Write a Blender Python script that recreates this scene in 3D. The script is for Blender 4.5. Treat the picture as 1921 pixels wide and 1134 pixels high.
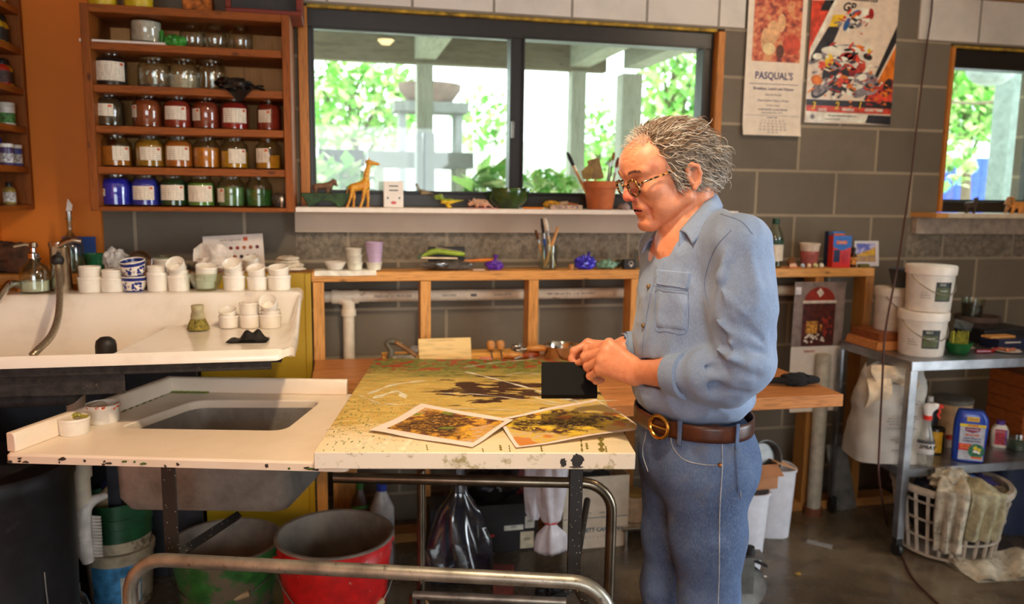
import bpy,bmesh,math,random
import numpy as np
from mathutils import Vector,Matrix,noise
for _o in list(bpy.data.objects):
 bpy.data.objects.remove(_o)
scene=bpy.context.scene
COL=scene.collection
PI=math.pi
# ------------------------------------------------------------------ camera
CAMH=1.435
M3=((0.976591,-0.015862,0.214518),(-0.214642,-0.13714,0.967017),(0.01408,-0.990425,-0.137335))
FPX,CX,CY=1494.1,960.5,567.0
cam_data=bpy.data.cameras.new('camera')
cam=bpy.data.objects.new('camera',cam_data)
COL.objects.link(cam)
cam.matrix_world=Matrix(((M3[0][0],-M3[0][1],-M3[0][2],0),(M3[1][0],-M3[1][1],-M3[1][2],0),(M3[2][0],-M3[2][1],-M3[2][2],CAMH),(0,0,0,1)))
cam_data.sensor_width=36.0
cam_data.lens=FPX/1921*36.0
cam_data.clip_start=0.05
cam_data.clip_end=200
cam_data.dof.use_dof=True
cam_data.dof.focus_distance=1.9
cam_data.dof.aperture_fstop=2.6
scene.camera=cam
scene.cycles.transparent_max_bounces=48
# ------------------------------------------------------------------ colour, world, lights
scene.view_settings.view_transform='Standard'
scene.view_settings.look='None'
scene.view_settings.gamma=1.0
scene.view_settings.use_curve_mapping=False
scene.view_settings.exposure=0.0
world=bpy.data.worlds.new('overcast_sky')
scene.world=world
world.use_nodes=True
_bg=world.node_tree.nodes['Background']
_bg.inputs[0].default_value=(0.86,0.95,1.0,1)
_bg.inputs[1].default_value=6.5
def lamp(name,kind,loc,energy,color,size=0.1,target=None,spot=1.2,blend=0.5,sy=None):
 d=bpy.data.lights.new(name,kind)
 d.energy=energy
 d.color=color
 if kind=='AREA':
  d.size=size
  if sy:
   d.shape='RECTANGLE';d.size_y=sy
 else:
  d.shadow_soft_size=size
 if kind=='SPOT':
  d.spot_size=spot;d.spot_blend=blend
 o=bpy.data.objects.new(name,d)
 COL.objects.link(o)
 o.location=loc
 if target is not None:
  o.rotation_euler=(Vector(target)-Vector(loc)).to_track_quat('-Z','Y').to_euler()
 return o
WARM=(1.0,0.78,0.52)
COOL=(0.80,0.90,1.0)
lamp('work_lamp_light','SPOT',(0.34,1.35,2.36),96,WARM,0.05,(0.0,2.25,0.8),1.7,0.9)
lamp('front_fill_light','SPOT',(0.10,0.60,2.30),24,(1.0,0.76,0.50),0.05,(0.72,1.90,1.05),1.15,0.9)  # added fill spot without a lamp body, brightens the man's face and the board
lamp('wall_lamp_light','POINT',(2.05,2.3,2.42),12,WARM,0.06)
lamp('sky_through_big_door','AREA',(4.3,0.9,1.3),62,COOL,2.6,(1.2,2.1,0.9),sy=2.0)
lamp('rear_fill_light','AREA',(-0.4,-2.6,1.7),15,(1.0,0.94,0.88),2.5,(0.3,2.5,1.0),sy=1.6)  # added front fill from behind the camera, no such source seen
# ------------------------------------------------------------------ photo pixel -> point in the room
def ray(px,py):
 a,b,c=px-CX,py-CY,FPX
 return Vector([M3[i][0]*a+M3[i][1]*b+M3[i][2]*c for i in range(3)])
def at_y(px,py,Y):
 d=ray(px,py);t=Y/d.y
 return Vector((d.x*t,Y,CAMH+d.z*t))
def at_z(px,py,Z):
 d=ray(px,py);t=(Z-CAMH)/d.z
 return Vector((d.x*t,d.y*t,Z))
def at_x(px,py,X):
 d=ray(px,py);t=X/d.x
 return Vector((X,d.y*t,CAMH+d.z*t))
RIGHT=Vector((0.97627,-0.21657,0));FWD=Vector((0.21657,0.97627,0))
def at_d(px,py,d):
 r=ray(px,py);t=d/r.dot(FWD)
 return Vector((r.x*t,r.y*t,CAMH+r.z*t))
CAMROT=math.atan2(-0.21657,0.97627)
# ------------------------------------------------------------------ materials
def lin(c):
 return tuple((x/255/12.92 if x/255<=0.04045 else((x/255+0.055)/1.055)**2.4)for x in c)+(1,)
class N:
 def __init__(s,name):
  s.m=bpy.data.materials.new(name);s.m.use_nodes=True
  s.t=s.m.node_tree;s.b=s.t.nodes['Principled BSDF'];s.out=s.t.nodes['Material Output']
  s._obj=None
 def node(s,kind,**kw):
  n=s.t.nodes.new(kind)
  for k,v in kw.items():setattr(n,k,v)
  return n
 def link(s,a,b):s.t.links.new(a,b)
 def setin(s,sock,v):
  if isinstance(v,bpy.types.NodeSocket):s.link(v,sock)
  elif v is not None:sock.default_value=v
 def obj(s):
  if s._obj is None:s._obj=s.node('ShaderNodeTexCoord').outputs['Object']
  return s._obj
 def geo(s):return s.node('ShaderNodeNewGeometry').outputs['Position']
 def mapv(s,scale=(1,1,1),loc=(0,0,0),rot=(0,0,0),vec=None):
  n=s.node('ShaderNodeMapping');s.link(vec or s.obj(),n.inputs[0])
  n.inputs[1].default_value=loc;n.inputs[2].default_value=rot;n.inputs[3].default_value=scale
  return n.outputs[0]
 def noise(s,scale,detail=4,rough=0.55,vec=None,dist=0):
  n=s.node('ShaderNodeTexNoise');s.link(vec or s.obj(),n.inputs['Vector'])
  n.inputs['Scale'].default_value=scale;n.inputs['Detail'].default_value=detail
  n.inputs['Roughness'].default_value=rough;n.inputs['Distortion'].default_value=dist
  return n.outputs['Fac']
 def voro(s,scale,vec=None,out='Distance',feature='F1'):
  n=s.node('ShaderNodeTexVoronoi',feature=feature);s.link(vec or s.obj(),n.inputs['Vector'])
  n.inputs['Scale'].default_value=scale
  return n.outputs[out]
 def ramp(s,fac,stops,const=False):
  n=s.node('ShaderNodeValToRGB');s.link(fac,n.inputs[0])
  e=n.color_ramp.elements
  if const:n.color_ramp.interpolation='CONSTANT'
  while len(e)<len(stops):e.new(0.5)
  for i,(p,c)in enumerate(stops):
   e[i].position=p
   e[i].color=c if len(c)==4 else lin(c)
  return n.outputs[0]
 def mask(s,fac,lo,hi):
  n=s.node('ShaderNodeMapRange');s.link(fac,n.inputs[0])
  n.inputs[1].default_value=lo;n.inputs[2].default_value=hi
  return n.outputs[0]
 def mix(s,f,a,b,mode='MIX'):
  n=s.node('ShaderNodeMix',data_type='RGBA',blend_type=mode)
  s.setin(n.inputs[0],f)
  for sock,v in((n.inputs[6],a),(n.inputs[7],b)):
   s.setin(sock,lin(v)if isinstance(v,tuple)and len(v)==3 else v)
  return n.outputs[2]
 def math(s,op,a,b=None,clamp=False):
  n=s.node('ShaderNodeMath',operation=op,use_clamp=clamp)
  s.setin(n.inputs[0],a);s.setin(n.inputs[1],b)
  return n.outputs[0]
 def sep(s,vec=None):
  n=s.node('ShaderNodeSeparateXYZ');s.link(vec or s.obj(),n.inputs[0]);return n.outputs
 def comb(s,x,y,z):
  n=s.node('ShaderNodeCombineXYZ')
  for i,v in enumerate((x,y,z)):s.setin(n.inputs[i],v)
  return n.outputs[0]
 def bump(s,h,strength=0.3,dist=0.01):
  n=s.node('ShaderNodeBump');s.link(h,n.inputs['Height'])
  n.inputs['Strength'].default_value=strength;n.inputs['Distance'].default_value=dist
  s.link(n.outputs[0],s.b.inputs['Normal']);return n
 def base(s,v):s.setin(s.b.inputs['Base Color'],lin(v)if isinstance(v,tuple)and len(v)==3 else v)
 def rough(s,v):s.setin(s.b.inputs['Roughness'],v)
MATS={}
def mat(name,c,rough=0.55,metal=0.0,var=0.12,scale=25,bump=0.0,bscale=120,dark=None,coat=0,sheen=0,emit=0,sub=0,spec=None):
 """plain surface with a little tone variation and, if asked, stains (dark) and relief"""
 if name in MATS:return MATS[name]
 n=N(name)
 hi=tuple(min(255,x*(1+var))for x in c);lo=tuple(x*(1-var)for x in c)
 col=n.ramp(n.noise(scale),[(0.3,lo),(0.7,hi)])
 if dark:
  col=n.mix(n.mask(n.noise(dark[1],6,0.7),dark[2],dark[2]+0.08),col,dark[0])
 n.base(col);n.rough(rough);n.b.inputs['Metallic'].default_value=metal
 if spec is not None:n.b.inputs['Specular IOR Level'].default_value=spec
 if coat:n.b.inputs['Coat Weight'].default_value=coat
 if sheen:n.b.inputs['Sheen Weight'].default_value=sheen
 if sub:
  n.b.inputs['Subsurface Weight'].default_value=sub
  n.b.inputs['Subsurface Radius'].default_value=(0.01,0.004,0.002)
 if emit:
  n.b.inputs['Emission Color'].default_value=lin(c);n.b.inputs['Emission Strength'].default_value=emit
 if bump:n.bump(n.noise(bscale,5),bump,0.004)
 MATS[name]=n.m
 return n.m
def glassy(name,tint=(255,255,255),clear=0.85,rough=0.05,haze=0.0,hazecol=(200,205,200),hazescale=3,gloss=1.0):
 """thin glass or clear plastic: see-through, a Fresnel gloss, optional dusty film"""
 if name in MATS:return MATS[name]
 n=N(name);t=n.t
 tr=n.node('ShaderNodeBsdfTransparent');tr.inputs[0].default_value=lin(tint)
 gl=n.node('ShaderNodeBsdfGlossy');gl.inputs['Roughness'].default_value=rough
 lw=n.node('ShaderNodeLayerWeight');lw.inputs[0].default_value=0.5
 f=n.math('ADD',n.math('MULTIPLY',n.math('POWER',lw.outputs['Facing'],4.0),0.8),0.035)
 f=n.math('MULTIPLY',f,gloss)
 f=n.math('ADD',f,(1-clear)*0.12,True)
 mx=n.node('ShaderNodeMixShader');n.link(f,mx.inputs[0]);n.link(tr.outputs[0],mx.inputs[1]);n.link(gl.outputs[0],mx.inputs[2])
 last=mx.outputs[0]
 if haze:
  df=n.node('ShaderNodeBsdfDiffuse');df.inputs[0].default_value=lin(hazecol)
  tl=n.node('ShaderNodeBsdfTranslucent');tl.inputs[0].default_value=lin(hazecol)
  ad=n.node('ShaderNodeMixShader');ad.inputs[0].default_value=0.5
  n.link(df.outputs[0],ad.inputs[1]);n.link(tl.outputs[0],ad.inputs[2])
  m2=n.node('ShaderNodeMixShader')
  n.link(n.math('MULTIPLY',n.mask(n.noise(hazescale,5,0.6,dist=0.6),0.3,0.75),haze),m2.inputs[0])
  n.link(last,m2.inputs[1]);n.link(ad.outputs[0],m2.inputs[2]);last=m2.outputs[0]
 n.link(last,n.out.inputs[0])
 MATS[name]=n.m
 return n.m
def wood(name,c1,c2,scale=6,axis=0,rough=0.5,stretch=14,knots=True,coat=0):
 if name in MATS:return MATS[name]
 n=N(name)
 sc=[stretch]*3;sc[axis]=1
 v=n.mapv(tuple(sc))
 w=n.noise(scale/3,6,0.6,v,0.4)
 col=n.ramp(w,[(0.25,c2),(0.5,c1),(0.78,c2)])
 fine=n.noise(scale*3,3,0.5,v)
 col=n.mix(n.mask(fine,0.5,0.85),col,tuple(x*0.72 for x in c2))
 if knots:
  k=n.voro(5.0,n.mapv((1 if axis==0 else 2.2,1 if axis==1 else 2.2,1 if axis==2 else 2.2)))
  col=n.mix(n.math('MULTIPLY',n.mask(k,0.10,0.04),0.7),col,tuple(x*0.45 for x in c2))
 n.base(col);n.rough(rough);n.b.inputs['Specular IOR Level'].default_value=0.3
 if coat:n.b.inputs['Coat Weight'].default_value=coat
 n.bump(fine,0.12,0.002)
 MATS[name]=n.m
 return n.m
# ------------------------------------------------------------------ mesh building
def smoothpath(pts,sub=6,closed=False):
 P=[Vector(p)for p in pts];n=len(P);out=[]
 if n<3:return P
 rng=range(n)if closed else range(n-1)
 for i in rng:
  p0=P[(i-1)%n]if closed or i>0 else P[0]*2-P[1]
  p1=P[i];p2=P[(i+1)%n]
  p3=P[(i+2)%n]if closed or i+2<n else P[-1]*2-P[-2]
  for k in range(sub):
   t=k/sub
   out.append(0.5*((2*p1)+(p2-p0)*t+(2*p0-5*p1+4*p2-p3)*t*t+(3*p1-p0-3*p2+p3)*t*t*t))
 if not closed:out.append(P[-1])
 return out
class MB:
 def __init__(s):s.v=[];s.f=[];s.mi=[];s.sm=[];s.cur=0
 def mat(s,i):s.cur=i;return s
 def add(s,v,f,smooth=True,T=None):
  o=len(s.v)
  s.v+=[tuple(T@Vector(p))for p in v]if T is not None else[tuple(p)for p in v]
  for q in f:
   s.f.append([i+o for i in q]);s.mi.append(s.cur);s.sm.append(smooth)
  return s
 def box(s,c,d,rz=0,R=None,taper=1.0):
  x,y,z=d[0]/2,d[1]/2,d[2]/2;t=taper
  v=[(-x,-y,-z),(x,-y,-z),(x,y,-z),(-x,y,-z),(-x*t,-y*t,z),(x*t,-y*t,z),(x*t,y*t,z),(-x*t,y*t,z)]
  T=Matrix.Translation(c)@(R.to_4x4()if R is not None else Matrix.Rotation(rz,4,'Z'))
  return s.add(v,[(0,3,2,1),(4,5,6,7),(0,1,5,4),(1,2,6,5),(2,3,7,6),(3,0,4,7)],False,T)
 def box2(s,lo,hi):
  return s.box([(a+b)/2 for a,b in zip(lo,hi)],[abs(b-a)for a,b in zip(lo,hi)])
 def lathe(s,prof,c=(0,0,0),n=24,R=None,ribs=0,rib=0.0,smooth=True,sx=1.0,sy=1.0,a0=0,a1=2*PI):
  v=[];f=[];full=abs(a1-a0-2*PI)<1e-6
  m=n if full else n+1
  for(r,z)in prof:
   for k in range(m):
    a=a0+(a1-a0)*k/n
    rr=r*(1+rib*(1 if(k*ribs//n)%2 else-1))if ribs else r
    v.append((rr*math.cos(a)*sx,rr*math.sin(a)*sy,z))
  for i in range(len(prof)-1):
   for k in range(n):
    k2=(k+1)%m
    f.append((i*m+k,i*m+k2,(i+1)*m+k2,(i+1)*m+k))
  T=Matrix.Translation(c)@(R.to_4x4()if R is not None else Matrix())
  return s.add(v,f,smooth,T)
 def cyl(s,p0,p1,r0,r1=None,n=16,caps=True):
  p0,p1=Vector(p0),Vector(p1);r1=r0 if r1 is None else r1
  L=(p1-p0).length
  R=(p1-p0).to_track_quat('Z','Y').to_matrix()
  pr=([(0,0)]if caps else[])+[(r0,0),(r1,L)]+([(0,L)]if caps else[])
  return s.lathe(pr,p0,n,R)
 def tube(s,pts,r,n=8,sub=0,closed=False,flat=1.0,caps=True):
  P=smoothpath(pts,sub,closed)if sub else[Vector(p)for p in pts]
  m=len(P)
  if not hasattr(r,'__len__'):rr=[r]*m
  else:
   rr=[r[min(int(i/(m-1)*(len(r)-1)),len(r)-2)]*(1-(i/(m-1)*(len(r)-1)-min(int(i/(m-1)*(len(r)-1)),len(r)-2)))+r[min(int(i/(m-1)*(len(r)-1)),len(r)-2)+1]*(i/(m-1)*(len(r)-1)-min(int(i/(m-1)*(len(r)-1)),len(r)-2))for i in range(m)]
  v=[];f=[];nv=None
  for i in range(m):
   a=P[(i+1)%m]if closed or i<m-1 else P[i]
   b=P[(i-1)%m]if closed or i>0 else P[i]
   t=(a-b)
   t=t.normalized()if t.length>1e-9 else Vector((0,0,1))
   if nv is None:
    nv=t.orthogonal().normalized()
    if abs(t.z)<0.95:
     nv=(Vector((0,0,1))-t*t.z).normalized()
   else:
    nv=nv-t*nv.dot(t)
    nv=nv.normalized()if nv.length>1e-9 else t.orthogonal().normalized()
   bv=t.cross(nv)
   for k in range(n):
    an=2*PI*k/n
    v.append(P[i]+nv*(math.cos(an)*rr[i]*flat)+bv*(math.sin(an)*rr[i]))
  for i in range(m if closed else m-1):
   i2=(i+1)%m
   for k in range(n):
    k2=(k+1)%n
    f.append((i*n+k,i2*n+k,i2*n+k2,i*n+k2))
  if caps and not closed:
   f.append(tuple(range(n)));f.append(tuple(range((m-1)*n,m*n))[::-1])
  return s.add(v,f,True)
 def ell(s,c,r,n=12,R=None):
  if not hasattr(r,'__len__'):r=(r,r,r)
  pr=[(math.sin(PI*i/n),-math.cos(PI*i/n))for i in range(n+1)]
  v=[];f=[];m=2*n
  for(a,z)in pr:
   for k in range(m):v.append((a*math.cos(2*PI*k/m)*r[0],a*math.sin(2*PI*k/m)*r[1],z*r[2]))
  for i in range(n):
   for k in range(m):f.append((i*m+k,i*m+(k+1)%m,(i+1)*m+(k+1)%m,(i+1)*m+k))
  return s.add(v,f,True,Matrix.Translation(c)@(R.to_4x4()if R is not None else Matrix()))
 def blob(s,c,r,seed=0,amp=0.25,freq=2.2,n=16,ridge=False,flatz=None):
  if not hasattr(r,'__len__'):r=(r,r,r)
  v=[];f=[];m=2*n;off=Vector((seed*3.7,seed*1.3,seed*7.1))
  for i in range(n+1):
   for k in range(m):
    p=Vector((math.sin(PI*i/n)*math.cos(2*PI*k/m),math.sin(PI*i/n)*math.sin(2*PI*k/m),-math.cos(PI*i/n)))
    d=noise.fractal(p*freq+off,0.9,2.1,3)
    if ridge:d=0.5-abs(d)*1.6
    q=Vector((p.x*r[0],p.y*r[1],p.z*r[2]))*(1+amp*d)
    if flatz is not None and q.z<flatz:q.z=flatz
    v.append(q)
  for i in range(n):
   for k in range(m):f.append((i*m+k,i*m+(k+1)%m,(i+1)*m+(k+1)%m,(i+1)*m+k))
  return s.add(v,f,True,Matrix.Translation(c))
 def prism(s,outline,h,T=None,smooth=False):
  n=len(outline)
  v=[(x,y,0)for x,y in outline]+[(x,y,h)for x,y in outline]
  f=[tuple(range(n))[::-1],tuple(range(n,2*n))]+[(i,(i+1)%n,n+(i+1)%n,n+i)for i in range(n)]
  return s.add(v,f,smooth,T)
 def grid(s,fn,nu,nv,smooth=True):
  v=[fn(i/nu,j/nv)for j in range(nv+1)for i in range(nu+1)]
  f=[(j*(nu+1)+i,j*(nu+1)+i+1,(j+1)*(nu+1)+i+1,(j+1)*(nu+1)+i)for j in range(nv)for i in range(nu)]
  return s.add(v,f,smooth)
 def sheet(s,fn,nu,nv,th):
  """a cloth or paper surface with thickness th (downwards along z)"""
  a=[Vector(fn(i/nu,j/nv))for j in range(nv+1)for i in range(nu+1)]
  w=nu+1;N_=len(a);v=a+[p-Vector((0,0,th))for p in a]
  f=[(j*w+i,j*w+i+1,(j+1)*w+i+1,(j+1)*w+i)for j in range(nv)for i in range(nu)]
  f+=[tuple(N_+k for k in q[::-1])for q in f]
  edge=[i for i in range(w)]+[j*w+nu for j in range(1,nv+1)]+[nv*w+i for i in range(nu-1,-1,-1)]+[j*w for j in range(nv-1,0,-1)]
  f+=[(edge[k],N_+edge[k],N_+edge[(k+1)%len(edge)],edge[(k+1)%len(edge)])for k in range(len(edge))]
  return s.add(v,f,True)
 def mesh(s,name,mats,sharp=38):
  me=bpy.data.meshes.new(name)
  me.from_pydata(s.v,[],s.f)
  for m in(mats if isinstance(mats,(list,tuple))else[mats]):me.materials.append(m)
  me.polygons.foreach_set('material_index',s.mi)
  me.polygons.foreach_set('use_smooth',s.sm)
  me.update()
  bm=bmesh.new();bm.from_mesh(me)
  bmesh.ops.remove_doubles(bm,verts=bm.verts,dist=1e-6)
  bmesh.ops.recalc_face_normals(bm,faces=bm.faces)
  bm.to_mesh(me);bm.free()
  me.set_sharp_from_angle(angle=math.radians(sharp))
  return me
def link(o,parent=None):
 COL.objects.link(o)
 if parent is not None:o.parent=parent
 return o
def part(parent,name,mb,mats,loc=(0,0,0),bevel=0,label=None,subsurf=0,kind=None,sharp=38):
 o=link(bpy.data.objects.new(name,mb.mesh(name,mats,sharp)),parent)
 o.location=loc
 if bevel:
  b=o.modifiers.new('bevel','BEVEL');b.width=bevel;b.segments=2;b.limit_method='ANGLE';b.angle_limit=0.7
 if subsurf:
  b=o.modifiers.new('sub','SUBSURF');b.levels=subsurf;b.render_levels=subsurf
 if label:o['label']=label
 if kind:o['kind']=kind
 return o
def tag(o,label,cat,group=None,kind=None):
 if label:o['label']=label
 if cat:o['category']=cat
 if group:o['group']=group
 if kind:o['kind']=kind
 return o
def thing(name,label,cat,loc=(0,0,0),rz=0,group=None):
 o=link(bpy.data.objects.new(name,None));o.location=loc;o.rotation_euler=(0,0,rz)
 o.empty_display_size=0.02
 return tag(o,label,cat,group)
def solo(name,label,cat,mb,mats,loc=(0,0,0),rz=0,group=None,bevel=0,kind=None,subsurf=0,sharp=38):
 o=part(None,name,mb,mats,loc,bevel,None,subsurf,None,sharp);o.rotation_euler=(0,0,rz)
 return tag(o,label,cat,group,kind)
def struct(name,mb,mats,bevel=0,sharp=38):
 o=part(None,name,mb,mats,(0,0,0),bevel,None,0,None,sharp);o['kind']='structure';return o
def dup(root,loc,label=None,rz=None,rot=None,scale=None,group=None):
 def rec(o,p):
  c=o.copy();COL.objects.link(c)
  if p is not None:c.parent=p
  for ch in o.children:rec(ch,c)
  return c
 c=rec(root,None);c.location=loc
 if rz is not None:c.rotation_euler=(0,0,rz)
 if rot is not None:c.rotation_euler=rot
 if scale is not None:c.scale=scale if hasattr(scale,'__len__')else(scale,)*3
 if label:c['label']=label
 if group:c['group']=group
 return c
def text_mesh(txt,size,depth=0.0004,bold=0.0,align='CENTER',squash=1.0,shear=0.0):
 c=bpy.data.curves.new('lettering','FONT');c.body=txt;c.size=size;c.extrude=depth
 c.align_x=align;c.align_y='CENTER';c.offset=bold;c.shear=shear;c.resolution_u=2
 o=bpy.data.objects.new('lettering',c);COL.objects.link(o)
 dg=bpy.context.evaluated_depsgraph_get()
 me=bpy.data.meshes.new_from_object(o.evaluated_get(dg))
 bpy.data.objects.remove(o);bpy.data.curves.remove(c)
 for v in me.vertices:v.co.x*=squash
 me.materials.clear()
 return me
FACE_CAM=Matrix.Rotation(PI/2,4,'X')
def lettering(parent,txt,size,m,loc,T=None,depth=0.0004,bold=0.0,align='CENTER',squash=1.0,shear=0.0,name='lettering'):
 me=text_mesh(txt,size,depth,bold,align,squash,shear)
 me.transform(Matrix.Translation(loc)@(T if T is not None else FACE_CAM))
 me.materials.append(m)
 o=link(bpy.data.objects.new(name,me),parent)
 return o
def wrap(o,r,cz=None):
 """bend a lettering laid in the xz plane (facing -y) round a cylinder of radius r about the thing's z axis"""
 for v in o.data.vertices:
  a=v.co.x/r;rr=r-v.co.y*1.0 if False else r+(-v.co.y)
  v.co.x,v.co.y=rr*math.sin(a),-rr*math.cos(a)
 return o
# ------------------------------------------------------------------ smooth solids for bodies and figurines
import openvdb
class SDF:
 """a solid blended from round cones and ellipsoids, turned into one continuous skin"""
 def __init__(s,xs,ys,zs):
  s.ax=[np.asarray(a,np.float32)for a in(xs,ys,zs)]
  s.D=np.full([len(a)for a in s.ax],0.5,np.float32)
 @staticmethod
 def box(lo,hi,res):
  return SDF(*[np.arange(lo[i],hi[i]+res,res)for i in range(3)])
 def _sub(s,lo,hi,m):
  sl=[]
  for i in range(3):
   a=max(0,int(np.searchsorted(s.ax[i],lo[i]-m))-1);b=min(len(s.ax[i]),int(np.searchsorted(s.ax[i],hi[i]+m))+1)
   if b<=a:return None
   sl.append(slice(a,b))
  sl=tuple(sl)
  P=[s.ax[i][sl[i]].reshape([-1 if j==i else 1 for j in range(3)])for i in range(3)]
  return sl,P
 def _join(s,sl,d,k,mode):
  D=s.D[sl]
  if mode=='add':
   h=np.clip(0.5+0.5*(D-d)/k,0,1);s.D[sl]=D*(1-h)+d*h-k*h*(1-h)
  else:
   h=np.clip(0.5-0.5*(D+d)/k,0,1);s.D[sl]=D*(1-h)-d*h+k*h*(1-h)
 def cap(s,a,b,ra,rb=None,k=0.01,mode='add',m=0.05):
  rb=ra if rb is None else rb
  a,b=np.array(a,np.float32),np.array(b,np.float32);r=max(ra,rb)
  q=s._sub(np.minimum(a,b)-r,np.maximum(a,b)+r,m+k)
  if q is None:return s
  sl,(X,Y,Z)=q;ba=b-a;L=max(float(ba@ba),1e-9)
  t=np.clip(((X-a[0])*ba[0]+(Y-a[1])*ba[1]+(Z-a[2])*ba[2])/L,0,1)
  d=np.sqrt((X-a[0]-ba[0]*t)**2+(Y-a[1]-ba[1]*t)**2+(Z-a[2]-ba[2]*t)**2)-(ra+(rb-ra)*t)
  s._join(sl,d,k,mode);return s
 def chain(s,pts,rs,k=0.01,mode='add'):
  for i in range(len(pts)-1):s.cap(pts[i],pts[i+1],rs[i],rs[i+1],k,mode)
  return s
 def ell(s,c,r,R=None,k=0.01,mode='add',m=0.05):
  c=np.array(c,np.float32);r=np.array(r if hasattr(r,'__len__')else(r,)*3,np.float32)
  rm=float(r.max());q=s._sub(c-rm,c+rm,m+k)
  if q is None:return s
  sl,(X,Y,Z)=q;X,Y,Z=X-c[0],Y-c[1],Z-c[2]
  if R is not None:
   A=np.array(R,np.float32).T
   X,Y,Z=(A[0][0]*X+A[0][1]*Y+A[0][2]*Z,A[1][0]*X+A[1][1]*Y+A[1][2]*Z,A[2][0]*X+A[2][1]*Y+A[2][2]*Z)
  k0=np.sqrt((X/r[0])**2+(Y/r[1])**2+(Z/r[2])**2);k1=np.sqrt((X/r[0]**2)**2+(Y/r[1]**2)**2+(Z/r[2]**2)**2)
  d=np.where(k0<1e-4,-float(r.min()),k0*(k0-1)/np.maximum(k1,1e-6)).astype(np.float32)
  s._join(sl,d,k,mode);return s
 def mb(s):
  g=openvdb.FloatGrid(0.5);g.copyFromArray(s.D.astype(np.float64)if False else s.D)
  p,q=g.convertToQuads(isovalue=0.0)
  p=np.stack([np.interp(p[:,i],np.arange(len(s.ax[i])),s.ax[i])for i in range(3)],1)
  return p,q
def np_mesh(name,p,q,mats,smooth=2,mi=None):
 me=bpy.data.meshes.new(name)
 p=p.copy()
 for _ in range(smooth):
  acc=np.zeros_like(p);cnt=np.zeros(len(p))
  for i in range(4):
   a,b=q[:,i],q[:,(i+1)%4]
   np.add.at(acc,a,p[b]);np.add.at(cnt,a,1);np.add.at(acc,b,p[a]);np.add.at(cnt,b,1)
  p=0.5*p+0.5*acc/np.maximum(cnt,1)[:,None]
 me.from_pydata(p.tolist(),[],q.tolist())
 for m in(mats if isinstance(mats,(list,tuple))else[mats]):me.materials.append(m)
 if mi is not None:me.polygons.foreach_set('material_index',mi)
 me.polygons.foreach_set('use_smooth',[True]*len(q));me.update()
 return me
# ================================================================== the room
def block_material(name,c1,c2,mort,width=0.4064,row=0.2032,xo=0.05,zo=0.125,rough_strip=True,mort_size=0.007):
 n=N(name)
 s=n.sep(n.geo())
 v=n.comb(n.math('SUBTRACT',s[0],xo),n.math('SUBTRACT',s[2],zo),0.0)
 b=n.node('ShaderNodeTexBrick');n.link(v,b.inputs['Vector'])
 b.offset=0.5
 for k,val in(('Color1',lin(c1)),('Color2',lin(c2)),('Mortar',lin(mort)),('Scale',1.0),('Mortar Size',mort_size),('Mortar Smooth',0.2),('Bias',0.0),('Brick Width',width),('Row Height',row)):
  b.inputs[k].default_value=val
 big=n.noise(3.5,5,0.6,n.geo())
 col=n.mix(n.math('MULTIPLY',n.mask(big,0.45,0.75),0.35),b.outputs['Color'],tuple(x*0.62 for x in c1))
 fine=n.noise(260,4,0.7,n.geo())
 col=n.mix(n.math('MULTIPLY',n.mask(fine,0.5,0.8),0.3),col,tuple(min(255,x*1.35)for x in c1))
 h=n.math('ADD',n.math('MULTIPLY',fine,0.12),n.math('MULTIPLY',b.outputs['Fac'],-0.35))
 if rough_strip:
  m=n.math('MULTIPLY',n.math('GREATER_THAN',s[2],1.141),n.math('LESS_THAN',s[2],1.30))
  m=n.math('MULTIPLY',m,n.math('ADD',n.math('LESS_THAN',s[0],1.35),n.math('GREATER_THAN',s[0],2.69)))
  m=n.math('MULTIPLY',m,n.math('GREATER_THAN',s[0],-0.16))
  split=n.noise(38,6,0.75,n.geo())
  h=n.math('ADD',h,n.math('MULTIPLY',n.math('MULTIPLY',split,m),2.2))
  col=n.mix(n.math('MULTIPLY',n.math('MULTIPLY',n.mask(split,0.4,0.62),m),0.55),col,tuple(min(255,x*1.5)for x in c1))
 n.base(col);n.rough(0.92);n.bump(h,0.6,0.006)
 return n.m
m_block=block_material('concrete_block',(126,114,98),(110,100,86),(166,150,126))
m_lintel=block_material('painted_lintel',(226,218,206),(216,208,198),(140,128,112),0.334,0.25,0.147,2.16,False,0.006)
m_orange=mat('orange_paint',(222,120,10),0.6,var=0.05,scale=2.5,bump=0.05)
WL,WR=-1.22,4.7
w=MB()
w.box2((WL-0.15,3.35,0),(WR,3.55,1.36))
w.box2((WL-0.15,3.35,2.157),(WR,3.55,2.5))
w.box2((WL-0.15,3.35,1.36),(-0.137,3.55,2.157))
w.box2((1.685,3.35,1.36),(2.842,3.55,2.157))
w.box2((3.45,3.35,1.36),(WR,3.55,2.157))
struct('wall_back',w,m_block)
w=MB();w.box2((WL-0.15,-3.2,0),(WL,3.35,2.5));struct('wall_left',w,m_orange)
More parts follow.
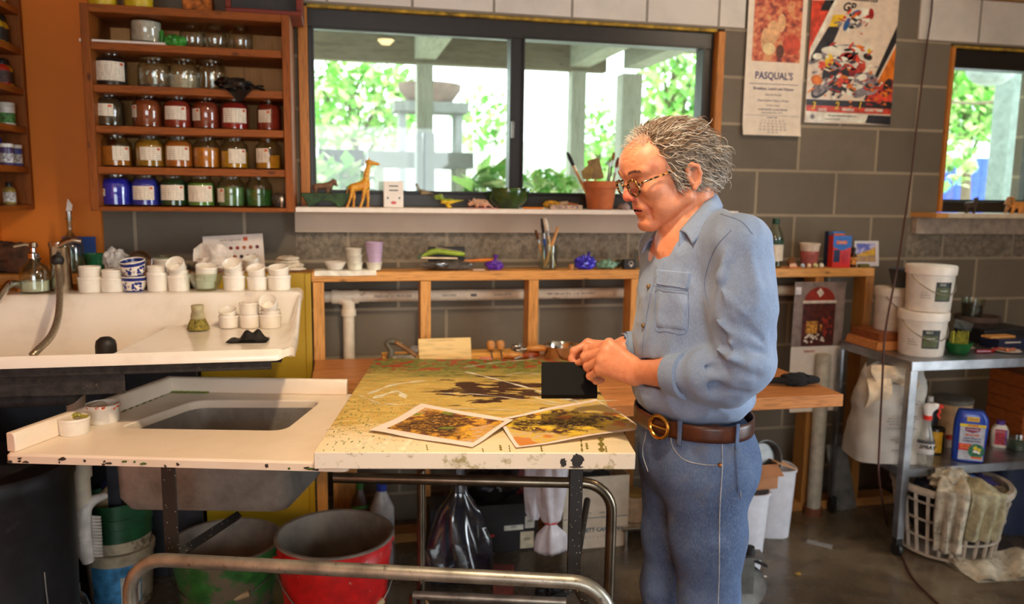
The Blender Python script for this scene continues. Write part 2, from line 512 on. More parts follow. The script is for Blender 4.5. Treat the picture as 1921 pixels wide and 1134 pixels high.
# the right wall has a wide open door that lets the daylight in; the wall behind the photographer has an opening too
w=MB();w.box2((3.46,1.45,0),(3.60,3.35,2.5))  # unseen wall stub added to keep the door's daylight off the cart
w.box2((WR,2.4,0),(WR+0.15,3.55,2.5));w.box2((WR,-3.2,2.35),(WR+0.15,2.4,2.5));w.box2((WR,-3.2,0),(WR+0.15,-0.9,2.35))
struct('wall_right_and_shade_stub',w,m_block)
w=MB();w.box2((WL,-3.35,0),(-1.1,-3.2,2.5));w.box2((1.4,-3.35,0),(WR,-3.2,2.5));w.box2((-1.1,-3.35,0),(1.4,-3.2,0.7));w.box2((-1.1,-3.35,2.2),(1.4,-3.2,2.5))
struct('wall_rear',w,m_block)
w=MB();w.box2((WL-0.15,-3.35,2.5),(WR+0.15,3.55,2.6))
struct('ceiling',w,mat('ceiling_boards',(196,176,146),0.8))
n=N('stained_concrete');g=n.geo()
a=n.noise(1.7,7,0.65,g,0.7);b_=n.noise(9,6,0.7,g)
col=n.ramp(a,[(0.3,(48,40,32)),(0.5,(98,84,66)),(0.7,(124,110,90))])
col=n.mix(n.math('MULTIPLY',n.mask(b_,0.5,0.66),0.55),col,(44,36,30))
col=n.mix(n.math('MULTIPLY',n.mask(n.noise(60,4,0.6,g),0.62,0.72),0.5),col,(156,148,134))
n.base(col);n.rough(n.ramp(b_,[(0.3,(90,90,90)),(0.7,(170,170,170))]));n.bump(b_,0.12,0.01)
w=MB();w.box2((WL-0.15,-3.35,-0.1),(WR+0.15,3.55,0));struct('floor',w,n.m)
# painted lintel blocks over the two windows, timber plate above the right one
w=MB();w.box2((-0.14,3.343,2.16),(1.775,3.352,2.41));struct('trim_1',w,m_lintel)
w=MB();w.box2((2.66,3.343,2.16),(3.45,3.352,2.36));struct('trim_2',w,m_lintel)
m_pine=wood('pine',(226,164,92),(205,138,70),5,0,0.5)
m_pine_v=wood('pine_upright',(226,164,92),(205,138,70),5,2,0.5)
m_pine_d=wood('pine_dark',(176,120,60),(150,98,44),5,0,0.6)  # same pine in a darker tone
m_pine_dv=wood('pine_dark_upright',(176,120,60),(150,98,44),5,2,0.6)
w=MB();w.box2((2.7,3.26,2.362),(3.45,3.35,2.40));struct('trim_3',w,wood('yellow_joist',(206,158,70),(178,128,48),4,0))
w=MB();w.box2((WL,3.325,0.9),(-0.876,3.349,2.49));struct('trim_4',w,m_orange)
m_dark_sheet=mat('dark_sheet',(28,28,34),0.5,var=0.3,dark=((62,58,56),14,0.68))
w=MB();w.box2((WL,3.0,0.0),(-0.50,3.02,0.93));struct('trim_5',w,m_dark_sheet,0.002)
# yellow painted panel that closes the stud wall beside the sink
n=N('yellow_paint')
col=n.ramp(n.noise(4,5),[(0.3,(196,156,22)),(0.7,(176,140,16))])
col=n.mix(n.mask(n.noise(26,6,0.7),0.66,0.74),col,(120,92,20));n.base(col);n.rough(0.5)
m_yellow=n.m
w=MB();w.box2((-0.50,3.088,0.0),(-0.118,3.112,1.118));w.box2((-0.118,3.085,0.0),(-0.096,3.118,1.118));struct('trim_6',w,m_yellow,0.002)
# ------------------------------------------------------------------ low stud wall with its ledge
def sgroup(name):
 o=link(bpy.data.objects.new(name,None));o['kind']='structure';return o
kw=sgroup('wall_low_studs')
w=MB();w.box2((-0.095,3.12,1.081),(2.355,3.232,1.119));part(kw,'top_plate',w,m_pine,bevel=0.003)
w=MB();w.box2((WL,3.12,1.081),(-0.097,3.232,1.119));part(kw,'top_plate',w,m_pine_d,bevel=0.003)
w=MB();w.box2((WL,3.240,1.075),(2.33,3.349,1.112));part(kw,'rear_plate',w,mat('ledge_board',(150,132,110),0.8,scale=8),bevel=0.003)
for x,hi in((-0.09,True),(0.322,True),(0.762,True),(1.202,True),(1.64,False),(2.062,False),(2.315,False)):
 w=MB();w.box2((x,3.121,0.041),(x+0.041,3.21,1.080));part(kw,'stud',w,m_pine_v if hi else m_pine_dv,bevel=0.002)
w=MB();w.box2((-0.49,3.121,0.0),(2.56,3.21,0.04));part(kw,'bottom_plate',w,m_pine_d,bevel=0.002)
# white drain pipe behind the studs
m_pvc=mat('pvc',(232,216,190),0.35,var=0.05,dark=((176,150,120),18,0.62))
m_ink=mat('grey_print',(96,92,92),0.6)
dp=thing('drain_pipe','long white plastic waste pipe running level behind the wooden studs','pipe',(0.025,3.275,1.003))
w=MB();w.cyl((-0.075,0,0),(2.24,0,0),0.0235,n=20);part(dp,'pipe',w,m_pvc)
w=MB();w.cyl((-0.040,0,0),(0.055,0,0),0.0265,n=20);w.cyl((-0.046,0,0),(-0.022,0,0),0.029,n=20);w.cyl((0.040,0,0),(0.062,0,0),0.029,n=20)
w.tube([(-0.012,0,-0.005),(0.008,-0.004,-0.012),(0.019,-0.006,-0.03),(0.02,-0.006,-0.06)],0.0265,16,4)
w.cyl((0.02,-0.006,-0.052),(0.02,-0.006,-0.078),0.0305,n=20);part(dp,'tee_fitting',w,m_pvc)
w=MB();w.cyl((0.02,-0.006,-0.07),(0.02,-0.006,-0.86),0.0235,n=20);part(dp,'pipe',w,m_pvc)
for tx,x in(('PRESSURE  D-1785/D-2665',0.20),('NSF-DWV',0.43),('CHARLOTTE',0.655),('PIPE  NSF-pw  4/12  1-1/2  PVC DWV',0.955)):
 lettering(dp,tx,0.0135,m_ink,(x,-0.0242,0.002),squash=1.0)
w=MB();w.box2((0.52,-0.0243,-0.004),(0.545,-0.0236,0.008));part(dp,'printed_code',w,m_ink)
up=thing('waste_stack_pipe','grey white upright pipe rising from the floor by the stud wall','pipe',at_z(1530,942,0.04))
w=MB();w.cyl((0,0,-0.039),(0,0,0.70),0.031,n=20);part(up,'pipe',w,mat('pvc_grey',(176,168,150),0.5,var=0.12))
up.location=(2.10,3.08,0.04)
w=MB();w.cyl((0,0,-0.04),(0,0,-0.005),0.04,n=20);part(up,'collar',w,mat('rust_brown',(110,60,36),0.7))
# ------------------------------------------------------------------ windows
m_black_frame=mat('black_window_frame',(38,32,28),0.4,var=0.1)
m_jamb=wood('jamb_pine',(206,132,60),(176,104,40),5,2,0.45)
m_pane=glassy('dusty_window_glass',(248,255,250),0.92,0.02,haze=0.04,hazecol=(200,208,196),hazescale=4)
m_pane.node_tree.nodes
m_white_paint=mat('white_board',(240,228,214),0.5,var=0.03)
GY=3.41
def window(name,x0,x1,z0,z1,panes,wood_l,wood_r):
 r=sgroup(name)
 f=MB()
 f.box2((x0,3.385,z0),(x1,3.45,z0+0.062));f.box2((x0,3.36,z0),(x1,3.385,z0+0.052))
 zt=max(p[3]for p in panes)
 f.box2((x0,3.375,zt+0.0),(x1,3.45,z1-0.012))
 xs=[x0]+[v for p in panes for v in(p[0],p[1])]+[x1]
 for a,b in zip(xs[0::2],xs[1::2]):f.box2((a,3.38,z0),(b,3.45,z1-0.012))
 part(r,'frame',f,m_black_frame,bevel=0.002)
 for(a,b,c,d)in panes:
  s_=MB();t=0.008
  s_.box2((a-t,3.37,c-t),(a+0.001,3.40,d+t));s_.box2((b-0.001,3.37,c-t),(b+t,3.40,d+t))
  s_.box2((a,3.37,c-t),(b,3.40,c+0.001));s_.box2((a,3.37,d-0.001),(b,3.40,d+t))
  part(r,'sash',s_,m_black_frame,bevel=0.0015)
  g_=MB();g_.box2((a,GY-0.002,c),(b,GY+0.002,d));part(r,'glass_pane',g_,m_pane)
 for a,b in((x0-0.0,x0-wood_l),(x1,x1+wood_r)):
  if abs(b-a)>0.001:
   j=MB();j.box2((min(a,b),3.335,z0-0.0),(max(a,b),3.45,z1-0.012));part(r,'jamb',j,m_jamb,bevel=0.002)
 t_=MB();t_.box2((x0,3.352,z1-0.012),(x1,3.45,z1));part(r,'head_seal',t_,mat('yellowed_foam',(150,120,40),0.8,var=0.5,scale=20))
 return r
w1=window('window_1',-0.098,1.650,1.366,2.155,[(-0.075,0.728,1.432,2.067),(0.788,1.599,1.432,2.072)],0.036,0.033)
w_=MB();w_.box2((0.731,3.352,1.66),(0.742,3.37,1.73));w_.box2((0.735,3.346,1.70),(0.742,3.354,1.725));part(w1,'latch',w_,mat('worn_latch',(150,146,140),0.3,0.8),bevel=0.001)
window('window_2',2.862,3.43,1.366,2.150,[(2.886,3.40,1.415,2.052)],0.018,0.02)
s_=sgroup('trim_7')
w=MB();w.box2((-0.150,3.17,1.346),(1.70,3.384,1.365));part(s_,'sill_board',w,m_white_paint,bevel=0.002)
n=N('beige_apron');n.base(n.ramp(n.noise(5,5),[(0.3,(206,186,164)),(0.7,(190,170,148))]));n.rough(0.7)
m_apron=n.m
w=MB();w.box2((-0.16,3.315,1.262),(1.66,3.349,1.345));part(s_,'apron',w,m_apron,bevel=0.001)
s_=sgroup('trim_8')
w=MB();w.box2((2.70,3.18,1.343),(2.765,3.384,1.364));part(s_,'sill_end_grain',w,m_pine,bevel=0.001)
w=MB();w.box2((2.7652,3.18,1.343),(3.45,3.384,1.364));part(s_,'sill_board',w,mat('cream_board',(226,208,178),0.5,var=0.06),bevel=0.001)
w=MB();w.box2((2.71,3.315,1.262),(3.45,3.349,1.342));part(s_,'apron',w,mat('beige_apron_dim',(184,166,146),0.7),bevel=0.001)
# ------------------------------------------------------------------ porch and garden outside
m_post=wood('weathered_post',(168,168,154),(140,140,126),4,2,0.9)
m_beam=wood('porch_beam',(122,112,92),(92,84,68),4,0,0.9)
m_joist=wood('porch_joist',(150,152,134),(120,122,106),4,1,0.9)
m_pale=mat('pale_masonry',(132,132,132),0.9,var=0.05)
w=MB();w.box2((-9,3.6,-0.15),(14,16,0.0));struct('ground',w,mat('pale_gravel',(222,214,196),0.95,scale=6))
w=MB()
for i in range(16):w.box2((-3.2,3.6+i*0.16,2.55),(3.3,3.745+i*0.16,2.58))
solo('porch_roof','dark plank roof of the porch outside the long window','roof',w,m_beam)
pb=MB();pb.box2((-3.2,5.85,2.33),(2.0,5.95,2.55));solo('porch_beam','dark header beam carrying the porch roof across the posts','beam',pb,m_beam)
for i,(pxl,pxr,yb,lab)in enumerate(((781,811,250,'grey porch post with a pale block base, outside the left pane'),(1068,1095,362,'slim grey porch post outside the middle of the right pane'),(1161,1197,362,'broad brown porch post just above the man\'s head'))):
 p0,p1=at_y(pxl,200,5.9),at_y(pxr,200,5.9)
 t=thing('porch_post',lab,'post',((p0.x+p1.x)/2,5.9,0),0,'posts of the porch')
 wd=p1.x-p0.x;zb=at_y(pxl,yb,5.9).z
 w=MB();w.box2((-wd/2,-wd/2,max(0.0,zb)),(wd/2,wd/2,2.329));part(t,'post',w,m_post)
 if i==0:
  w=MB();w.box2((-wd/2-0.005,-0.09,0),(-wd/2+0.035,0.09,zb-0.002));w.box2((-wd/2+0.055,-0.09,0),(wd/2+0.008,0.09,zb-0.002));part(t,'block_base',w,m_pale)
 w=MB();w.box2((-0.075,-2.28,2.36),(0.075,-0.06,2.54));jx=part(t,'joist',w,m_joist)
bt=at_y(806,213,7.6)
t=thing('garden_stand','pale slab stand outdoors carrying a shallow bowl','stand',(bt.x,7.6,0))
w=MB();w.box2((-0.34,-0.2,bt.z),(0.34,0.2,bt.z+0.09));part(t,'slab',w,mat('stand_slab',(112,112,108),0.9))
for sx in(-0.26,0.26):
 w=MB();w.box2((sx-0.03,-0.15,0),(sx+0.03,0.15,bt.z));part(t,'leg',w,m_pale)
w=MB();w.lathe([(0,0),(0.2,0.0),(0.29,0.12),(0.30,0.17),(0.27,0.165),(0.19,0.05),(0,0.04)],n=24)
solo('bonsai_bowl','shallow brown oval bowl on the stand outdoors','bowl',w,mat('brown_clay',(112,92,84),0.8),(bt.x,7.6,bt.z+0.09))
a,b=at_y(597,309,6.7),at_y(683,281,6.7)
w=MB();w.box2((a.x,6.7,a.z),(b.x,7.0,b.z));w.box2((a.x+.05,6.75,0),(a.x+.15,6.95,a.z));w.box2((b.x-.15,6.75,0),(b.x-.05,6.95,a.z))
solo('garden_bench','dark timber bench outdoors below the leafy tree','bench',w,mat('dark_timber',(22,20,16),0.9))
a,b=at_y(690,320,6.4),at_y(889,287,6.4)
t=thing('potting_table','pale stone potting table outdoors behind the giraffe','table',(0,6.4,0))
w=MB();w.box2((a.x,0,a.z+0.03),(b.x,0.5,b.z));part(t,'top',w,m_pale)
for xx in(a.x+0.05,(a.x+b.x)/2,b.x-0.13):
 w=MB();w.box2((xx,0.05,0),(xx+0.08,0.4,a.z+0.03));part(t,'leg',w,m_post)
for x0_,x1_,hh,lab in((-6,5.2,2.1,'pale board fence across the garden, outside the long window'),(5.3,13,2.05,'lilac blue sheet fence seen low through the small window')):
 w=MB()
 k=x0_
 while k<x1_-0.01:
  w.box2((k,10.5,0),(min(k+0.14,x1_),10.54,hh));k+=0.15
 solo('garden_fence',lab,'fence',w,mat('white_fence',(238,236,228),0.9)if x0_<0 else mat('lilac_fence',(60,84,180),0.9))
m_leaf=[mat('leaf_bright',(150,206,100),0.6,var=0.3,scale=3),mat('leaf_mid',(112,182,78),0.6,var=0.3,scale=3),mat('leaf_pale',(206,236,160),0.6,var=0.2,scale=3)]
def leaves(mb,c,r,count,size,seed,up=0.3):
 rd=random.Random(seed)
 for i in range(count):
  while True:
   p=Vector((rd.uniform(-1,1),rd.uniform(-1,1),rd.uniform(-1,1)))
   if p.length<1 and p.length>rd.uniform(0.0,0.9):break
  q=Vector(c)+Vector((p.x*r[0],p.y*r[1],p.z*r[2]))
  s=size*rd.uniform(0.6,1.3)
  R=Matrix.Rotation(rd.uniform(0,6.3),4,'Z')@Matrix.Rotation(rd.uniform(-1.2,1.2),4,'X')
  mb.mat(rd.randrange(3))
  mb.add([(0,0,0),(s*0.35,s*0.5,s*0.06),(0,s,-s*0.06),(-s*0.35,s*0.5,s*0.06)],[(0,1,2,3)],True,Matrix.Translation(q)@R)
def tree(lab,px,py,Y,rx,rz,count,size,seed,cat='tree',name='garden_tree',trunk=True):
 c=at_y(px,py,Y);k=Y/FPX
 t=thing(name,lab,cat,(c.x,Y,0),0,'trees and shrubs in the garden')
 mb=MB();leaves(mb,(0,0,c.z),(rx*k,rx*k*0.8,rz*k),count,size,seed);part(t,'foliage',mb,m_leaf)
 mb=MB()
 if trunk:
  mb.tube([(0,0,0),(0.05,0,c.z*0.5),(-0.03,0.02,c.z),(0.05,0,c.z+rz*k*0.5)],[0.07,0.06,0.04,0.02],8,4)
  for a in range(5):mb.tube([(0,0,c.z*0.7+a*0.08),(math.cos(a*1.9)*rx*k*0.6,math.sin(a*1.9)*rx*k*0.4,c.z+0.1*a)],[0.03,0.008],6)
 else:
  for a in range(7):mb.tube([(0,0,0),(math.cos(a*1.9)*rx*k*0.5,math.sin(a*1.9)*rx*k*0.4,c.z)],[0.01,0.004],5)
 part(t,'trunk' if trunk else 'stems',mb,mat('bark',(104,88,70),0.9))
tree('leafy light green tree outdoors at the far left of the long window',665,200,8.6,125,85,1300,0.13,1)
tree('leafy tree outdoors between the two slim posts of the right pane',1125,300,10.0,62,110,700,0.13,2)
tree('bright green tree outdoors at the right end of the long window',1268,165,8.4,75,120,800,0.13,3)
tree('dense green tree filling the small right window',1822,185,8.2,110,100,1900,0.13,4)
tree('bushy plants under the fence, seen behind the toy cow',628,342,5.7,62,34,420,0.11,5,'shrub','garden_shrub',False)
tree('large leaved plant outdoors right behind the green glass bowl',915,350,4.6,55,22,60,0.16,6,'plant','leafy_plant',False)
tree('low green plants outdoors at the foot of the right pane',1035,345,5.0,60,28,260,0.07,7,'plant','leafy_plant',False)
tree('climbing shrub on the pale fence right of the bowl stand',905,225,9.8,60,55,260,0.13,8,'shrub','garden_shrub',False)
tree('white flowering plants outdoors behind the toy horse',1795,310,7.0,40,60,90,0.12,9,'plant','leafy_plant',False)
a=at_y(1880,200,6.0)
w=MB();w.box2((a.x,5.9,0),(a.x+0.22,6.1,2.7));solo('garden_post','broad pale post outdoors at the right of the small window','post',w,mat('pale_post',(112,122,116),0.9))
c=at_y(1860,128,5.2)
w=MB();w.ell((0,0,0),(0.17,0.17,0.13),12);w.cyl((0,0,0.12),(0,0,2.9-c.z),0.01,n=6);solo('porch_lantern','round pale lantern hanging outdoors at the top of the small window','lantern',w,mat('pale_shade',(140,148,146),0.7),c)
w=MB();a,b=at_y(1770,190,7.2),at_y(1882,186,7.2)
w.tube([a+Vector((-0.4,0,0)),a,(a+b)/2+Vector((0,0,-0.03)),b+Vector((0.3,0,0))],[0.02,0.018,0.016,0.012],6,4)
w.tube([b+Vector((0.3,0,0)),b+Vector((0.32,0.0,-1.6)),b+Vector((0.3,0,-b.z))],[0.04,0.06,0.08],6,2)
solo('bare_branch','thin bare dark branch outdoors crossing the small window','branch',w,mat('bark',(104,88,70),0.9))
# ================================================================== big furniture
m_cab=wood('cabinet_wood',(150,80,22),(120,60,14),6,0,0.6)
m_cab_v=wood('cabinet_wood_upright',(150,80,22),(120,60,14),6,2,0.6)
m_ply=wood('cabinet_back_ply',(196,140,80),(176,118,62),3,2,0.6,8)
SH=[1.923,1.781,1.643,1.502,1.363]
CF=3.05
cab=thing('wall_cabinet','brown wooden wall cabinet of open shelves filled with pigment jars','cabinet',(0,0,0))
w=MB();w.box2((-0.835,CF,1.348),(-0.808,3.335,2.047));part(cab,'side_panel',w,m_cab_v,bevel=0.002)
w=MB();w.box2((-0.178,CF,1.348),(-0.150,3.335,2.047));part(cab,'side_panel',w,m_cab_v,bevel=0.002)
w=MB();w.box2((-0.8078,CF,2.020),(-0.1782,3.335,2.047));part(cab,'top_panel',w,m_cab,bevel=0.002)
w=MB();w.box2((-0.8078,CF,1.348),(-0.1782,3.335,1.363));part(cab,'bottom_panel',w,m_cab,bevel=0.002)
for z in SH[:4]:
 w=MB();w.box2((-0.8078,CF+0.004,z-0.026),(-0.1782,3.325,z));part(cab,'shelf',w,m_cab,bevel=0.002)
w=MB();w.box2((-0.8078,3.326,1.3635),(-0.1782,3.335,2.0195));part(cab,'back_panel',w,m_ply)
LX=-1.10
lc=thing('side_wall_cabinet','dark wooden open cabinet on the orange side wall, stocked with small paint bottles','cabinet',(0,0,0))
for y0,y1 in((2.10,2.122),(3.296,3.318)):
 w=MB();w.box2((-1.218,y0,1.345),(LX,y1,2.20));part(lc,'side_panel',w,m_cab_v,bevel=0.002)
w=MB();w.box2((-1.218,2.1222,1.345),(LX,3.2958,1.363));part(lc,'bottom_panel',w,wood('cabinet_wood_y',(150,80,22),(120,60,14),6,1,0.4),bevel=0.002)
for z in SH[:4]+[2.062]:
 w=MB();w.box2((-1.210,2.1222,z-0.024),(LX-0.003,3.2958,z));part(lc,'shelf',w,MATS['cabinet_wood_y'],bevel=0.002)
w=MB();w.box2((-1.218,2.1222,1.3635),(-1.2105,3.2958,2.20));part(lc,'back_panel',w,m_ply)
# ------------------------------------------------------------------ white enamel sink with drainboard
n=N('enamel')
en=n.mix(n.math('MULTIPLY',n.mask(n.noise(7,6,0.65),0.5,0.75),0.35),(242,234,222),(196,180,156))
n.base(en);n.rough(0.22);n.b.inputs['Coat Weight'].default_value=0.3
m_enamel=n.m
def sstep(a,b,x):
 t=min(1,max(0,(x-a)/(b-a)));return t*t*(3-2*t)
SX0,SX1,SY0,SY1=-1.205,-0.118,2.235,2.925
def sink_z(x,y):
 back=sstep(2.755,2.80,y)
 rim=1.001+0.085*sstep(2.42,2.78,y)
 z=0.985-0.004*sstep(-0.2,-0.6,x)
 basin=sstep(-0.575+0.13*(y-2.5),-0.64+0.13*(y-2.5),x)*sstep(2.765,2.70,y)*sstep(2.26,2.31,y)*sstep(-1.19,-1.09,x)
 z=z-0.09*basin
 e=max(1-sstep(0,0.035,y-SY0),1-sstep(0.0,0.045,SX1-x),back,1-sstep(0.0,0.05,x-SX0))
 z=z*(1-e)+(rim if back<0.99 else 1.086)*e
 d=min(y-SY0,SX1-x,SY1-y)
 z-=0.014*(1-min(1,max(0,d)/0.014))**2
 return z
def sink_xy(u,v):
 x=SX0+(SX1-SX0)*u;y=SY0+(SY1-SY0)*v
 cx_,cy_,r=SX1-0.05,SY0+0.05,0.05
 if x>cx_ and y<cy_:
  a,b=(x-cx_)/r,(cy_-y)/r;m_=max(a,b);L=math.hypot(a,b)
  if L>0:x,y=cx_+a/L*m_*r,cy_-b/L*m_*r
 return x,y
w=MB();NU,NV=150,84
us=[i/NU for i in range(NU+1)];vs=[j/NV for j in range(NV+1)]
pts=[(*sink_xy(u,v),0)for v in vs for u in us]
pts=[(x,y,sink_z(x,y))for x,y,_ in pts]
W_=NU+1
fs=[(j*W_+i,j*W_+i+1,(j+1)*W_+i+1,(j+1)*W_+i)for j in range(NV)for i in range(NU)]
edge=list(range(W_))+[j*W_+NU for j in range(1,NV+1)]+[NV*W_+i for i in range(NU-1,-1,-1)]+[j*W_ for j in range(NV-1,0,-1)]
base_i=len(pts)
for k in edge:
 x,y,z=pts[k];pts.append((x,y,z-0.022))
for k in edge:
 x,y,z=pts[k];pts.append((x+(0.02 if x<-0.6 else-0.02),y+(0.02 if y<2.7 else-0.02),z-0.026))
ne=len(edge)
for k in range(ne):
 k2=(k+1)%ne
 fs.append((edge[k],base_i+k,base_i+k2,edge[k2]));fs.append((base_i+k,base_i+ne+k,base_i+ne+k2,base_i+k2))
w.add(pts,fs,True)
sink=thing('enamel_sink','wide white enamel sink with a built-in drainboard against the wall','sink',(0,0,0))
part(sink,'basin',w,m_enamel,sharp=60)
w=MB()
w.box2((-1.19,2.30,0.84),(-0.70,2.76,0.882));part(sink,'bowl_shell',w,mat('rough_cast_iron',(36,34,34),0.8,var=0.5,scale=40,bump=0.8,bscale=70,dark=((96,88,78),60,0.64)),bevel=0.02)
w=MB();w.box2((-1.195,2.262,0.882),(-0.56,2.268,0.95));w.box2((-1.195,2.247,0.938),(-0.18,2.256,0.968));w.box2((-0.54,2.29,0.948),(-0.155,2.75,0.964))
part(sink,'underside',w,MATS['rough_cast_iron'],bevel=0.01)
c=at_z(229,648,0.775)
w=MB();w.lathe([(0,0.102),(0.014,0.100),(0.026,0.090),(0.029,0.076),(0.029,0.0),(0,0)],n=24)
m_rubber=mat('black_rubber',(26,25,25),0.5)
solo('sink_stopper','black rubber plug lying in the enamel sink','sink plug',w,m_rubber,(-0.665,2.50,0.8955))
for nm,x in(('leg',-1.12),('leg',-0.74)):
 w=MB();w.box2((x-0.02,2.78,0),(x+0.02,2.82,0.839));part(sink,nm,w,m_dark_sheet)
w=MB();w.cyl((-0.785,2.60,0.43),(-0.785,2.60,0.838),0.027,n=18);w.cyl((-0.785,2.60,0.54),(-0.785,2.60,0.60),0.033,n=18);part(sink,'drain_tail',w,m_pvc)
# spray hose of the sink
w=MB();m_hose=mat('braided_hose',(150,138,118),0.35,0.6,var=0.2,scale=200)
hp=[at_y(108,492,2.83),at_y(111,520,2.80),at_y(112,560,2.70),at_y(108,600,2.60),at_y(95,632,2.50),at_y(72,656,2.42),at_y(60,668,2.40)]
w.tube(hp,0.0105,10,6)
t=thing('sink_hose','grey braided spray hose hanging from a dark spout into the sink','hose',(0,0,0))
part(t,'hose',w,m_hose)
w=MB();w.ell(hp[0]+Vector((0,0,0.006)),0.02,8);part(t,'collar',w,m_rubber)
# grey angled spout at the left end of the sink
a,b,c=at_y(-6,565,2.72),at_y(18,533,2.78),at_y(40,538,2.85)
m_chrome=mat('chrome',(206,204,200),0.12,1.0,var=0.06)
m_steel=mat('worn_steel',(168,166,162),0.32,1.0,var=0.2,scale=18,dark=((84,74,64),30,0.62))
w=MB();w.tube([a,b,c,c+Vector((0,0,-0.02))],0.013,10,4);solo('sink_spout','chrome tap spout over the far left end of the sink','tap',w,m_chrome)
# ------------------------------------------------------------------ white counter with a steel basin
def roundpoly(P,r,seg=6):
 out=[];n_=len(P)
 for i in range(n_):
  p0,p1,p2=Vector(P[i-1]),Vector(P[i]),Vector(P[(i+1)%n_])
  a,b=(p0-p1).normalized(),(p2-p1).normalized()
  s,e=p1+a*r,p1+b*r
  for k in range(seg+1):
   t=k/seg;out.append(s*(1-t)**2+p1*2*t*(1-t)+e*t*t)
 return out
ct=thing('sink_counter','white stone counter with raised edges and a sunken steel basin','counter',(0,0,0))
ZC=0.780
A_,B_,C_,D_=(-0.806,2.108),(0.02,1.893),(0.105,2.547),(-0.540,2.696)
I_=[(-0.592,2.288),(-0.148,2.188),(-0.052,2.494),(-0.432,2.556)]
out_=roundpoly([A_,B_,C_,D_],0.02,6);inn=roundpoly(I_,0.045,6)
m_=len(out_);v=[];f=[]
for P,z in((inn,ZC-0.024),(inn,ZC-0.004),([Vector(p)+(Vector(p)-Vector((-0.3,2.38))).normalized()*0.004 for p in inn],ZC),([Vector(p)-(Vector(p)-Vector((-0.3,2.3))).normalized()*0.006 for p in out_],ZC),(out_,ZC-0.006),(out_,ZC-0.024)):
 v+=[(p[0],p[1],z)for p in P]
for i in range(5):
 for k in range(m_):f.append((i*m_+k,i*m_+(k+1)%m_,(i+1)*m_+(k+1)%m_,(i+1)*m_+k))
for k in range(m_):f.append((5*m_+k,5*m_+(k+1)%m_,(k+1)%m_,k))
n=N('counter_stone')
st=n.mix(n.math('MULTIPLY',n.mask(n.noise(5,6,0.6),0.45,0.75),0.3),(244,226,204),(206,176,142))
st=n.mix(n.mask(n.noise(45,5,0.7),0.70,0.76),st,(150,120,90))
n.base(st);n.rough(0.35);m_counter=n.m
w=MB();w.add(v,f,False);part(ct,'top',w,m_counter,sharp=30)
def curb(p,q,hgt,th,name):
 p,q=Vector((*p,0)),Vector((*q,0));d=(q-p).normalized();nrm=Vector((-d.y,d.x,0))
 w=MB();pr=[(0,0),(th,0),(th,hgt*0.8),(th*0.75,hgt*0.97),(th*0.4,hgt),(0,hgt*0.96)]
 v=[];
 for e in(p,q):v+=[(e.x-nrm.x*a,e.y-nrm.y*a,ZC+0.0002+b)for a,b in pr]
 k=len(pr);f=[tuple(range(k)),tuple(range(k,2*k))[::-1]]+[(i,(i+1)%k,k+(i+1)%k,k+i)for i in range(k)]
 w.add(v,f,False);part(ct,name,w,m_counter,bevel=0.003)
curb((-0.803,2.122),(-0.538,2.696),0.05,0.026,'side_curb')
curb((-0.536,2.695),(0.03,2.564),0.05,0.022,'rear_curb')
n=N('scratched_steel')
ss=n.mix(n.math('MULTIPLY',n.mask(n.noise(9,6,0.7),0.45,0.7),0.6),(160,154,146),(96,90,82))
n.base(ss);n.b.inputs['Metallic'].default_value=0.45;n.rough(0.42);m_basin=n.m
w=MB();v=[];f=[]
def inset(P,d,z):
 c=Vector((-0.305,2.38));return[(*(Vector(p)-(Vector(p)-c).normalized()*d),z)for p in P]
rings=[inset(inn,0.001,ZC-0.0245),inset(inn,0.004,ZC-0.19),inset(inn,0.018,ZC-0.218),inset(inn,0.06,ZC-0.226)]
for r_ in rings:v+=r_
for i in range(3):
 for k in range(m_):f.append((i*m_+k,i*m_+(k+1)%m_,(i+1)*m_+(k+1)%m_,(i+1)*m_+k))
f.append(tuple(range(3*m_,4*m_)))
rings=[inset(inn,-0.035,ZC-0.0245),inset(inn,-0.026,ZC-0.0246),inset(inn,-0.020,ZC-0.20),inset(inn,0.004,ZC-0.234),inset(inn,0.06,ZC-0.24)]
o=len(v)
for r_ in rings:v+=r_
for i in range(4):
 for k in range(m_):f.append((o+i*m_+k,o+(i+1)*m_+k,o+(i+1)*m_+(k+1)%m_,o+i*m_+(k+1)%m_))
f.append(tuple(range(o+4*m_,o+5*m_)))
w.add(v,f,True);part(ct,'basin',w,m_basin,sharp=50)
# chipped paint along the front edge
rd=random.Random(4);w=MB()
for i in range(26):
 t_=rd.random();p=Vector(A_)*(1-t_)+Vector(B_)*t_
 w.mat(0 if rd.random()<0.7 else 1)
 w.blob((p.x+0.002,p.y+0.001,ZC-0.008-rd.random()*0.013),(0.004+0.012*rd.random()**2,0.003,0.0035),i,0.5,3,5)
part(ct,'paint_stain',w,[mat('chip_dark',(54,40,28),0.7),mat('chip_green',(70,92,30),0.7)])
w=MB();d=Vector(D_)
for i in range(7):w.blob((d.x+0.012+0.018*i,d.y-0.026-0.004*i,ZC+0.003),(0.018,0.008,0.003),i,0.4,3,5)
for i in range(8):w.blob((-0.545-0.012*i,2.635-0.027*i,ZC+0.001),(0.006,0.02,0.0015),i,0.4,3,5)
part(ct,'green_stain',w,mat('green_grime',(104,116,44),0.7,var=0.4))
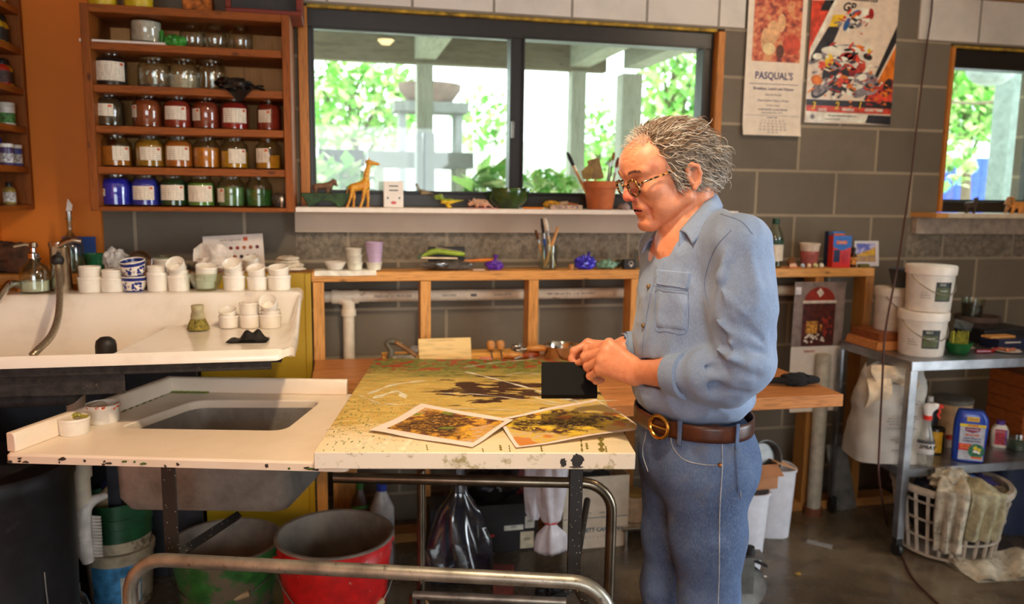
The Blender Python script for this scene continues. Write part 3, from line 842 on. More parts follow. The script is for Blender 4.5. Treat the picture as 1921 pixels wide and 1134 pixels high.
# ------------------------------------------------------------------ tubular frame that carries counter and board
m_tube=mat('spattered_tube',(160,156,144),0.36,0.7,var=0.2,scale=14,dark=((92,84,70),55,0.60))
m_tube2=mat('bare_tube',(120,108,92),0.25,0.9,var=0.2,scale=14)
n=N('spattered_black_iron')
bi=n.mix(n.mask(n.voro(95),0.16,0.10),(34,32,30),(186,178,158));n.base(bi);n.rough(0.45);m_iron=n.m
fr=thing('tube_frame','bent steel tube frame with black iron posts under the work table','table frame',(0,0,0))
FL,FR_=Vector((-0.449,1.947,0.55)),Vector((0.536,1.643,0.55))
def utube(name,L,R,rad,m,zl=0.0,zr=0.0,bend=0.09,left=True):
 d=(R-L).normalized();w=MB();z=Vector((0,0,1))
 P=[]
 def corner(p,din,dout):
  return[p-din*bend+0*din]+[p+bend*(dout*(1-math.cos(a))-din*(1-math.sin(a)))for a in[PI/2*k/8 for k in range(1,8)]]+[p+dout*bend]
 if left:P+=[Vector((L.x,L.y,zl))]+corner(L,z,d)
 else:P+=[L]
 P+=corner(R,d,-z)+[Vector((R.x,R.y,zr))]
 w.tube(P,rad,14);return part(fr,name,w,m)
utube('front_tube',FL-Vector((0.05,-0.015,0)),FR_+Vector((0.065,-0.02,0)),0.0168,m_tube)
utube('rear_tube',Vector((-0.018,2.42,0.553)),Vector((0.815,2.217,0.553)),0.0168,m_tube2,left=False)
def angle_iron(name,p,q,wd,m,rz=CAMROT):
 w=MB();h=q[2]-p[2];R=Matrix.Rotation(rz,3,'Z')
 c=Vector(((p[0]+q[0])/2,(p[1]+q[1])/2,(p[2]+q[2])/2))
 w.box(c,(wd,0.004,h),rz);w.box(c+R@Vector((-wd/2+0.002,wd/2,0)),(0.004,wd,h),rz);w.box(c+R@Vector((wd/2-0.006,0.004,0)),(0.004,0.008,h),rz)
 return part(fr,name,w,m,bevel=0.001)
angle_iron('post',(0.568,1.80,0.44),(0.568,1.80,0.7805),0.032,m_iron)
angle_iron('post',(-0.414,2.03,0.50),(-0.414,2.03,0.755),0.036,m_iron)
w=MB();w.tube([(-0.405,2.035,0.515),at_y(446,968,2.26)],0.014,4);part(fr,'brace',w,m_iron)
w=MB();w.tube([(0.572,1.66,0.455),(0.572,1.82,0.455),(0.74,2.23,0.50)],0.010,8);part(fr,'side_bar',w,m_iron)
w=MB();w.tube([(-0.44,1.955,0.545),(-0.414,2.03,0.51)],0.010,8);part(fr,'side_bar',w,m_iron)
a,b=at_y(795,1040,2.42),at_y(790,915,2.42)
w=MB();w.cyl((b.x,2.42,0.02),(b.x,2.42,0.56),0.0135,n=14);part(fr,'upright',w,m_tube2)
a,b=at_z(775,1117,0.16),at_z(1062,1130,0.16)
w=MB();w.cyl(a,b,0.013,n=12);part(fr,'lower_tube',w,m_tube)
w=MB();w.cyl((a.x,a.y,0),(a.x,a.y,0.16),0.013,n=12);w.cyl((b.x,b.y,0),(b.x,b.y,0.16),0.013,n=12);part(fr,'upright',w,m_tube2)
# ------------------------------------------------------------------ brown bench against the stud wall
bn=thing('work_bench','brown wooden bench with a thick plank top behind the painted board','bench',(0,0,0))
m_bench=wood('bench_plank',(206,136,78),(172,104,54),5,0,0.42,10)
for y0,y1,x0,x1 in((2.725,2.915,-0.09,1.648),(2.917,3.108,-0.088,1.648),(2.292,2.505,0.20,1.648),(2.507,2.723,0.20,1.648)):
 w=MB();w.box2((x0,y0,0.738),(x1,y1,0.780));part(bn,'plank',w,m_bench,bevel=0.003)
for x,y in((1.20,2.36),(1.34,3.04),(0.02,3.04)):
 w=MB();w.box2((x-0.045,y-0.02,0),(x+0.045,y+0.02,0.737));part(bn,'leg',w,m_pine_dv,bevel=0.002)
# ------------------------------------------------------------------ steel cart on the right
m_cart=mat('cart_steel',(150,150,152),0.34,0.9,var=0.18,scale=10,dark=((70,62,56),22,0.62))
sc=thing('steel_cart','worn steel utility cart with two shelves on casters, by the wall','cart',(0,0,0))
KX0,KX1,KY0,KY1=2.183,3.10,2.632,3.085
for nm,z,th in(('top_shelf',0.800,0.036),('lower_shelf',0.365,0.034)):
 w=MB();t_=0.003
 w.box2((KX0,KY0,z-t_),(KX1,KY1,z))
 w.box2((KX0,KY0-t_,z-th),(KX1,KY0,z));w.box2((KX0,KY1,z-th),(KX1,KY1+t_,z));w.box2((KX0-t_,KY0-t_,z-th),(KX0,KY1+t_,z));w.box2((KX1,KY0-t_,z-th),(KX1+t_,KY1+t_,z))
 part(sc,nm,w,m_cart,bevel=0.001)
for i,(x,y)in enumerate(((KX0,KY0),(KX1,KY0),(KX0,KY1),(KX1,KY1))):
 sx=1 if x==KX0 else-1;sy=1 if y==KY0 else-1
 w=MB();w.box2((x-sx*0.004,y-sy*0.0075,0.075),(x+sx*0.024,y-sy*0.0035,0.764));w.box2((x-sx*0.0075,y-sy*0.0075,0.075),(x-sx*0.0035,y+sy*0.024,0.764))
 l=part(sc,'leg',w,m_cart,bevel=0.0008)
 c=MB();c.box2((x-sx*0.004,y-0.012+sy*0.01,0.045),(x+sx*0.024,y+0.012+sy*0.01,0.078));c.cyl((x+sx*0.003,y+sy*0.01,0.027),(x+sx*0.017,y+sy*0.01,0.027),0.027,n=18)
 part(l,'caster',c,m_rubber)
w=MB();lx_=at_y(1889,720,3.07).x;w.box2((lx_-0.012,3.062,0.366),(lx_+0.012,3.084,0.763));part(sc,'rear_brace',w,m_cart)
p0=at_y(1608,850,3.0)
w=MB();w.box((2.245,3.098,0.16),(0.10,0.006,0.34),0.0,Matrix.Rotation(-0.25,3,'Y'))
solo('leaning_metal_sheet','grey metal strip leaning under the cart\'s far left end','metal sheet',w,mat('dull_sheet',(128,124,116),0.45,0.5,var=0.15))
# ------------------------------------------------------------------ painted board laid over bench and counter
ZS=0.8225
SA,SB=at_z(588,849,ZS),at_z(1193,850.5,ZS)
SD,SCn=at_z(721,673,ZS),at_z(1134,713,ZS)
ux=(SB-SA).normalized();uy=Vector((-ux.y,ux.x,0))
SW=(SB-SA).length;SL=(SD-SA).dot(uy)
bd=thing('painted_board','thick white door-sized board on the bench, its top painted as a woodland scene','painted board',SA,math.atan2(ux.y,ux.x))
n=N('landscape_paint')
s=n.sep();X,Y=n.math('DIVIDE',s[0],SW),n.math('DIVIDE',s[1],SL)
st=n.mapv((9,34,9));lo=n.mapv((5,12,5),rot=(0,0,0.25))
big=n.noise(1.0,6,0.62,lo,0.8);stri=n.noise(1.0,5,0.7,st,0.4)
g=n.mix(n.mask(stri,0.35,0.65),(236,206,118),(190,160,74))
g=n.mix(n.mask(n.noise(70,3,0.6),0.52,0.60),g,(226,176,84))
# cream bare ground towards the front edge
fr_=n.mask(n.math('ADD',Y,n.math('MULTIPLY',n.math('SUBTRACT',stri,0.5),0.35)),0.26,0.08)
g=n.mix(fr_,g,(244,226,188))
# green grass behind, red blooms on it
gr=n.mask(n.math('ADD',Y,n.math('MULTIPLY',n.math('SUBTRACT',big,0.5),0.5)),0.66,0.86)
g=n.mix(gr,g,n.mix(n.mask(n.noise(42,5,0.7),0.42,0.58),(150,150,72),(92,108,44)))
red=n.math('MULTIPLY',n.mask(n.noise(26,2,0.5,n.mapv((1,.8,1))),0.55,0.57),n.mask(n.math('ADD',Y,n.math('MULTIPLY',X,-0.12)),0.76,0.80))
g=n.mix(red,g,(176,62,32))
# dark brown water in flat ragged patches
wat=n.noise(1.0,5,0.6,n.mapv((4.0,12,5),rot=(0,0,0.16)),1.6)
reg=n.math('MULTIPLY',n.mask(Y,0.22,0.50),n.mask(Y,0.90,0.70))
reg=n.math('MULTIPLY',reg,n.mask(n.math('ADD',X,n.math('MULTIPLY',Y,0.25)),0.18,0.62))
g=n.mix(n.math('GREATER_THAN',n.math('ADD',wat,n.math('MULTIPLY',reg,0.28)),0.765),g,(70,40,24))
dg_=n.math('MULTIPLY',n.mask(n.noise(40,3,0.6,n.mapv((3,1,1),rot=(0,0,0.4))),0.60,0.63),n.mask(X,0.4,0.1))
g=n.mix(n.math('MULTIPLY',dg_,n.mask(Y,0.55,0.40)),g,(112,122,58))
n.base(g);n.rough(0.42);m_paint=n.m
n=N('door_edge')
e=n.mix(n.mask(n.noise(16,6,0.7),0.56,0.66),(238,228,210),(170,158,110))
e=n.mix(n.mask(n.noise(70,5,0.7),0.66,0.70),e,(92,78,46));n.base(e);n.rough(0.5)
w=MB();w.mat(0);w.add([(0,0,0),(SW,0,0),(SW,SL,0),(0,SL,0)],[(0,1,2,3)],False)
w.mat(1);th=0.0415
w.add([(0,0,0),(SW,0,0),(SW,SL,0),(0,SL,0),(0,0,-th),(SW,0,-th),(SW,SL,-th),(0,SL,-th)],[(0,4,5,1),(1,5,6,2),(2,6,7,3),(3,7,4,0),(4,7,6,5)],False)
part(bd,'board',w,[m_paint,n.m],bevel=0.0025)
# birch trunks, pale strokes and dribbles painted thickly on the board
def bloc(px,py):
 p=at_z(px,py,ZS)-SA;return(p.dot(ux),p.dot(uy))
def stroke(w,pts,wid,z=0.0006):
 P=[Vector((*bloc(*p),0))for p in pts];P=smoothpath(P,5);v=[];f=[]
 for i,p in enumerate(P):
  d=(P[min(i+1,len(P)-1)]-P[max(i-1,0)]).normalized();q=Vector((-d.y,d.x,0))
  ww=wid*(0.6+0.4*math.sin(i*1.7))*(0.6 if i in(0,len(P)-1)else 1)
  v+=[p+q*ww+Vector((0,0,z)),p-q*ww+Vector((0,0,z))]
 for i in range(len(P)-1):f.append((2*i,2*i+1,2*i+3,2*i+2))
 w.add(v,f,True)
w=MB()
for pts_,wd in(([(872,698),(930,712),(1000,731),(1060,748),(1130,768)],0.008),([(826,738),(900,741),(990,752),(1080,766),(1155,768)],0.004),([(870,690),(930,681),(985,676),(1012,671)],0.005),([(720,757),(800,765),(900,768),(1000,772)],0.003),([(674,742),(700,753),(712,756)],0.003),([(1010,738),(1070,752),(1160,752)],0.004),([(690,757),(740,760),(790,764)],0.002),([(950,705),(975,701),(1018,703)],0.004),([(1000,745),(1040,756),(1110,760),(1165,775)],0.005)):
 stroke(w,pts_,wd)
part(bd,'birch_strokes',w,mat('birch_paint',(242,226,206),0.5))
for pts_,wd in(([(700,822),(660,845)],0.016),([(735,816),(715,842)],0.012),([(776,820),(752,846)],0.012),([(690,740),(740,722),(800,715)],0.010),([(700,748),(745,735),(760,748)],0.014)):
 w=MB();stroke(w,pts_,wd,0.0004);part(bd,'cream_stroke',w,mat('cream_paint',(248,230,196),0.5))
w=MB()
for(x,y0,y1,wd)in((1090,825,849,0.003),(1127,822,849,0.009),(1136,838,849,0.003),(955,836,849,0.002),(905,842,849,0.002),(938,836,846,0.004),(1015,838,848,0.003),(1100,832,844,0.004),(800,835,846,0.002)):
 stroke(w,[(x,y0),(x+1,(y0+y1)/2),(x+2,y1)],wd,0.0005)
for(x,y)in((672,722),(666,728),(640,775),(628,790),(622,800),(612,808),(650,770),(632,812),(610,820),(645,800),(655,806)):
 stroke(w,[(x,y),(x+8,y-2),(x+14,y-1)],0.002,0.0005)
part(bd,'olive_dribbles',w,mat('olive_paint',(132,118,50),0.5))
w=MB();T=FACE_CAM
def edge_blot(px,py,rx,rz,seed):
 x,_=bloc(px,849);z=-(py-849)*2.0/FPX*0.87
 rd=random.Random(seed);o_=[]
 for k in range(28):
  a=2*PI*k/28;r=1+0.22*rd.uniform(-1,1)+(0.35 if rd.random()<0.1 else 0)
  o_.append((x+rx*r*math.cos(a),z+rz*r*math.sin(a)))
 w.add([(p[0],-0.0005,p[1])for p in o_]+[(x,-0.0012,z)],[(k,(k+1)%28,28)for k in range(28)],True)
edge_blot(1083,865,0.014,0.015,2);edge_blot(1057,870,0.007,0.010,3);edge_blot(1083,879,0.016,0.002,4)
part(bd,'black_blots',w,mat('black_paint',(40,34,30),0.5))
# ================================================================== things on the wall cabinet
m_glass=glassy('jar_glass',(251,253,250),0.5,0.04)
n=N('paper_label');s=n.sep()
ln=n.math('GREATER_THAN',n.math('SINE',n.math('MULTIPLY',s[2],900.0)),0.25)
ln=n.math('MULTIPLY',ln,n.mask(n.noise(160,2,0.5,n.mapv((1,1,0.2))),0.46,0.52))
n.base(n.mix(n.math('MULTIPLY',ln,0.5),(232,218,194),(130,112,96)));n.rough(0.6);m_label=n.m
m_tag=mat('orange_print',(206,92,50),0.6)
def jar_shell(w,r,h):
 pr=[(0,0),(r*0.9,0),(r,h*0.04),(r,h*0.66),(r*0.93,h*0.76),(r*0.72,h*0.84),(r*0.70,h*0.90),(r*0.78,h*0.92),(r*0.78,h*0.97),(r*0.74,h*0.98)]
 inner=[(r*0.66,h*0.95),(r*0.66,h*0.84),(r*0.90,h*0.73),(r*0.95,h*0.64),(r*0.95,h*0.05),(0,h*0.03)]
 return w.lathe(pr+inner,n=32)
def jar(label,loc,r,h,col=None,fill=0.7,lab=None,turn=0.0,group=None,lid=True,name='pigment_jar'):
 t=thing(name,label,'jar',loc,0,group)
 w=MB();jar_shell(w,r,h);part(t,'glass',w,m_glass,sharp=60)
 if col:
  f_=fill;w=MB();pr=[(0,h*0.045),(r*0.93,h*0.055),(r*0.935,h*min(f_,0.64))]
  if f_>0.66:pr+=[(r*0.89,h*0.735)]
  if f_>0.75:pr+=[(r*0.66,h*0.83)]
  pr+=[(r*0.3,h*(min(f_,0.83)+0.015)),(0,h*min(f_,0.83))]
  w.lathe(pr,n=28);part(t,'pigment',w,mat('pigment_%02x%02x%02x'%col,col,0.9,var=0.10,scale=60))
 if lid:
  w=MB();w.lathe([(0,h*0.985),(r*0.76,h*0.985),(r*0.8,h*1.0),(r*0.76,h*1.03),(r*0.3,h*1.04),(0,h*1.04)],n=28);part(t,'lid',w,m_glass,sharp=60)
 if lab:
  a,b,z0,z1=lab;a0,a1=-PI/2+turn+a,-PI/2+turn+b;rr=r*1.012
  w=MB();w.lathe([(rr,h*z0),(rr,h*z1)],n=16,a0=a0,a1=a1)
  l=part(t,'label',w,m_label)
  w=MB();w.lathe([(rr*1.004,h*(z1-0.10)),(rr*1.004,h*(z1-0.03))],n=4,a0=a1-0.32,a1=a1-0.10);part(l,'printed_mark',w,m_tag)
 return t
JY=3.155
ORD=['leftmost','second from the left','third from the left','fourth from the left','fifth from the left','rightmost']
rows=[(2,'red row of the wall cabinet',[(208,55,(70,52,30),.80,(-1.1,0.55,.30,.66),'murky brown'),(281,52,(150,66,22),.82,(-1.3,-0.55,.30,.66),'rust brown'),(337,51,(156,40,16),.83,(-0.8,0.75,.26,.66),'brick red'),(390,49,(142,50,20),.83,(-1.2,-0.3,.26,.62),'reddish brown'),(443,52,(166,22,14),.83,(-0.75,1.0,.22,.66),'deep red'),(507,46,(150,40,16),.83,(-0.9,0.2,.26,.64),'dark red')]),(3,'yellow row of the wall cabinet',[(219,55,(190,112,14),.62,(0.0,1.1,.20,.62),'ochre'),(282,52,(176,124,20),.78,(-0.5,1.0,.22,.62),'mustard'),(336,52,(196,108,24),.83,(-0.7,0.9,.24,.66),'tan orange'),(388,49,(196,116,8),.64,None,'golden ochre'),(440,51,(206,146,12),.55,(-0.3,1.0,.18,.62),'yellow'),(504,50,(200,134,14),.45,(-1.0,0.1,.22,.66),'dull yellow')]),(4,'blue and green row of the wall cabinet',[(215,57,(22,34,190),.80,(-1.2,-0.45,.30,.52),'bright blue'),(270,51,(52,62,184),.78,(-0.75,0.8,.20,.62),'violet blue'),(323,50,(18,66,22),.80,(-0.85,0.95,.20,.66),'dark green'),(375,51,(104,148,50),.72,(-0.9,1.0,.16,.66),'leaf green'),(432,51,(84,120,62),.62,(-1.2,-0.4,.16,.58),'grey green'),(484,50,(44,100,40),.56,None,'moss green')])]
for si,gname,js in rows:
 for i,(px,wpx,col,fill,lab,cn)in enumerate(js):
  x=at_y(px,300,JY).x;r=wpx/2*JY*0.93/FPX
  jar('jar of %s pigment, %s in the cabinet\'s %s'%(cn,ORD[i],gname.split(' of ')[0]),(x,JY,SH[si]+0.0005),r,0.118,col,fill,lab,group=gname)
x=at_y(207,130,JY).x;jar('dark jar with a big pale label, at the left of the second cabinet shelf',(x,JY,SH[1]+0.0005),0.058,0.122,(16,17,24),.83,(-0.7,1.1,.16,.70))
for px,wpx,col,fill,lb in((289,54,(96,92,86),.12,'empty clear jar right of the dark labelled jar'),(345,50,(200,188,164),.45,'clear jar half full of white powder on the second cabinet shelf'),(397,48,(120,96,60),.10,'nearly empty clear jar beside the black plastic bag')):
 jar(lb,(at_y(px,130,JY).x,JY,SH[1]+0.0005),wpx/2*JY/FPX,0.112,col,fill)
def top_jar(px,lb):
 t=thing('upturned_jar',lb,'jar',(at_y(px,70,JY).x,JY,SH[0]+0.0005))
 w=MB();r,h=0.044,0.098
 w.lathe([(r*0.80,0),(r*0.84,h*.04),(r*0.98,h*0.08),(r,h*.5),(r*.96,h*.68),(r*.70,h*.80),(r*.62,h*.90),(r*.60,h*.97),(r*.5,h),(0,h),(0,h*.97),(r*.55,h*.95),(r*.66,h*.78),(r*.93,h*.64),(r*.95,h*.1),(r*.78,0.001)],n=28)
 part(t,'glass',w,m_glass,sharp=60)
 return t
top_jar(361,'left one of the three small clear jars turned upside down on the top shelf')
top_jar(403,'middle one of the three small clear jars turned upside down on the top shelf')
top_jar(451,'right one of the three small clear jars turned upside down on the top shelf')
p=at_y(232,80,3.12)
w=MB();w.box((0,0,0.006),(0.275,0.09,0.010));bdw=solo('white_strip_board','thin white board lying on the top cabinet shelf under the big jar','board',w,m_white_paint,(at_y(233,80,3.1).x,3.12,SH[0]),0.0,bevel=0.001)
jar('big clear jar of white powder on the top shelf, standing on the thin white board',(at_y(274,60,3.14).x,3.14,SH[0]+0.0115),0.053,0.117,(196,186,172),.66)
w=MB();w.blob((0,0,0.022),(0.038,0.03,0.024),3,0.3,2.5,12,flatz=-0.021);w.blob((-0.045,0.01,0.03),(0.012,0.01,0.03),5,0.4,2,8,flatz=-0.029)
solo('green_cloth_lump','crumpled green lump on the top cabinet shelf beside the big jar','cloth',w,mat('green_plastic',(58,140,44),0.4),(at_y(328,70,3.12).x,3.12,SH[0]))
m_blackfilm=mat('black_plastic_film',(24,22,22),0.18,var=0.2,coat=0.4)
pb_=at_y(450,170,3.08)
w=MB()
w.grid(lambda u,v:(-0.075+0.15*u+0.012*math.sin(9*v),0.02-0.075*v+0.01*math.sin(7*u),0.035*(1-u)*(1-v)**2+0.012+0.008*math.sin(11*u+5*v)-(0.05*max(0,v-0.6)/0.4*math.exp(-((u-0.45)/0.28)**2)if v>0.6 else 0)),26,18)
w.blob((-0.02,-0.02,0.02),(0.055,0.03,0.022),8,0.5,3,14,flatz=-0.019)
solo('black_plastic_bag','shiny black plastic bag hanging over the edge of the second cabinet shelf','bag',w,m_blackfilm,(pb_.x,3.085,SH[1]))
w=MB();rd=random.Random(2)
w.blob((0,0,0.026),(0.028,0.025,0.028),4,0.3,3,12,flatz=-0.0255)
t=solo('small_clear_bag','small clear bag of odds and ends at the right end of the bottom cabinet shelf','bag',w,glassy('clear_plastic',(225,225,225),0.4,0.1,haze=0.25,hazecol=(190,185,180),hazescale=30),(at_y(525,375,3.1).x,3.10,SH[4]+0.0005))
w=MB();w.box((0.006,0,0.02),(0.008,0.012,0.036));part(t,'pale_stub',w,mat('pale_stub',(220,170,130),0.6));w=MB();w.ell((-0.008,-0.004,0.015),(0.012,0.01,0.014),8);part(t,'dark_scrap',w,m_rubber)
# on top of the wall cabinet
m_ytub=mat('yellow_tub',(206,176,30),0.4)
for px,lb in((192,'yellow tub on top of the wall cabinet, the left one'),(260,'yellow tub on top of the wall cabinet, the one nearer the brown block')):
 w=MB();w.lathe([(0,0),(0.042,0),(0.046,0.004),(0.049,0.075),(0.052,0.078),(0.052,0.09),(0,0.092)],n=28);solo('yellow_tub',lb,'tub',w,m_ytub,(at_y(px,0,3.13).x,3.13,2.0475),sharp=30)
w=MB();w.box((0,0,0.03),(0.10,0.07,0.06));solo('rust_brown_block','rust brown block on top of the wall cabinet','block',w,mat('rusty_block',(150,84,30),0.9,var=0.4,scale=50,bump=0.6),(at_y(372,0,3.13).x,3.13,2.0475),bevel=0.004)
t=thing('red_wood_box','dark red wooden box on the right end of the wall cabinet top','box',(at_y(494,10,3.1).x,3.17,2.0475))
m_redwood=wood('red_wood',(128,44,22),(96,30,14),5,0,0.4)
for x0,x1,z0,z1 in((-0.125,0.135,0,0.016),(-0.125,0.135,0.144,0.16),(-0.125,-0.107,0.0165,0.1435),(0.115,0.135,0.0165,0.1435)):
 w=MB();w.box2((x0,-0.11,z0),(x1,0.10,z1));part(t,'frame_board',w,m_redwood,bevel=0.002)
w=MB();w.box2((-0.1065,-0.09,0.0165),(0.1145,0.10,0.1435));part(t,'interior_shade',w,mat('box_shade',(52,50,48),0.7))  # dark block standing in for the shade inside the open box
# small paint bottles in the cabinet on the side wall
def small_bottle(label,px,si,r,h,body,cap_c,lab_c=None,X=-1.145,kind='bottle',z=None):
 zz=SH[si]if z is None else z
 p=at_x(px,200,X)
 t=thing('paint_bottle' if kind=='bottle' else 'paint_tub',label,kind,(X,min(3.255,max(2.15,p.y)),zz+0.0005))
 w=MB()
 if kind=='bottle':w.lathe([(0,0),(r*.95,0),(r,h*.03),(r,h*.62),(r*.9,h*.70),(r*.5,h*.78),(r*.5,h*.80)],n=20)
 else:w.lathe([(0,0),(r*.95,0),(r,h*.03),(r,h*.8),(r*.9,h*.82)],n=20)
 part(t,'body',w,mat('body_%02x%02x%02x'%body,body,0.35),sharp=50)
 w=MB();c0=.79 if kind=='bottle' else .82;cr=.55 if kind=='bottle' else 1.04
 w.lathe([(r*cr,h*c0),(r*cr,h*.98),(r*cr*.85,h),(0,h)],n=20);part(t,'cap',w,mat('cap_%02x%02x%02x'%cap_c,cap_c,0.4),sharp=50)
 if lab_c:
  w=MB();w.lathe([(r*1.01,h*.12),(r*1.01,h*.55)],n=20);part(t,'label',w,mat('lab_%02x%02x%02x'%lab_c,lab_c,0.6,var=0.5,scale=90))
BLK,WHT=(24,22,22),(228,224,214)
small_bottle('yellow capped tub cut by the photo\'s top left corner',9,0,0.022,0.075,(200,196,190),(190,160,30),(206,196,180),z=2.062,kind='tub')
small_bottle('small yellow bottle at the right end of the side cabinet\'s highest visible shelf',27,0,0.017,0.075,(190,150,24),BLK,None,z=2.062)
small_bottle('yellow paint bottle with black label, cut by the photo\'s left edge',6,0,0.020,0.105,(196,156,24),BLK,(40,36,30))
small_bottle('yellow paint bottle with black cap, next to the end panel of the side cabinet',22,0,0.020,0.105,(196,150,20),BLK,(40,36,30))
small_bottle('red paint bottle with a dark label in the side cabinet',9,1,0.024,0.095,(186,40,20),BLK,(70,50,46))
small_bottle('yellow paint bottle with a broad dark label beside the red bottle',34,1,0.024,0.095,(200,160,20),BLK,(44,40,38))
small_bottle('white tub with a green band in the side cabinet',12,2,0.026,0.082,WHT,(210,208,196),(70,116,60),kind='tub')
small_bottle('white tub with a yellow band at the right end of its side cabinet shelf',35,2,0.022,0.074,WHT,(224,216,196),(216,160,50),kind='tub')
small_bottle('blue capped bottle half hidden behind two white lidded tubs',11,3,0.018,0.100,(60,60,130),(28,44,170),None,X=-1.185)
small_bottle('white lidded tub of dark purple in the side cabinet, left of its pair',6,3,0.021,0.076,(84,66,110),WHT,(186,178,190),kind='tub',X=-1.13)
small_bottle('white lidded tub of blue violet nearest the side cabinet\'s end panel',27,3,0.021,0.076,(70,76,150),WHT,(190,190,206),kind='tub',X=-1.13)
small_bottle('small white labelled jar with black cap on the side cabinet\'s lowest shelf',6,4,0.020,0.08,(150,130,60),BLK,(214,206,180))
# ================================================================== on the sink
m_china=mat('white_china',(240,232,218),0.25,var=0.03,coat=0.4)
def ram_mesh(r,h):
 w=MB();w.lathe([(0,0.0),(r*.90,0.0),(r*.93,h*.05),(r*.965,h*.80)],n=64,ribs=64,rib=0.012)
 w.lathe([(r*.975,h*.80),(r,h*.84),(r,h*.97),(r*.97,h),(r*.93,h*.97),(r*.88,h*.14),(r*.80,h*.09),(0,h*.08)],n=40)
 return w.mesh('ramekin',m_china,50)
RM={}
def ramekin(label,loc,r=0.04,h=0.05,tilt=None,group=None):
 key=(round(r,3),round(h,3))
 if key not in RM:RM[key]=ram_mesh(r,h)
 o=link(bpy.data.objects.new('ramekin',RM[key]));o.location=loc
 if tilt:o.rotation_euler=tilt
 return tag(o,label,'ramekin',group)
LZ,LY=1.0865,2.865
def lx(px,Y=LY):return at_y(px,540,Y).x
def rad(wpx,Y=LY):return wpx/2*(Y*0.99)/FPX
GR='white ramekins on the sink back ledge'
ORD8=['first','second','third','fourth','fifth','sixth','seventh','eighth']
stk=[(170,[(41,26,0,0),(36,24,20,0)]),(212,[(40,24,0,0),(35,20,18,0)]),(296,[(36,33,0,0),(33,16,28,0)]),(336,[(38,28,0,0),(34,12,24,0),(32,20,30,0.75)]),(440,[(40,26,0,0),(36,12,22,0),(33,20,28,0.55)]),(483,[(37,24,0,0),(33,18,21,0.35)]),(524,[(42,26,0,0),(37,18,22,0.22)])]
for i,(px,lev)in enumerate(stk):
 for j,(wp,hp_,zo,ti)in enumerate(lev):
  r=rad(wp);h=hp_*LY/FPX;k=LY/FPX
  if len(lev)==1:pos='only'
  else:pos=('bottom','top')[j]if len(lev)==2 else('bottom','middle','top')[j]
  extra=', tilted' if ti>0.5 else ''
  ramekin('%s ramekin of the %s stack from the left on the sink ledge%s'%(pos,ORD8[i],extra),(lx(px),LY,LZ+zo*k+(r*math.sin(ti)*0.55 if ti else 0)),r,h,(ti,-ti*0.3,0)if ti else None,GR)
# blue and white cups
n=N('blue_white_china');s=n.sep()
z=s[2]
bands=n.math('ADD',n.math('MULTIPLY',n.math('GREATER_THAN',z,0.036),n.math('LESS_THAN',z,0.047)),n.math('LESS_THAN',z,0.004))
pat=n.math('MULTIPLY',n.math('GREATER_THAN',n.noise(70,2,0.6),0.55),n.math('LESS_THAN',z,0.034))
n.base(n.mix(n.math('ADD',bands,pat,True),(236,228,214),(24,40,120)));n.rough(0.2);m_bw=n.m
w=MB();w.lathe([(0,0),(0.030,0),(0.031,0.004),(0.036,0.018),(0.0405,0.05),(0.039,0.051),(0.034,0.018),(0.028,0.008),(0,0.007)],n=36)
c1=solo('blue_white_cup','lower one of two stacked blue and white china cups','cup',w,m_bw,(lx(252),LY,LZ),group='blue and white cups')
dup(c1,(lx(254),LY-0.002,LZ+0.055),'upper blue and white china cup, set crooked on its twin',rot=(0.12,-0.16,0.5))
# glass bowl holding ramekins
m_clear=glassy('clear_glass',(240,246,240),0.45,0.03)
w=MB();w.lathe([(0,0),(0.034,0),(0.036,0.004),(0.046,0.02),(0.057,0.06),(0.0555,0.06),(0.044,0.02),(0.032,0.006),(0,0.005)],n=36)
solo('glass_bowl','clear glass bowl on the sink ledge holding a few ramekins','bowl',w,m_clear,(lx(387),LY,LZ),sharp=60)
ramekin('lower ramekin nested inside the clear glass bowl',(lx(386),LY,LZ+0.007),0.031,0.035)
ramekin('middle ramekin nested inside the clear glass bowl',(lx(388),LY,LZ+0.030),0.034,0.032)
ramekin('top ramekin heaped over the clear glass bowl',(lx(388),LY,LZ+0.050),0.037,0.036,(0.16,0.1,0))
# the shelf ledge behind
EZ,EY=1.1195,3.17
def ex(px,Y=EY):return at_y(px,500,Y).x
ramekin('big white ramekin standing alone behind the blue and white cups',(ex(309,3.18),3.18,EZ),0.043,0.05)
w=MB();w.lathe([(0,0),(0.022,0.0),(0.03,0.012),(0.033,0.03),(0.031,0.03),(0.026,0.012),(0,0.006)],n=24);solo('glass_dish','small glass dish heaped in the big lone ramekin','dish',w,m_clear,(ex(309,3.18),3.18,EZ+0.031),sharp=60)
ramekin('small ramekin standing behind the gap of the fifth and sixth stacks',(ex(472,3.16),3.16,EZ),0.031,0.036)
ramekin('small ramekin set crooked on the one behind the stacks',(ex(473,3.16),3.16,EZ+0.026),0.030,0.030,(0.3,-0.15,0))
w=MB();w.lathe([(0,0),(0.018,0),(0.034,0.016),(0.033,0.017),(0.017,0.003),(0,0.003)],n=24);solo('shallow_dish','shallow white dish just behind the rightmost ramekin stack','dish',w,m_china,(ex(508,3.14),3.14,EZ+0.0),group=None)
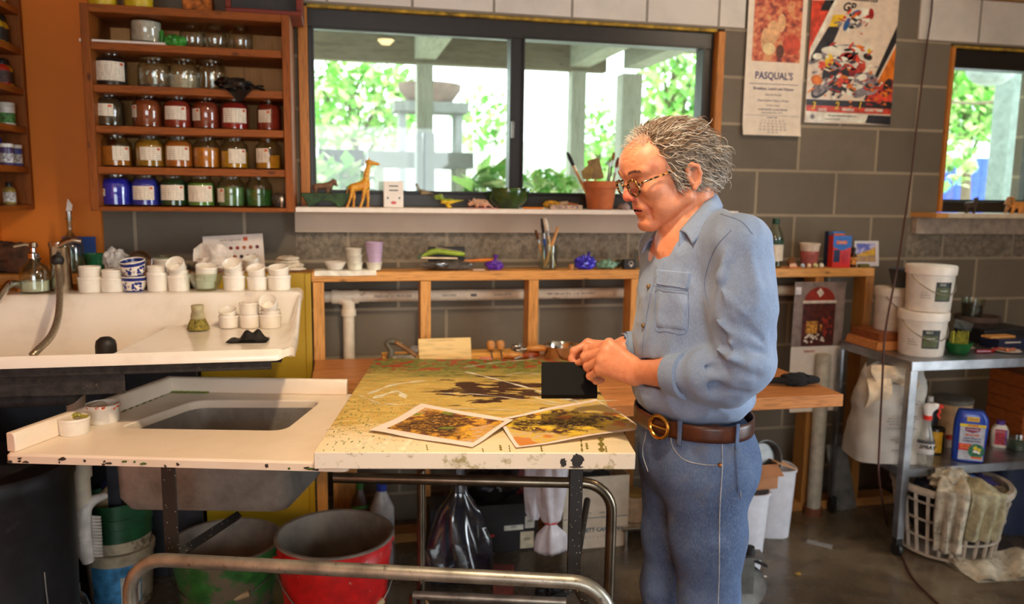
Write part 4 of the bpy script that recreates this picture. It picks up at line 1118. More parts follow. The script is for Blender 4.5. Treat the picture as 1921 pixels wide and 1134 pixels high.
# glass ball
w=MB();w.ell((0,0,0.041),0.041,16)
n=N('ball_glass');n.base((245,245,245));n.b.inputs['Transmission Weight'].default_value=1;n.b.inputs['Roughness'].default_value=0.0;n.b.inputs['IOR'].default_value=1.45
solo('glass_ball','clear glass ball behind the blue and white cups','glass ball',w,n.m,(ex(263,3.16),3.16,EZ))
w=MB();w.blob((0,0,0.04),(0.045,0.03,0.045),6,0.35,2.4,16,flatz=-0.039)
t=solo('crumpled_bag','crumpled white and grey plastic bag left of the glass ball','bag',w,mat('grey_white_film',(186,182,178),0.35,var=0.3,scale=30,dark=((44,42,44),22,0.60)),(ex(217,3.17),3.17,EZ))
w=MB();w.lathe([(0,0),(0.028,0),(0.030,0.01),(0.036,0.07),(0.034,0.07),(0.028,0.012),(0,0.01)],n=28);solo('green_cup','dark green glazed cup on the ledge before the blue picture','cup',w,mat('green_glaze',(22,92,56),0.25,var=0.3),(ex(178,3.17),3.17,EZ))
n=N('seaside_print');s=n.sep()
n.base(n.ramp(n.math('ADD',n.math('MULTIPLY',s[2],8.0),n.math('MULTIPLY',n.noise(30),0.3)),[(0.15,(70,90,30)),(0.5,(110,110,90)),(0.7,(30,74,140)),(0.95,(24,66,140))]));n.rough(0.4)
w=MB();w.box((0,0,0.065),(0.115,0.002,0.13));solo('blue_picture','small seaside picture card with a blue sky leaning on the orange wall','picture',w,n.m,(ex(152,3.3),3.295,EZ-0.006))
# colour chart card
t=thing('colour_chart','white colour chart card with two rows of dots leaning behind the ramekins','colour card',(ex(441,3.22),3.225,EZ),-0.03)
R=Matrix.Rotation(-0.12,3,'X')@Matrix.Rotation(-0.06,3,'Y')
w=MB();w.box(R@Vector((0,0,0.068)),(0.222,0.002,0.135),R=R);part(t,'card',w,mat('card_white',(226,212,200),0.6,var=0.03))
cols=[(110,24,22),(150,40,30),(160,90,30),(150,70,30),(96,20,24),(50,90,50),(170,90,30),(60,20,30),(120,50,40),(40,80,50)]
w=MB();cm=[]
for i in range(10):
 w.mat(i);c=R@Vector((-0.010+0.0245*(i%5)-(0.012 if i>4 else 0),-0.0015,0.085-0.034*(i//5)))
 w.cyl(c,c+R@Vector((0,-0.0006,0)),0.0072,n=14);cm.append(mat('dot_%d'%i,cols[i],0.6))
part(t,'colour_dots',w,cm)
w=MB();c=R@Vector((0.046,-0.0014,0.118));w.box(c,(0.017,0.0008,0.015),R=R);part(t,'logo_square',w,m_tag)
lettering(t,'earth pigments',0.013,m_ink,(-0.012,-0.016,0.117),R.to_4x4()@FACE_CAM)
# cloths and paper
w=MB();w.grid(lambda u,v:(-0.07+0.14*u,0.012*math.sin(8*u)+0.02*v,0.05+0.055*v-0.03*abs(u-0.4)+0.008*math.sin(13*u+5*v)),20,10)
w.blob((0.0,0.005,0.03),(0.055,0.025,0.03),9,0.4,2.5,12,flatz=-0.029)
solo('paper_towel','crumpled white paper towel behind the clear glass bowl','paper',w,mat('paper_white',(226,212,198),0.8),(ex(395,3.10),3.16,EZ))
w=MB()
for k in range(4):w.blob((0.006*math.sin(k*2),0,0.010+0.013*k),(0.058-0.006*k,0.04,0.011),20+k,0.25,2.6,12)
solo('folded_rags','pile of folded off-white rags at the left end of the ledge','rags',w,mat('rag_white',(216,202,180),0.9,bump=0.3),(ex(541,3.17),3.17,EZ))
# soap dispenser, glass bottle, metal jug, dark lump
t=thing('soap_dispenser','round glass pump dispenser with a little white soap','dispenser',(lx(66,2.85),2.855,LZ))
w=MB();w.lathe([(0,0),(0.042,0),(0.045,0.004),(0.045,0.06),(0.038,0.085),(0.018,0.10),(0.015,0.115),(0.0135,0.115),(0.016,0.10),(0.036,0.083),(0.043,0.06),(0.043,0.006),(0,0.004)],n=32);part(t,'bottle',w,m_clear,sharp=60)
w=MB();w.lathe([(0,0.006),(0.0425,0.007),(0.0425,0.040),(0,0.041)],n=28);part(t,'soap',w,mat('soap_white',(224,214,196),0.5))
w=MB();w.cyl((0,0,0.012),(0,0,0.155),0.004,n=8);w.lathe([(0.017,0.112),(0.017,0.128),(0.008,0.132),(0.008,0.145),(0.015,0.15),(0.012,0.163),(0,0.166)],n=16);w.tube([(0,0,0.155),(-0.02,-0.01,0.158),(-0.05,-0.02,0.152)],0.005,8);part(t,'pump',w,m_chrome)
t=thing('glass_bottle','tall round shouldered glass bottle with a white twist on its stopper','bottle',(lx(133,3.0),3.05,1.077))
t.location=(at_y(134,500,3.17).x,3.175,EZ)
w=MB();w.lathe([(0,0),(0.038,0),(0.043,0.006),(0.043,0.09),(0.038,0.112),(0.016,0.135),(0.009,0.15),(0.009,0.19),(0.013,0.193),(0.013,0.2),(0.007,0.2),(0.007,0.15),(0.014,0.134),(0.036,0.11),(0.041,0.09),(0.041,0.008),(0,0.006)],n=32);part(t,'bottle',w,m_clear,sharp=60)
w=MB();w.lathe([(0,0.19),(0.006,0.19),(0.009,0.21),(0.009,0.222),(0,0.226)],n=14);part(t,'stopper',w,m_steel)
w=MB();w.add([(-0.008,0,0.224),(0.010,0.002,0.226),(0.016,-0.004,0.245),(0.002,-0.006,0.268),(-0.005,0.003,0.25),(0,0.006,0.24)],[(0,1,2,3,4),(0,1,5),(1,2,5),(2,3,5),(3,4,5),(4,0,5)],True);part(t,'white_twist',w,mat('twist_white',(244,242,238),0.5))
w=MB();w.lathe([(0,0),(0.030,0),(0.031,0.003),(0.031,0.15),(0.034,0.155),(0.030,0.155),(0.028,0.148),(0.028,0.006),(0,0.005)],n=28);w.tube([(0.0,-0.02,0.15),(0.04,-0.03,0.172),(0.075,-0.03,0.168)],[0.012,0.010,0.008],10,4);w.cyl((0,0,0.15),(0,0,0.165),0.033,n=20)
solo('chrome_tap','tall chrome tap body with a short lever, behind the spray hose','tap',w,mat('dull_chrome',(180,172,158),0.22,1.0,var=0.12),(lx(116,2.865),2.87,LZ))
w=MB();w.blob((0,0,0.05),(0.085,0.06,0.06),12,0.35,2.2,16,flatz=-0.049);solo('brown_lump','dark brown lumpy bundle at the far left of the ledge','bundle',w,mat('dark_brown_cloth',(70,42,24),0.9,var=0.4),(at_y(18,490,3.2).x,3.2,EZ))
# on the drainboard
DZ=0.986
p=at_z(372,618,DZ)
t=thing('shaving_brush','squat olive bristle brush standing on the drainboard','brush',(p.x,p.y,DZ))
w=MB();w.lathe([(0.034,0.0),(0.031,0.012),(0.022,0.034),(0.018,0.036)],n=40,ribs=40,rib=0.03);w.lathe([(0,0),(0.034,0.0)],n=40);part(t,'bristles',w,mat('olive_bristle',(116,104,44),0.9,var=0.4,scale=90))
w=MB();w.lathe([(0.021,0.033),(0.0225,0.04),(0.0205,0.052),(0.018,0.058),(0.0195,0.074),(0.0185,0.078),(0,0.079)],n=24);part(t,'handle',w,mat('pale_handle',(170,158,118),0.5,var=0.2))
for i,(px,lev)in enumerate(((430,[(36,22,0,0),(31,16,15,0.35)]),(469,[(37,24,0,0),(36,22,24,0)]),(508,[(40,25,0,0),(36,10,22,0),(32,22,29,0.8)]))):
 q=at_z(px,614,DZ);k=q.y*0.99/FPX
 for j,(wp,hp_,zo,ti)in enumerate(lev):
  pos=('bottom','top')[j]if len(lev)==2 else('bottom','middle','top')[j]
  wh=('left stack','middle stack','right stack')[i]
  ramekin('%s ramekin of the %s on the drainboard%s'%(pos,wh,', tipped towards the viewer' if ti>0.5 else ''),(q.x,q.y,DZ+zo*k+(wp/2*k*math.sin(ti)*0.6 if ti else 0)),wp/2*k,hp_*k,(ti,-0.25*ti,0)if ti else None,'ramekins on the drainboard')
q=at_z(469,614,DZ);w=MB();w.box((0,0,0.032),(0.034,0.002,0.06),R=Matrix.Rotation(-0.1,3,'X')@Matrix.Rotation(0.12,3,'Y'));solo('folded_paper_slip','white paper slip standing in the top ramekin of the drainboard\'s middle stack','paper',w,mat('paper_white',(226,212,198),0.8),(q.x,q.y,DZ+0.052))
p=at_z(466,640,DZ)
w=MB();w.grid(lambda u,v:(-0.058+0.115*u,-0.035+0.07*v,0.002+0.034*math.exp(-((u-0.62)/0.26)**2)*math.exp(-((v-0.55)/0.45)**2)*(1+0.35*math.sin(14*u+4*v))+0.002*math.sin(20*u)),26,16)
w.grid(lambda u,v:(-0.058+0.115*u,-0.035+0.07*v,0.0005),2,2)
solo('black_cloth','small crumpled black cloth at the front edge of the drainboard','cloth',w,mat('black_cloth_stuff',(24,22,20),0.6),(p.x,p.y,DZ+0.001),-0.1)
# two ramekins on the counter
m_or,m_yl=mat('orange_paint_dab',(226,92,40),0.4),mat('olive_paint_dab',(170,160,60),0.4)
for px,py,wp,hp_,m,lb in((190,795,57,34,m_or,'white ramekin smeared with orange paint on the counter'),(136,817,52,30,m_yl,'white ramekin with a dab of olive paint on the counter\'s left corner')):
 q=at_z(px,py-3,ZC);k=(q.y)/FPX*1.0
 q=at_z(px+4,py-4,ZC);r,h=wp/2*k,hp_*k*0.97
 t=thing('ramekin',lb,'ramekin',(q.x,q.y,ZC+0.0005));t['group']='ramekins on the counter'
 o=link(bpy.data.objects.new('dish',ram_mesh(r,h)),t)
 rd=random.Random(5)
 for i in range(7):a=rd.uniform(0,6.3)if m is m_or else rd.uniform(0.6,2.0);w=MB();w.blob((r*.86*math.cos(a),r*.86*math.sin(a),h*rd.uniform(.80,.93)),(0.008,0.008,0.005),i,0.4,3,6);part(t,'paint_dab',w,m)
 for i in range(3):w=MB();w.blob((r*rd.uniform(-.4,.5),r*rd.uniform(-.5,.5),h*.1),(0.010,0.008,0.003),i+9,0.4,3,6);part(t,'paint_dab',w,m)
# ================================================================== on the long window sill
SZ,SYY=1.3655,3.235
def sx(px,Y=SYY):return at_y(px,385,Y).x
def pxm(Y):return Y*0.99/FPX
m_gglaze=mat('dark_green_glaze',(40,66,28),0.15,var=0.45,scale=20,coat=0.6)
# green dish standing on two feet with an arch between
w=MB()
k=pxm(3.24)
w.grid(lambda u,v:((-44+88*u)*k*(1-0.12*v),(-0.035+0.07*(0.5+0.5*math.sin(PI*(v-0.5))))*1.0,0.040-0.012*math.sin(PI*u)*0-0.004*math.sin(PI*u)),16,6)
out=[(-44,25),(-42,20),(-34,8),(-30,0),(-20,0),(-18,5),(-10,10),(0,11.5),(10,10),(18,5),(20,0),(30,0),(36,9),(42,20),(44,25)]
w.prism([(a*k,b*k)for a,b in out],0.065,Matrix.Translation((0,0.032,0))@FACE_CAM)
solo('green_dish','dark green glazed oblong dish with an arched foot at the left end of the sill','dish',w,mat('dish_glaze',(44,66,34),0.5,var=0.4,scale=30,spec=0.25),(sx(611,3.24),3.24,SZ),bevel=0.003)
def animal(name,label,kind,loc,S,build,mats,colorfn=None,res=0.0016,rz=0):
 lo,hi=S
 s=SDF.box(lo,hi,res);build(s)
 p,q=s.mb();me=np_mesh(name,p,q,mats,1)
 if colorfn:
  c=me.vertices;mi=[colorfn(f.center)for f in me.polygons];me.polygons.foreach_set('material_index',mi)
 o=link(bpy.data.objects.new(name,me));o.location=loc;o.rotation_euler=(0,0,rz)
 return tag(o,label,kind)
k=pxm(3.24)
def P2(px,py,ox,oy,y=0.0,kk=None):kk=kk or k;return((px-ox)*kk,y,(oy-py)*kk)
# giraffe, drawn in photo pixels about its feet (ox, oy)
def giraffe(s):
 P=lambda x,y,d=0:P2(x,y,680,388,d)
 s.cap(P(664,352),P(686,347),.0165,.019,.012);s.cap(P(686,344),P(689,322),.014,.0095,.012);s.cap(P(688,326),P(693,308),.0095,.008,.01)
 s.cap(P(692,306),P(710,309),.0105,.0055,.008);s.cap(P(693,303),P(693,297),.002,.002,.004);s.cap(P(690,304),P(686,305),.0035,.002,.004)
 for x0,x1,d in((662,653,-.009),(664,664,.010),(684,677,-.010),(689,690,.009)):
  s.chain([P(x0,354,d),P((x0+x1)/2+1,370,d),P(x1,386,d)],[.009,.0052,.0048],.006);s.cap(P(x1,386,d),P(x1-1,387.2,d),.0056,.0056,.003)
 s.cap(P(656,350),P(651,366),.0028,.002,.004)
n=N('giraffe_plastic');n.base(n.mix(n.mask(n.voro(95,out='Distance',feature='DISTANCE_TO_EDGE'),0.10,0.16),(236,176,60),(214,132,34)));n.rough(0.4)
animal('toy_giraffe','yellow toy giraffe standing on the window sill','toy',(sx(680),3.235,SZ),((-.09,-.03,-.004),(.09,.03,.20)),giraffe,n.m)
k3=pxm(3.33)
def cow(s):
 P=lambda x,y,d=0:P2(x,y,608,360,d,k3)
 s.cap(P(594,349),P(617,347),.0145,.015,.012);s.cap(P(617,345),P(627,339),.011,.010,.01);s.cap(P(626,339),P(631,345),.009,.0055,.006)
 for x,d in((593,-.008),(597,.009),(615,-.008),(620,.009)):s.chain([P(x,350,d),P(x,356,d),P(x,359.6,d)],[.008,.005,.0045],.006)
 s.cap(P(624,335,-.005),P(624,331,-.008),.002,.0012,.003);s.cap(P(625,335,.005),P(626,332,.008),.002,.0012,.003);s.cap(P(590,346),P(587,355),.002,.0015,.004)
animal('toy_cow','brown toy cow on the window rail behind the green dish','toy',(sx(608,3.365),3.3725,1.4185),((-.06,-.03,-.004),(.07,.03,.08)),cow,mat('toy_brown',(130,92,66),0.45,var=0.25,scale=60))
def sauropod(s):
 P=lambda x,y,d=0:P2(x,y,789,362,d,k3)
 s.chain([P(781,343),P(783,345),P(787,354),P(794,359)],[.004,.003,.0038,.010],.006);s.cap(P(794,358.5),P(803,359),.011,.008,.008);s.cap(P(803,359),P(814,361),.006,.0015,.006)
 for x,d in((791,-.008),(791,.008),(801,-.007),(801,.007)):s.cap(P(x,359,d),P(x,361.6,d),.004,.0036,.004)
animal('toy_sauropod','small long necked toy dinosaur on the rail near the middle of the left pane','toy',(sx(789,3.365),3.3725,1.4185),((-.04,-.03,-.004),(.08,.03,.06)),sauropod,mat('toy_grey_brown',(136,116,86),0.45,var=0.25,scale=60))
# white thermometer box with two display slots
t=thing('sensor_box','small white upright box with two dark slots, beside the giraffe','meter',(sx(738),3.235,SZ))
w=MB();w.box((0,0,0.0525),(36*k,0.03,0.105));part(t,'case',w,mat('box_white',(242,232,220),0.4,var=0.02),bevel=0.002)
w=MB();w.box((0,-0.0155,0.085),(0.036,0.001,0.005));part(t,'display',w,mat('slot_grey',(92,92,80),0.4));w=MB();w.box((0,-0.0155,0.068),(0.036,0.001,0.005));part(t,'display',w,MATS['slot_grey'])
for x in(-0.023,0.023):
 w=MB();w.box((x,-0.0155,0.038),(0.007,0.001,0.008));part(t,'button',w,MATS['slot_grey'])
w=MB();w.lathe([(0,0),(0.011,0),(0.011,0.001)],(0,-0.0152,0.019),20,Matrix.Rotation(PI/2,3,'X'),sy=0.55);part(t,'red_badge',w,mat('badge_red',(214,92,92),0.5))
def trex(s):
 P=lambda x,y,d=0:P2(x,y,838,388.5,d)
 s.cap(P(834,376),P(845,376),.011,.0105,.01);s.cap(P(845,376),P(870,373.5),.009,.0015,.01);s.cap(P(831,374),P(826,367),.008,.0075,.008)
 s.cap(P(827,366),P(816,367),.0085,.005,.006);s.cap(P(825,371),P(817,371.5),.004,.0028,.004)
 for d in(-.009,.009):
  s.chain([P(842,378,d),P(839,383,d),P(845,386,d),P(841,388,d)],[.0075,.005,.0035,.0038],.004);s.cap(P(832,377,d),P(827,379.5,d),.0028,.0016,.003)
n=N('toy_lime');s_=n.sep();n.base(n.mix(n.mask(s_[2],0.026,0.034),(232,190,30),(126,150,40)));n.rough(0.4)
animal('toy_tyrannosaur','yellow green toy tyrannosaur facing the thermometer box on the sill','toy',(sx(838),3.235,SZ),((-.06,-.03,-.004),(.08,.03,.07)),trex,n.m)
def trice(s):
 P=lambda x,y,d=0:P2(x,y,900,388,d)
 s.cap(P(896,379),P(908,379),.0155,.014,.012);s.cap(P(910,379),P(925,386.5),.010,.0015,.01);s.cap(P(889,378),P(880,382),.011,.007,.008);s.ell(P(888,376),(.006,.014,.013),None,.006)
 s.cap(P(882,378,-.005),P(877,372.5,-.007),.0022,.0008,.002);s.cap(P(882,378,.005),P(877,372.5,.007),.0022,.0008,.002);s.cap(P(878,381),P(875,378),.002,.0008,.002)
 for x,d in((893,-.009),(893,.009),(908,-.009),(909,.009)):s.cap(P(x,382,d),P(x,387,d),.0065,.0048,.006)
animal('toy_triceratops','pale brown toy triceratops left of the green glass bowl on the sill','toy',(sx(900),3.225,SZ+0.003),((-.07,-.03,-.004),(.07,.03,.06)),trice,mat('toy_tan',(196,150,118),0.45,var=0.25,scale=60))
w=MB();w.box((0,0,0.0012),(0.13,0.05,0.002));w.mat(1).box((-0.045,-0.002,0.0025),(0.03,0.045,0.0005))
solo('pink_paper','thin reddish paper slips lying under the toy triceratops','paper',w,[mat('pink_paper',(206,100,92),0.7,var=0.2),mat('pale_pink',(226,180,170),0.7)],(sx(905,3.2),3.205,SZ),0.05)
w=MB();w.lathe([(0,0),(0.048,0),(0.05,0.008),(0.056,0.010),(0.082,0.035),(0.088,0.066),(0.090,0.083),(0.088,0.085),(0.084,0.068),(0.077,0.036),(0.05,0.014),(0,0.012)],n=40)
solo('green_glass_bowl','dark green glass bowl on the sill below the window mullion','bowl',w,m_gglaze,(sx(953,3.275),3.28,SZ),sharp=60)
t=thing('orange_pencil','orange pencil lying on the sill front right of the green glass bowl','pencil',(sx(1003,3.19),3.19,SZ+0.004),0.03)
w=MB();w.cyl((-0.05,0,0),(0.035,0,0),0.0038,n=6);part(t,'shaft',w,mat('pencil_orange',(240,130,20),0.4));w=MB();w.cyl((0.035,0,0),(0.05,0,0),0.0036,0.0006,n=6);part(t,'tip',w,mat('pencil_tip',(240,220,190),0.6))
t=thing('yellow_brush','fan shaped yellow bristle brush lying beside the terracotta pot','brush',(sx(1040,3.26),3.265,SZ),0.0)
w=MB();w.blob((-0.012,0,0.018),(0.036,0.02,0.018),4,0.2,2.5,12,flatz=-0.0175);part(t,'bristles',w,mat('yellow_bristle',(186,132,30),0.8,var=0.4,scale=120))
w=MB();w.box((0.04,0,0.025),(0.035,0.02,0.012),R=Matrix.Rotation(-0.1,3,'Y'));part(t,'ferrule',w,mat('ferrule_tan',(186,150,110),0.4));w=MB();w.cyl((0.055,0,0.024),(0.105,0,0.017),0.006,n=10);part(t,'handle',w,mat('brush_brown',(150,84,36),0.4))
w=MB();w.box((0,0,0.009),(64*k,0.03,0.017));w.mat(1)
for i in range(5):w.box((-0.05+0.024*i,-0.0155,0.010),(0.014,0.0008,0.007))
solo('pastel_box','flat tin with worn coloured print before the terracotta pot','tin',w,[mat('tin_tan',(176,150,122),0.5,var=0.3,scale=80),mat('tin_print',(140,110,120),0.6,var=0.5,scale=120)],(sx(1062,3.19),3.195,SZ),bevel=0.001)
# terracotta pot of brushes
t=thing('terracotta_pot','terracotta flower pot full of brushes and palette knives on the sill','pot',(sx(1126,3.25),3.255,SZ))
w=MB();w.lathe([(0,0),(0.052,0),(0.054,0.003),(0.066,0.088),(0.074,0.089),(0.077,0.117),(0.075,0.119),(0.069,0.119),(0.066,0.10),(0.05,0.012),(0,0.01)],n=40)
part(t,'pot',w,mat('terracotta',(190,104,56),0.7,var=0.12,scale=18,dark=((226,190,150),40,0.72)))
PX0=(sx(1126,3.25),3.255)
def brush(name,label,px0,py0,px1,py1,hl,r,hc,bc,br,wide=1.0,fer=None,Y=3.255,grp='brushes in the terracotta pot'):
 """a brush from its lower end (px0,py0) to its bristle tip (px1,py1)"""
 a,b=at_y(px0,py0,Y),at_y(px1,py1,Y-0.012)
 t=thing(name,label,'brush',a,0,grp);d=b-a;L=d.length
 w=MB();w.cyl((0,0,0),d*hl,r*0.8,r,n=8);part(t,'handle',w,hc)
 w=MB();w.cyl(d*hl,d*(hl+0.12),r*1.15,r*1.2*wide**0.5,n=10);part(t,'ferrule',w,fer or m_steel)
 w=MB();w.tube([d*(hl+0.12),d*(hl+0.12+(1-hl-.12)*.5),d],[br*0.8,br,br*0.6],10,2,flat=0.5);part(t,'bristles',w,bc)
 return t
m_bk=mat('bristle_black',(34,34,38),0.7,var=0.3,scale=160);m_tanb=mat('bristle_tan',(150,116,66),0.8,var=0.3,scale=160)
m_hw=mat('handle_wood',(196,140,76),0.45,var=0.15);m_hd=mat('handle_dark',(92,62,40),0.45,var=0.2);m_hb=mat('handle_blue',(34,74,150),0.4)
brush('mop_brush','fat black tipped brush leaning left out of the terracotta pot',1107,378,1064,286,.62,.006,m_hw,m_bk,.0155,fer=mat('ferrule_pale',(214,184,150),0.3,0.5))
brush('flat_brush','dark slim brush leaning right in the terracotta pot, tallest by the man\'s forehead',1136,380,1152,286,.72,.004,m_hd,m_tanb,.008)
brush('slim_brush','slim steel handled tool just right of the palette knives in the pot',1134,380,1145,298,.8,.004,mat('grey_handle',(120,112,104),0.35,0.5),m_tanb,.005)
brush('long_brush','grey brown brush at the right rim of the terracotta pot',1142,380,1160,296,.66,.005,mat('taupe_handle',(150,120,96),0.5),mat('bristle_rust',(126,60,36),0.8,var=0.3,scale=120),.009)
def knife(label,pts,Y,c,base):
 t=thing('palette_knife',label,'knife',at_y(*base,Y),0,'palette knives in the terracotta pot')
 o=t.location;w=MB();q=[at_y(x,y,Y)-o for x,y in pts];nq=len(q)
 w.add([(p.x,-0.001,p.z)for p in q]+[(p.x,0.001,p.z)for p in q],[tuple(range(nq)),tuple(range(nq,2*nq))[::-1]]+[(i,(i+1)%nq,nq+(i+1)%nq,nq+i)for i in range(nq)],False)
 part(t,'blade',w,c)
 m_=at_y((pts[0][0]+pts[-1][0])/2,(pts[0][1]+pts[-1][1])/2,Y)-o
 w=MB();w.cyl((0,0,0),m_,0.005,n=8);part(t,'handle',w,m_hw)
m_kn=mat('dirty_brass',(150,116,60),0.4,0.5,var=0.2)
knife('broad tan spatula blade leaning left in the terracotta pot',[(1094,337),(1090,322),(1103,310),(1114,318),(1108,337)],3.245,m_kn,(1112,378))
knife('tall rounded spatula in the middle of the terracotta pot',[(1110,337),(1101,302),(1109,299),(1124,296),(1133,334),(1124,337)],3.26,mat('dirty_brass_dark',(136,104,60),0.5,0.4,var=0.2),(1120,378))
w=MB();w.blob((0,0,0.012),(0.026,0.02,0.014),9,0.5,3,10,flatz=-0.0115);solo('paint_rag','greyish crumpled rag on the sill right of the terracotta pot','rag',w,mat('grey_rag',(150,132,128),0.9,var=0.3),(sx(1172,3.22),3.225,SZ))
# ------------------------------------------------------------------ on the small window sill
k2=pxm(3.25)*1.03
def horse(s):
 P=lambda x,y,d=0:P2(x,y,1820,399,d,k2)
 s.cap(P(1812,381),P(1827,381),.013,.014,.01);s.cap(P(1829,378),P(1833,369),.010,.007,.008);s.cap(P(1833,369),P(1827,368),.0075,.004,.006)
 for d in(-.005,.005):s.cap(P(1833,367,d),P(1837,362,d*1.4),.002,.001,.003)
 for x,d in((1809,-.008),(1812,.009),(1828,-.008),(1831,.009)):s.chain([P(x,384,d),P(x-1,391,d),P(x,398,d)],[.0075,.0042,.0042],.005)
 s.cap(P(1808,379),P(1806,387),.0028,.002,.003)
h_=at_y(1820,399,3.25)
animal('toy_donkey','dark brown toy donkey on the sill of the small window','toy',(h_.x,3.25,1.3645),((-.06,-.03,-.004),(.07,.03,.11)),horse,mat('toy_dark',(66,50,42),0.5,var=0.25,scale=60))
def lion(s):
 P=lambda x,y,d=0:P2(x,y,1900,400,d,k2)
 s.cap(P(1899,380),P(1922,383),.015,.017,.012);s.cap(P(1922,383),P(1934,385),.017,.015,.012);s.ell(P(1890,372),(.020,.018,.023),None,.008);s.ell(P(1885,374),(.013,.011,.014),None,.004);s.cap(P(1882,377),P(1878,379),.008,.006,.005)
 for x,y,d in((1894,398.5,-.009),(1885,398.5,.010),(1912,398,-.01),(1930,398,.01),(1933,398,-.01)):s.chain([P(x+5,386,d),P(x+2,392,d),P(x,y,d)],[.010,.007,.006],.006)
 s.cap(P(1940,384),P(1950,395),.003,.003,.004)
n=N('toy_lion');s_=n.sep();n.base(n.mix(n.mask(n.math('ADD',s_[0],n.math('MULTIPLY',n.noise(90),0.01)),-0.022,-0.012),n.mix(n.mask(n.noise(140),.4,.6),(110,66,34),(222,160,96)),(226,150,70)));n.rough(0.5)
l_=at_y(1900,400,3.25)
animal('toy_lion','orange toy lion at the right edge of the small window sill','toy',(l_.x,3.25,1.3645),((-.06,-.035,-.004),(.13,.035,.08)),lion,n.m)
# ================================================================== on the ledge
w=MB();w.grid(lambda u,v:(ex(590)+(ex(706)-ex(590))*u,3.105+0.10*v,1.1205+0.001*math.sin(9*u)-(0.02*max(0,(0.22-v)/0.22)**1.5)+(0.006*math.sin(u*3)if v<.2 else 0)),30,10)
w2=MB();w2.sheet(lambda u,v:(-0.117+0.234*u,-0.088+0.10*v,0.004+0.001*math.sin(9*u)-(0.016*max(0,(0.12-v)/0.12))if v<0.12 else 0.004+0.001*math.sin(9*u)),30,16,0.002)
solo('white_paper_sheet','sheet of white paper on the ledge under the plastic cups','paper',w2,mat('paper_bright',(244,232,216),0.7),(ex(648),3.200,EZ))
PZ=EZ+0.0055
w=MB();w.lathe([(0,0),(0.024,0),(0.028,0.004),(0.042,0.030),(0.040,0.031),(0.026,0.006),(0,0.005)],n=32);solo('small_white_bowl','small white bowl left of the plastic cups on the paper','bowl',w,m_china,(ex(629,3.15),3.155,PZ),sharp=60)
m_frost=mat('frosted_plastic',(222,214,196),.35,var=.05)
m_lilac=mat('lilac_plastic',(196,172,202),.25,var=.08,coat=.3)
def pcup(r,h):
 w=MB();w.lathe([(0,0),(r*.82,0),(r*.84,h*.05),(r*.98,h*.9),(r*1.03,h*.93),(r*1.03,h),(r*.98,h),(r*.94,h*.9),(r*.80,h*.08),(0,h*.06)],n=32);return w
a=solo('plastic_cup','bottom white cup of the short stack beside the small bowl','cup',pcup(.031,.030),mat('cup_white',(240,228,208),0.4),(ex(666,3.15),3.155,PZ),sharp=60)
solo('plastic_cup','middle frosted cup of the short stack beside the small bowl','cup',pcup(.031,.034),m_frost,(ex(665.5,3.15),3.155,PZ+0.025),sharp=60)
solo('plastic_cup','top frosted cup of the short stack beside the small bowl','cup',pcup(.032,.038),m_frost,(ex(664,3.15),3.155,PZ+0.045),sharp=60)
solo('plastic_cup','white cup at the foot of the lilac plastic cups','cup',pcup(.031,.030),MATS['cup_white'],(ex(702,3.15),3.15,PZ),sharp=60)
for i in range(4):solo('lilac_cup','%s of the four nested lilac plastic cups'%('lowest','second lowest','second highest','topmost')[i],'cup',pcup(.031+.0012*i,.060),m_lilac,(ex(702.5,3.15),3.15,PZ+0.012+0.012*i),group='nested lilac cups',sharp=60)
# pile of tools
w=MB();w.box((0,0,0.045),(0.15,0.012,0.09));solo('black_case','black flat case standing behind the pile of green handled tools','case',w,mat('case_black',(30,28,26),0.5),(ex(838,3.21),3.217,EZ),bevel=0.003)
w=MB();w.blob((0,0,0.021),(0.105,0.03,0.022),14,0.25,2.8,16,flatz=-0.0205);solo('clear_tool_bag','shiny clear bag with dark tools under the green handled cutters on the ledge','bag',w,mat('dark_clear_bag',(60,56,54),0.12,var=0.7,scale=25,coat=0.6,dark=((190,184,176),18,0.66)),(ex(840,3.15),3.155,EZ))
w=MB();w.box((0,0,0.05),(0.145,0.02,0.006),R=Matrix.Rotation(0.02,3,'Y'));solo('cream_ruler','cream strip lying across the clear tool bag','strip',w,mat('cream_strip',(232,206,170),0.6),(ex(824,3.15),3.15,EZ),bevel=0.001)
t=thing('green_cutter','green handled cutter on top of the tool pile','tool',(ex(832,3.15),3.155,EZ+0.054))
w=MB();w.tube([(-0.085,0,0.004),(-0.05,0,0.018),(-0.02,0,0.022),(0.03,0,0.016),(0.085,-0.004,0.010)],[0.006,0.012,0.011,0.0095,0.0085],10,5);part(t,'handle',w,mat('lime_green',(140,166,46),0.4,var=0.2))
w=MB();w.box((-0.085,0.0,0.006),(0.04,0.01,0.012),R=Matrix.Rotation(-0.5,3,'Y'));part(t,'blade_head',w,mat('dark_green_tool',(54,74,34),0.5))
w=MB();w.box((0.0,0,0.006),(0.11,0.018,0.008),R=Matrix.Rotation(0.17,3,'Y'));solo('grey_blade_holder','grey flat blade holder lying over the green cutter','tool',w,mat('grey_tool',(150,138,112),0.45),(ex(843,3.17),3.178,EZ+0.073),bevel=0.001)
w=MB();w.tube([(-0.07,0,-0.001),(0,0,0.003),(0.06,0,0.004)],[0.005,0.0075,0.006],10,4);solo('carving_tool','orange handled carving tool sticking out right of the tool pile','tool',w,mat('orange_wood',(214,122,40),0.4),(ex(903,3.16),3.165,EZ+0.036))
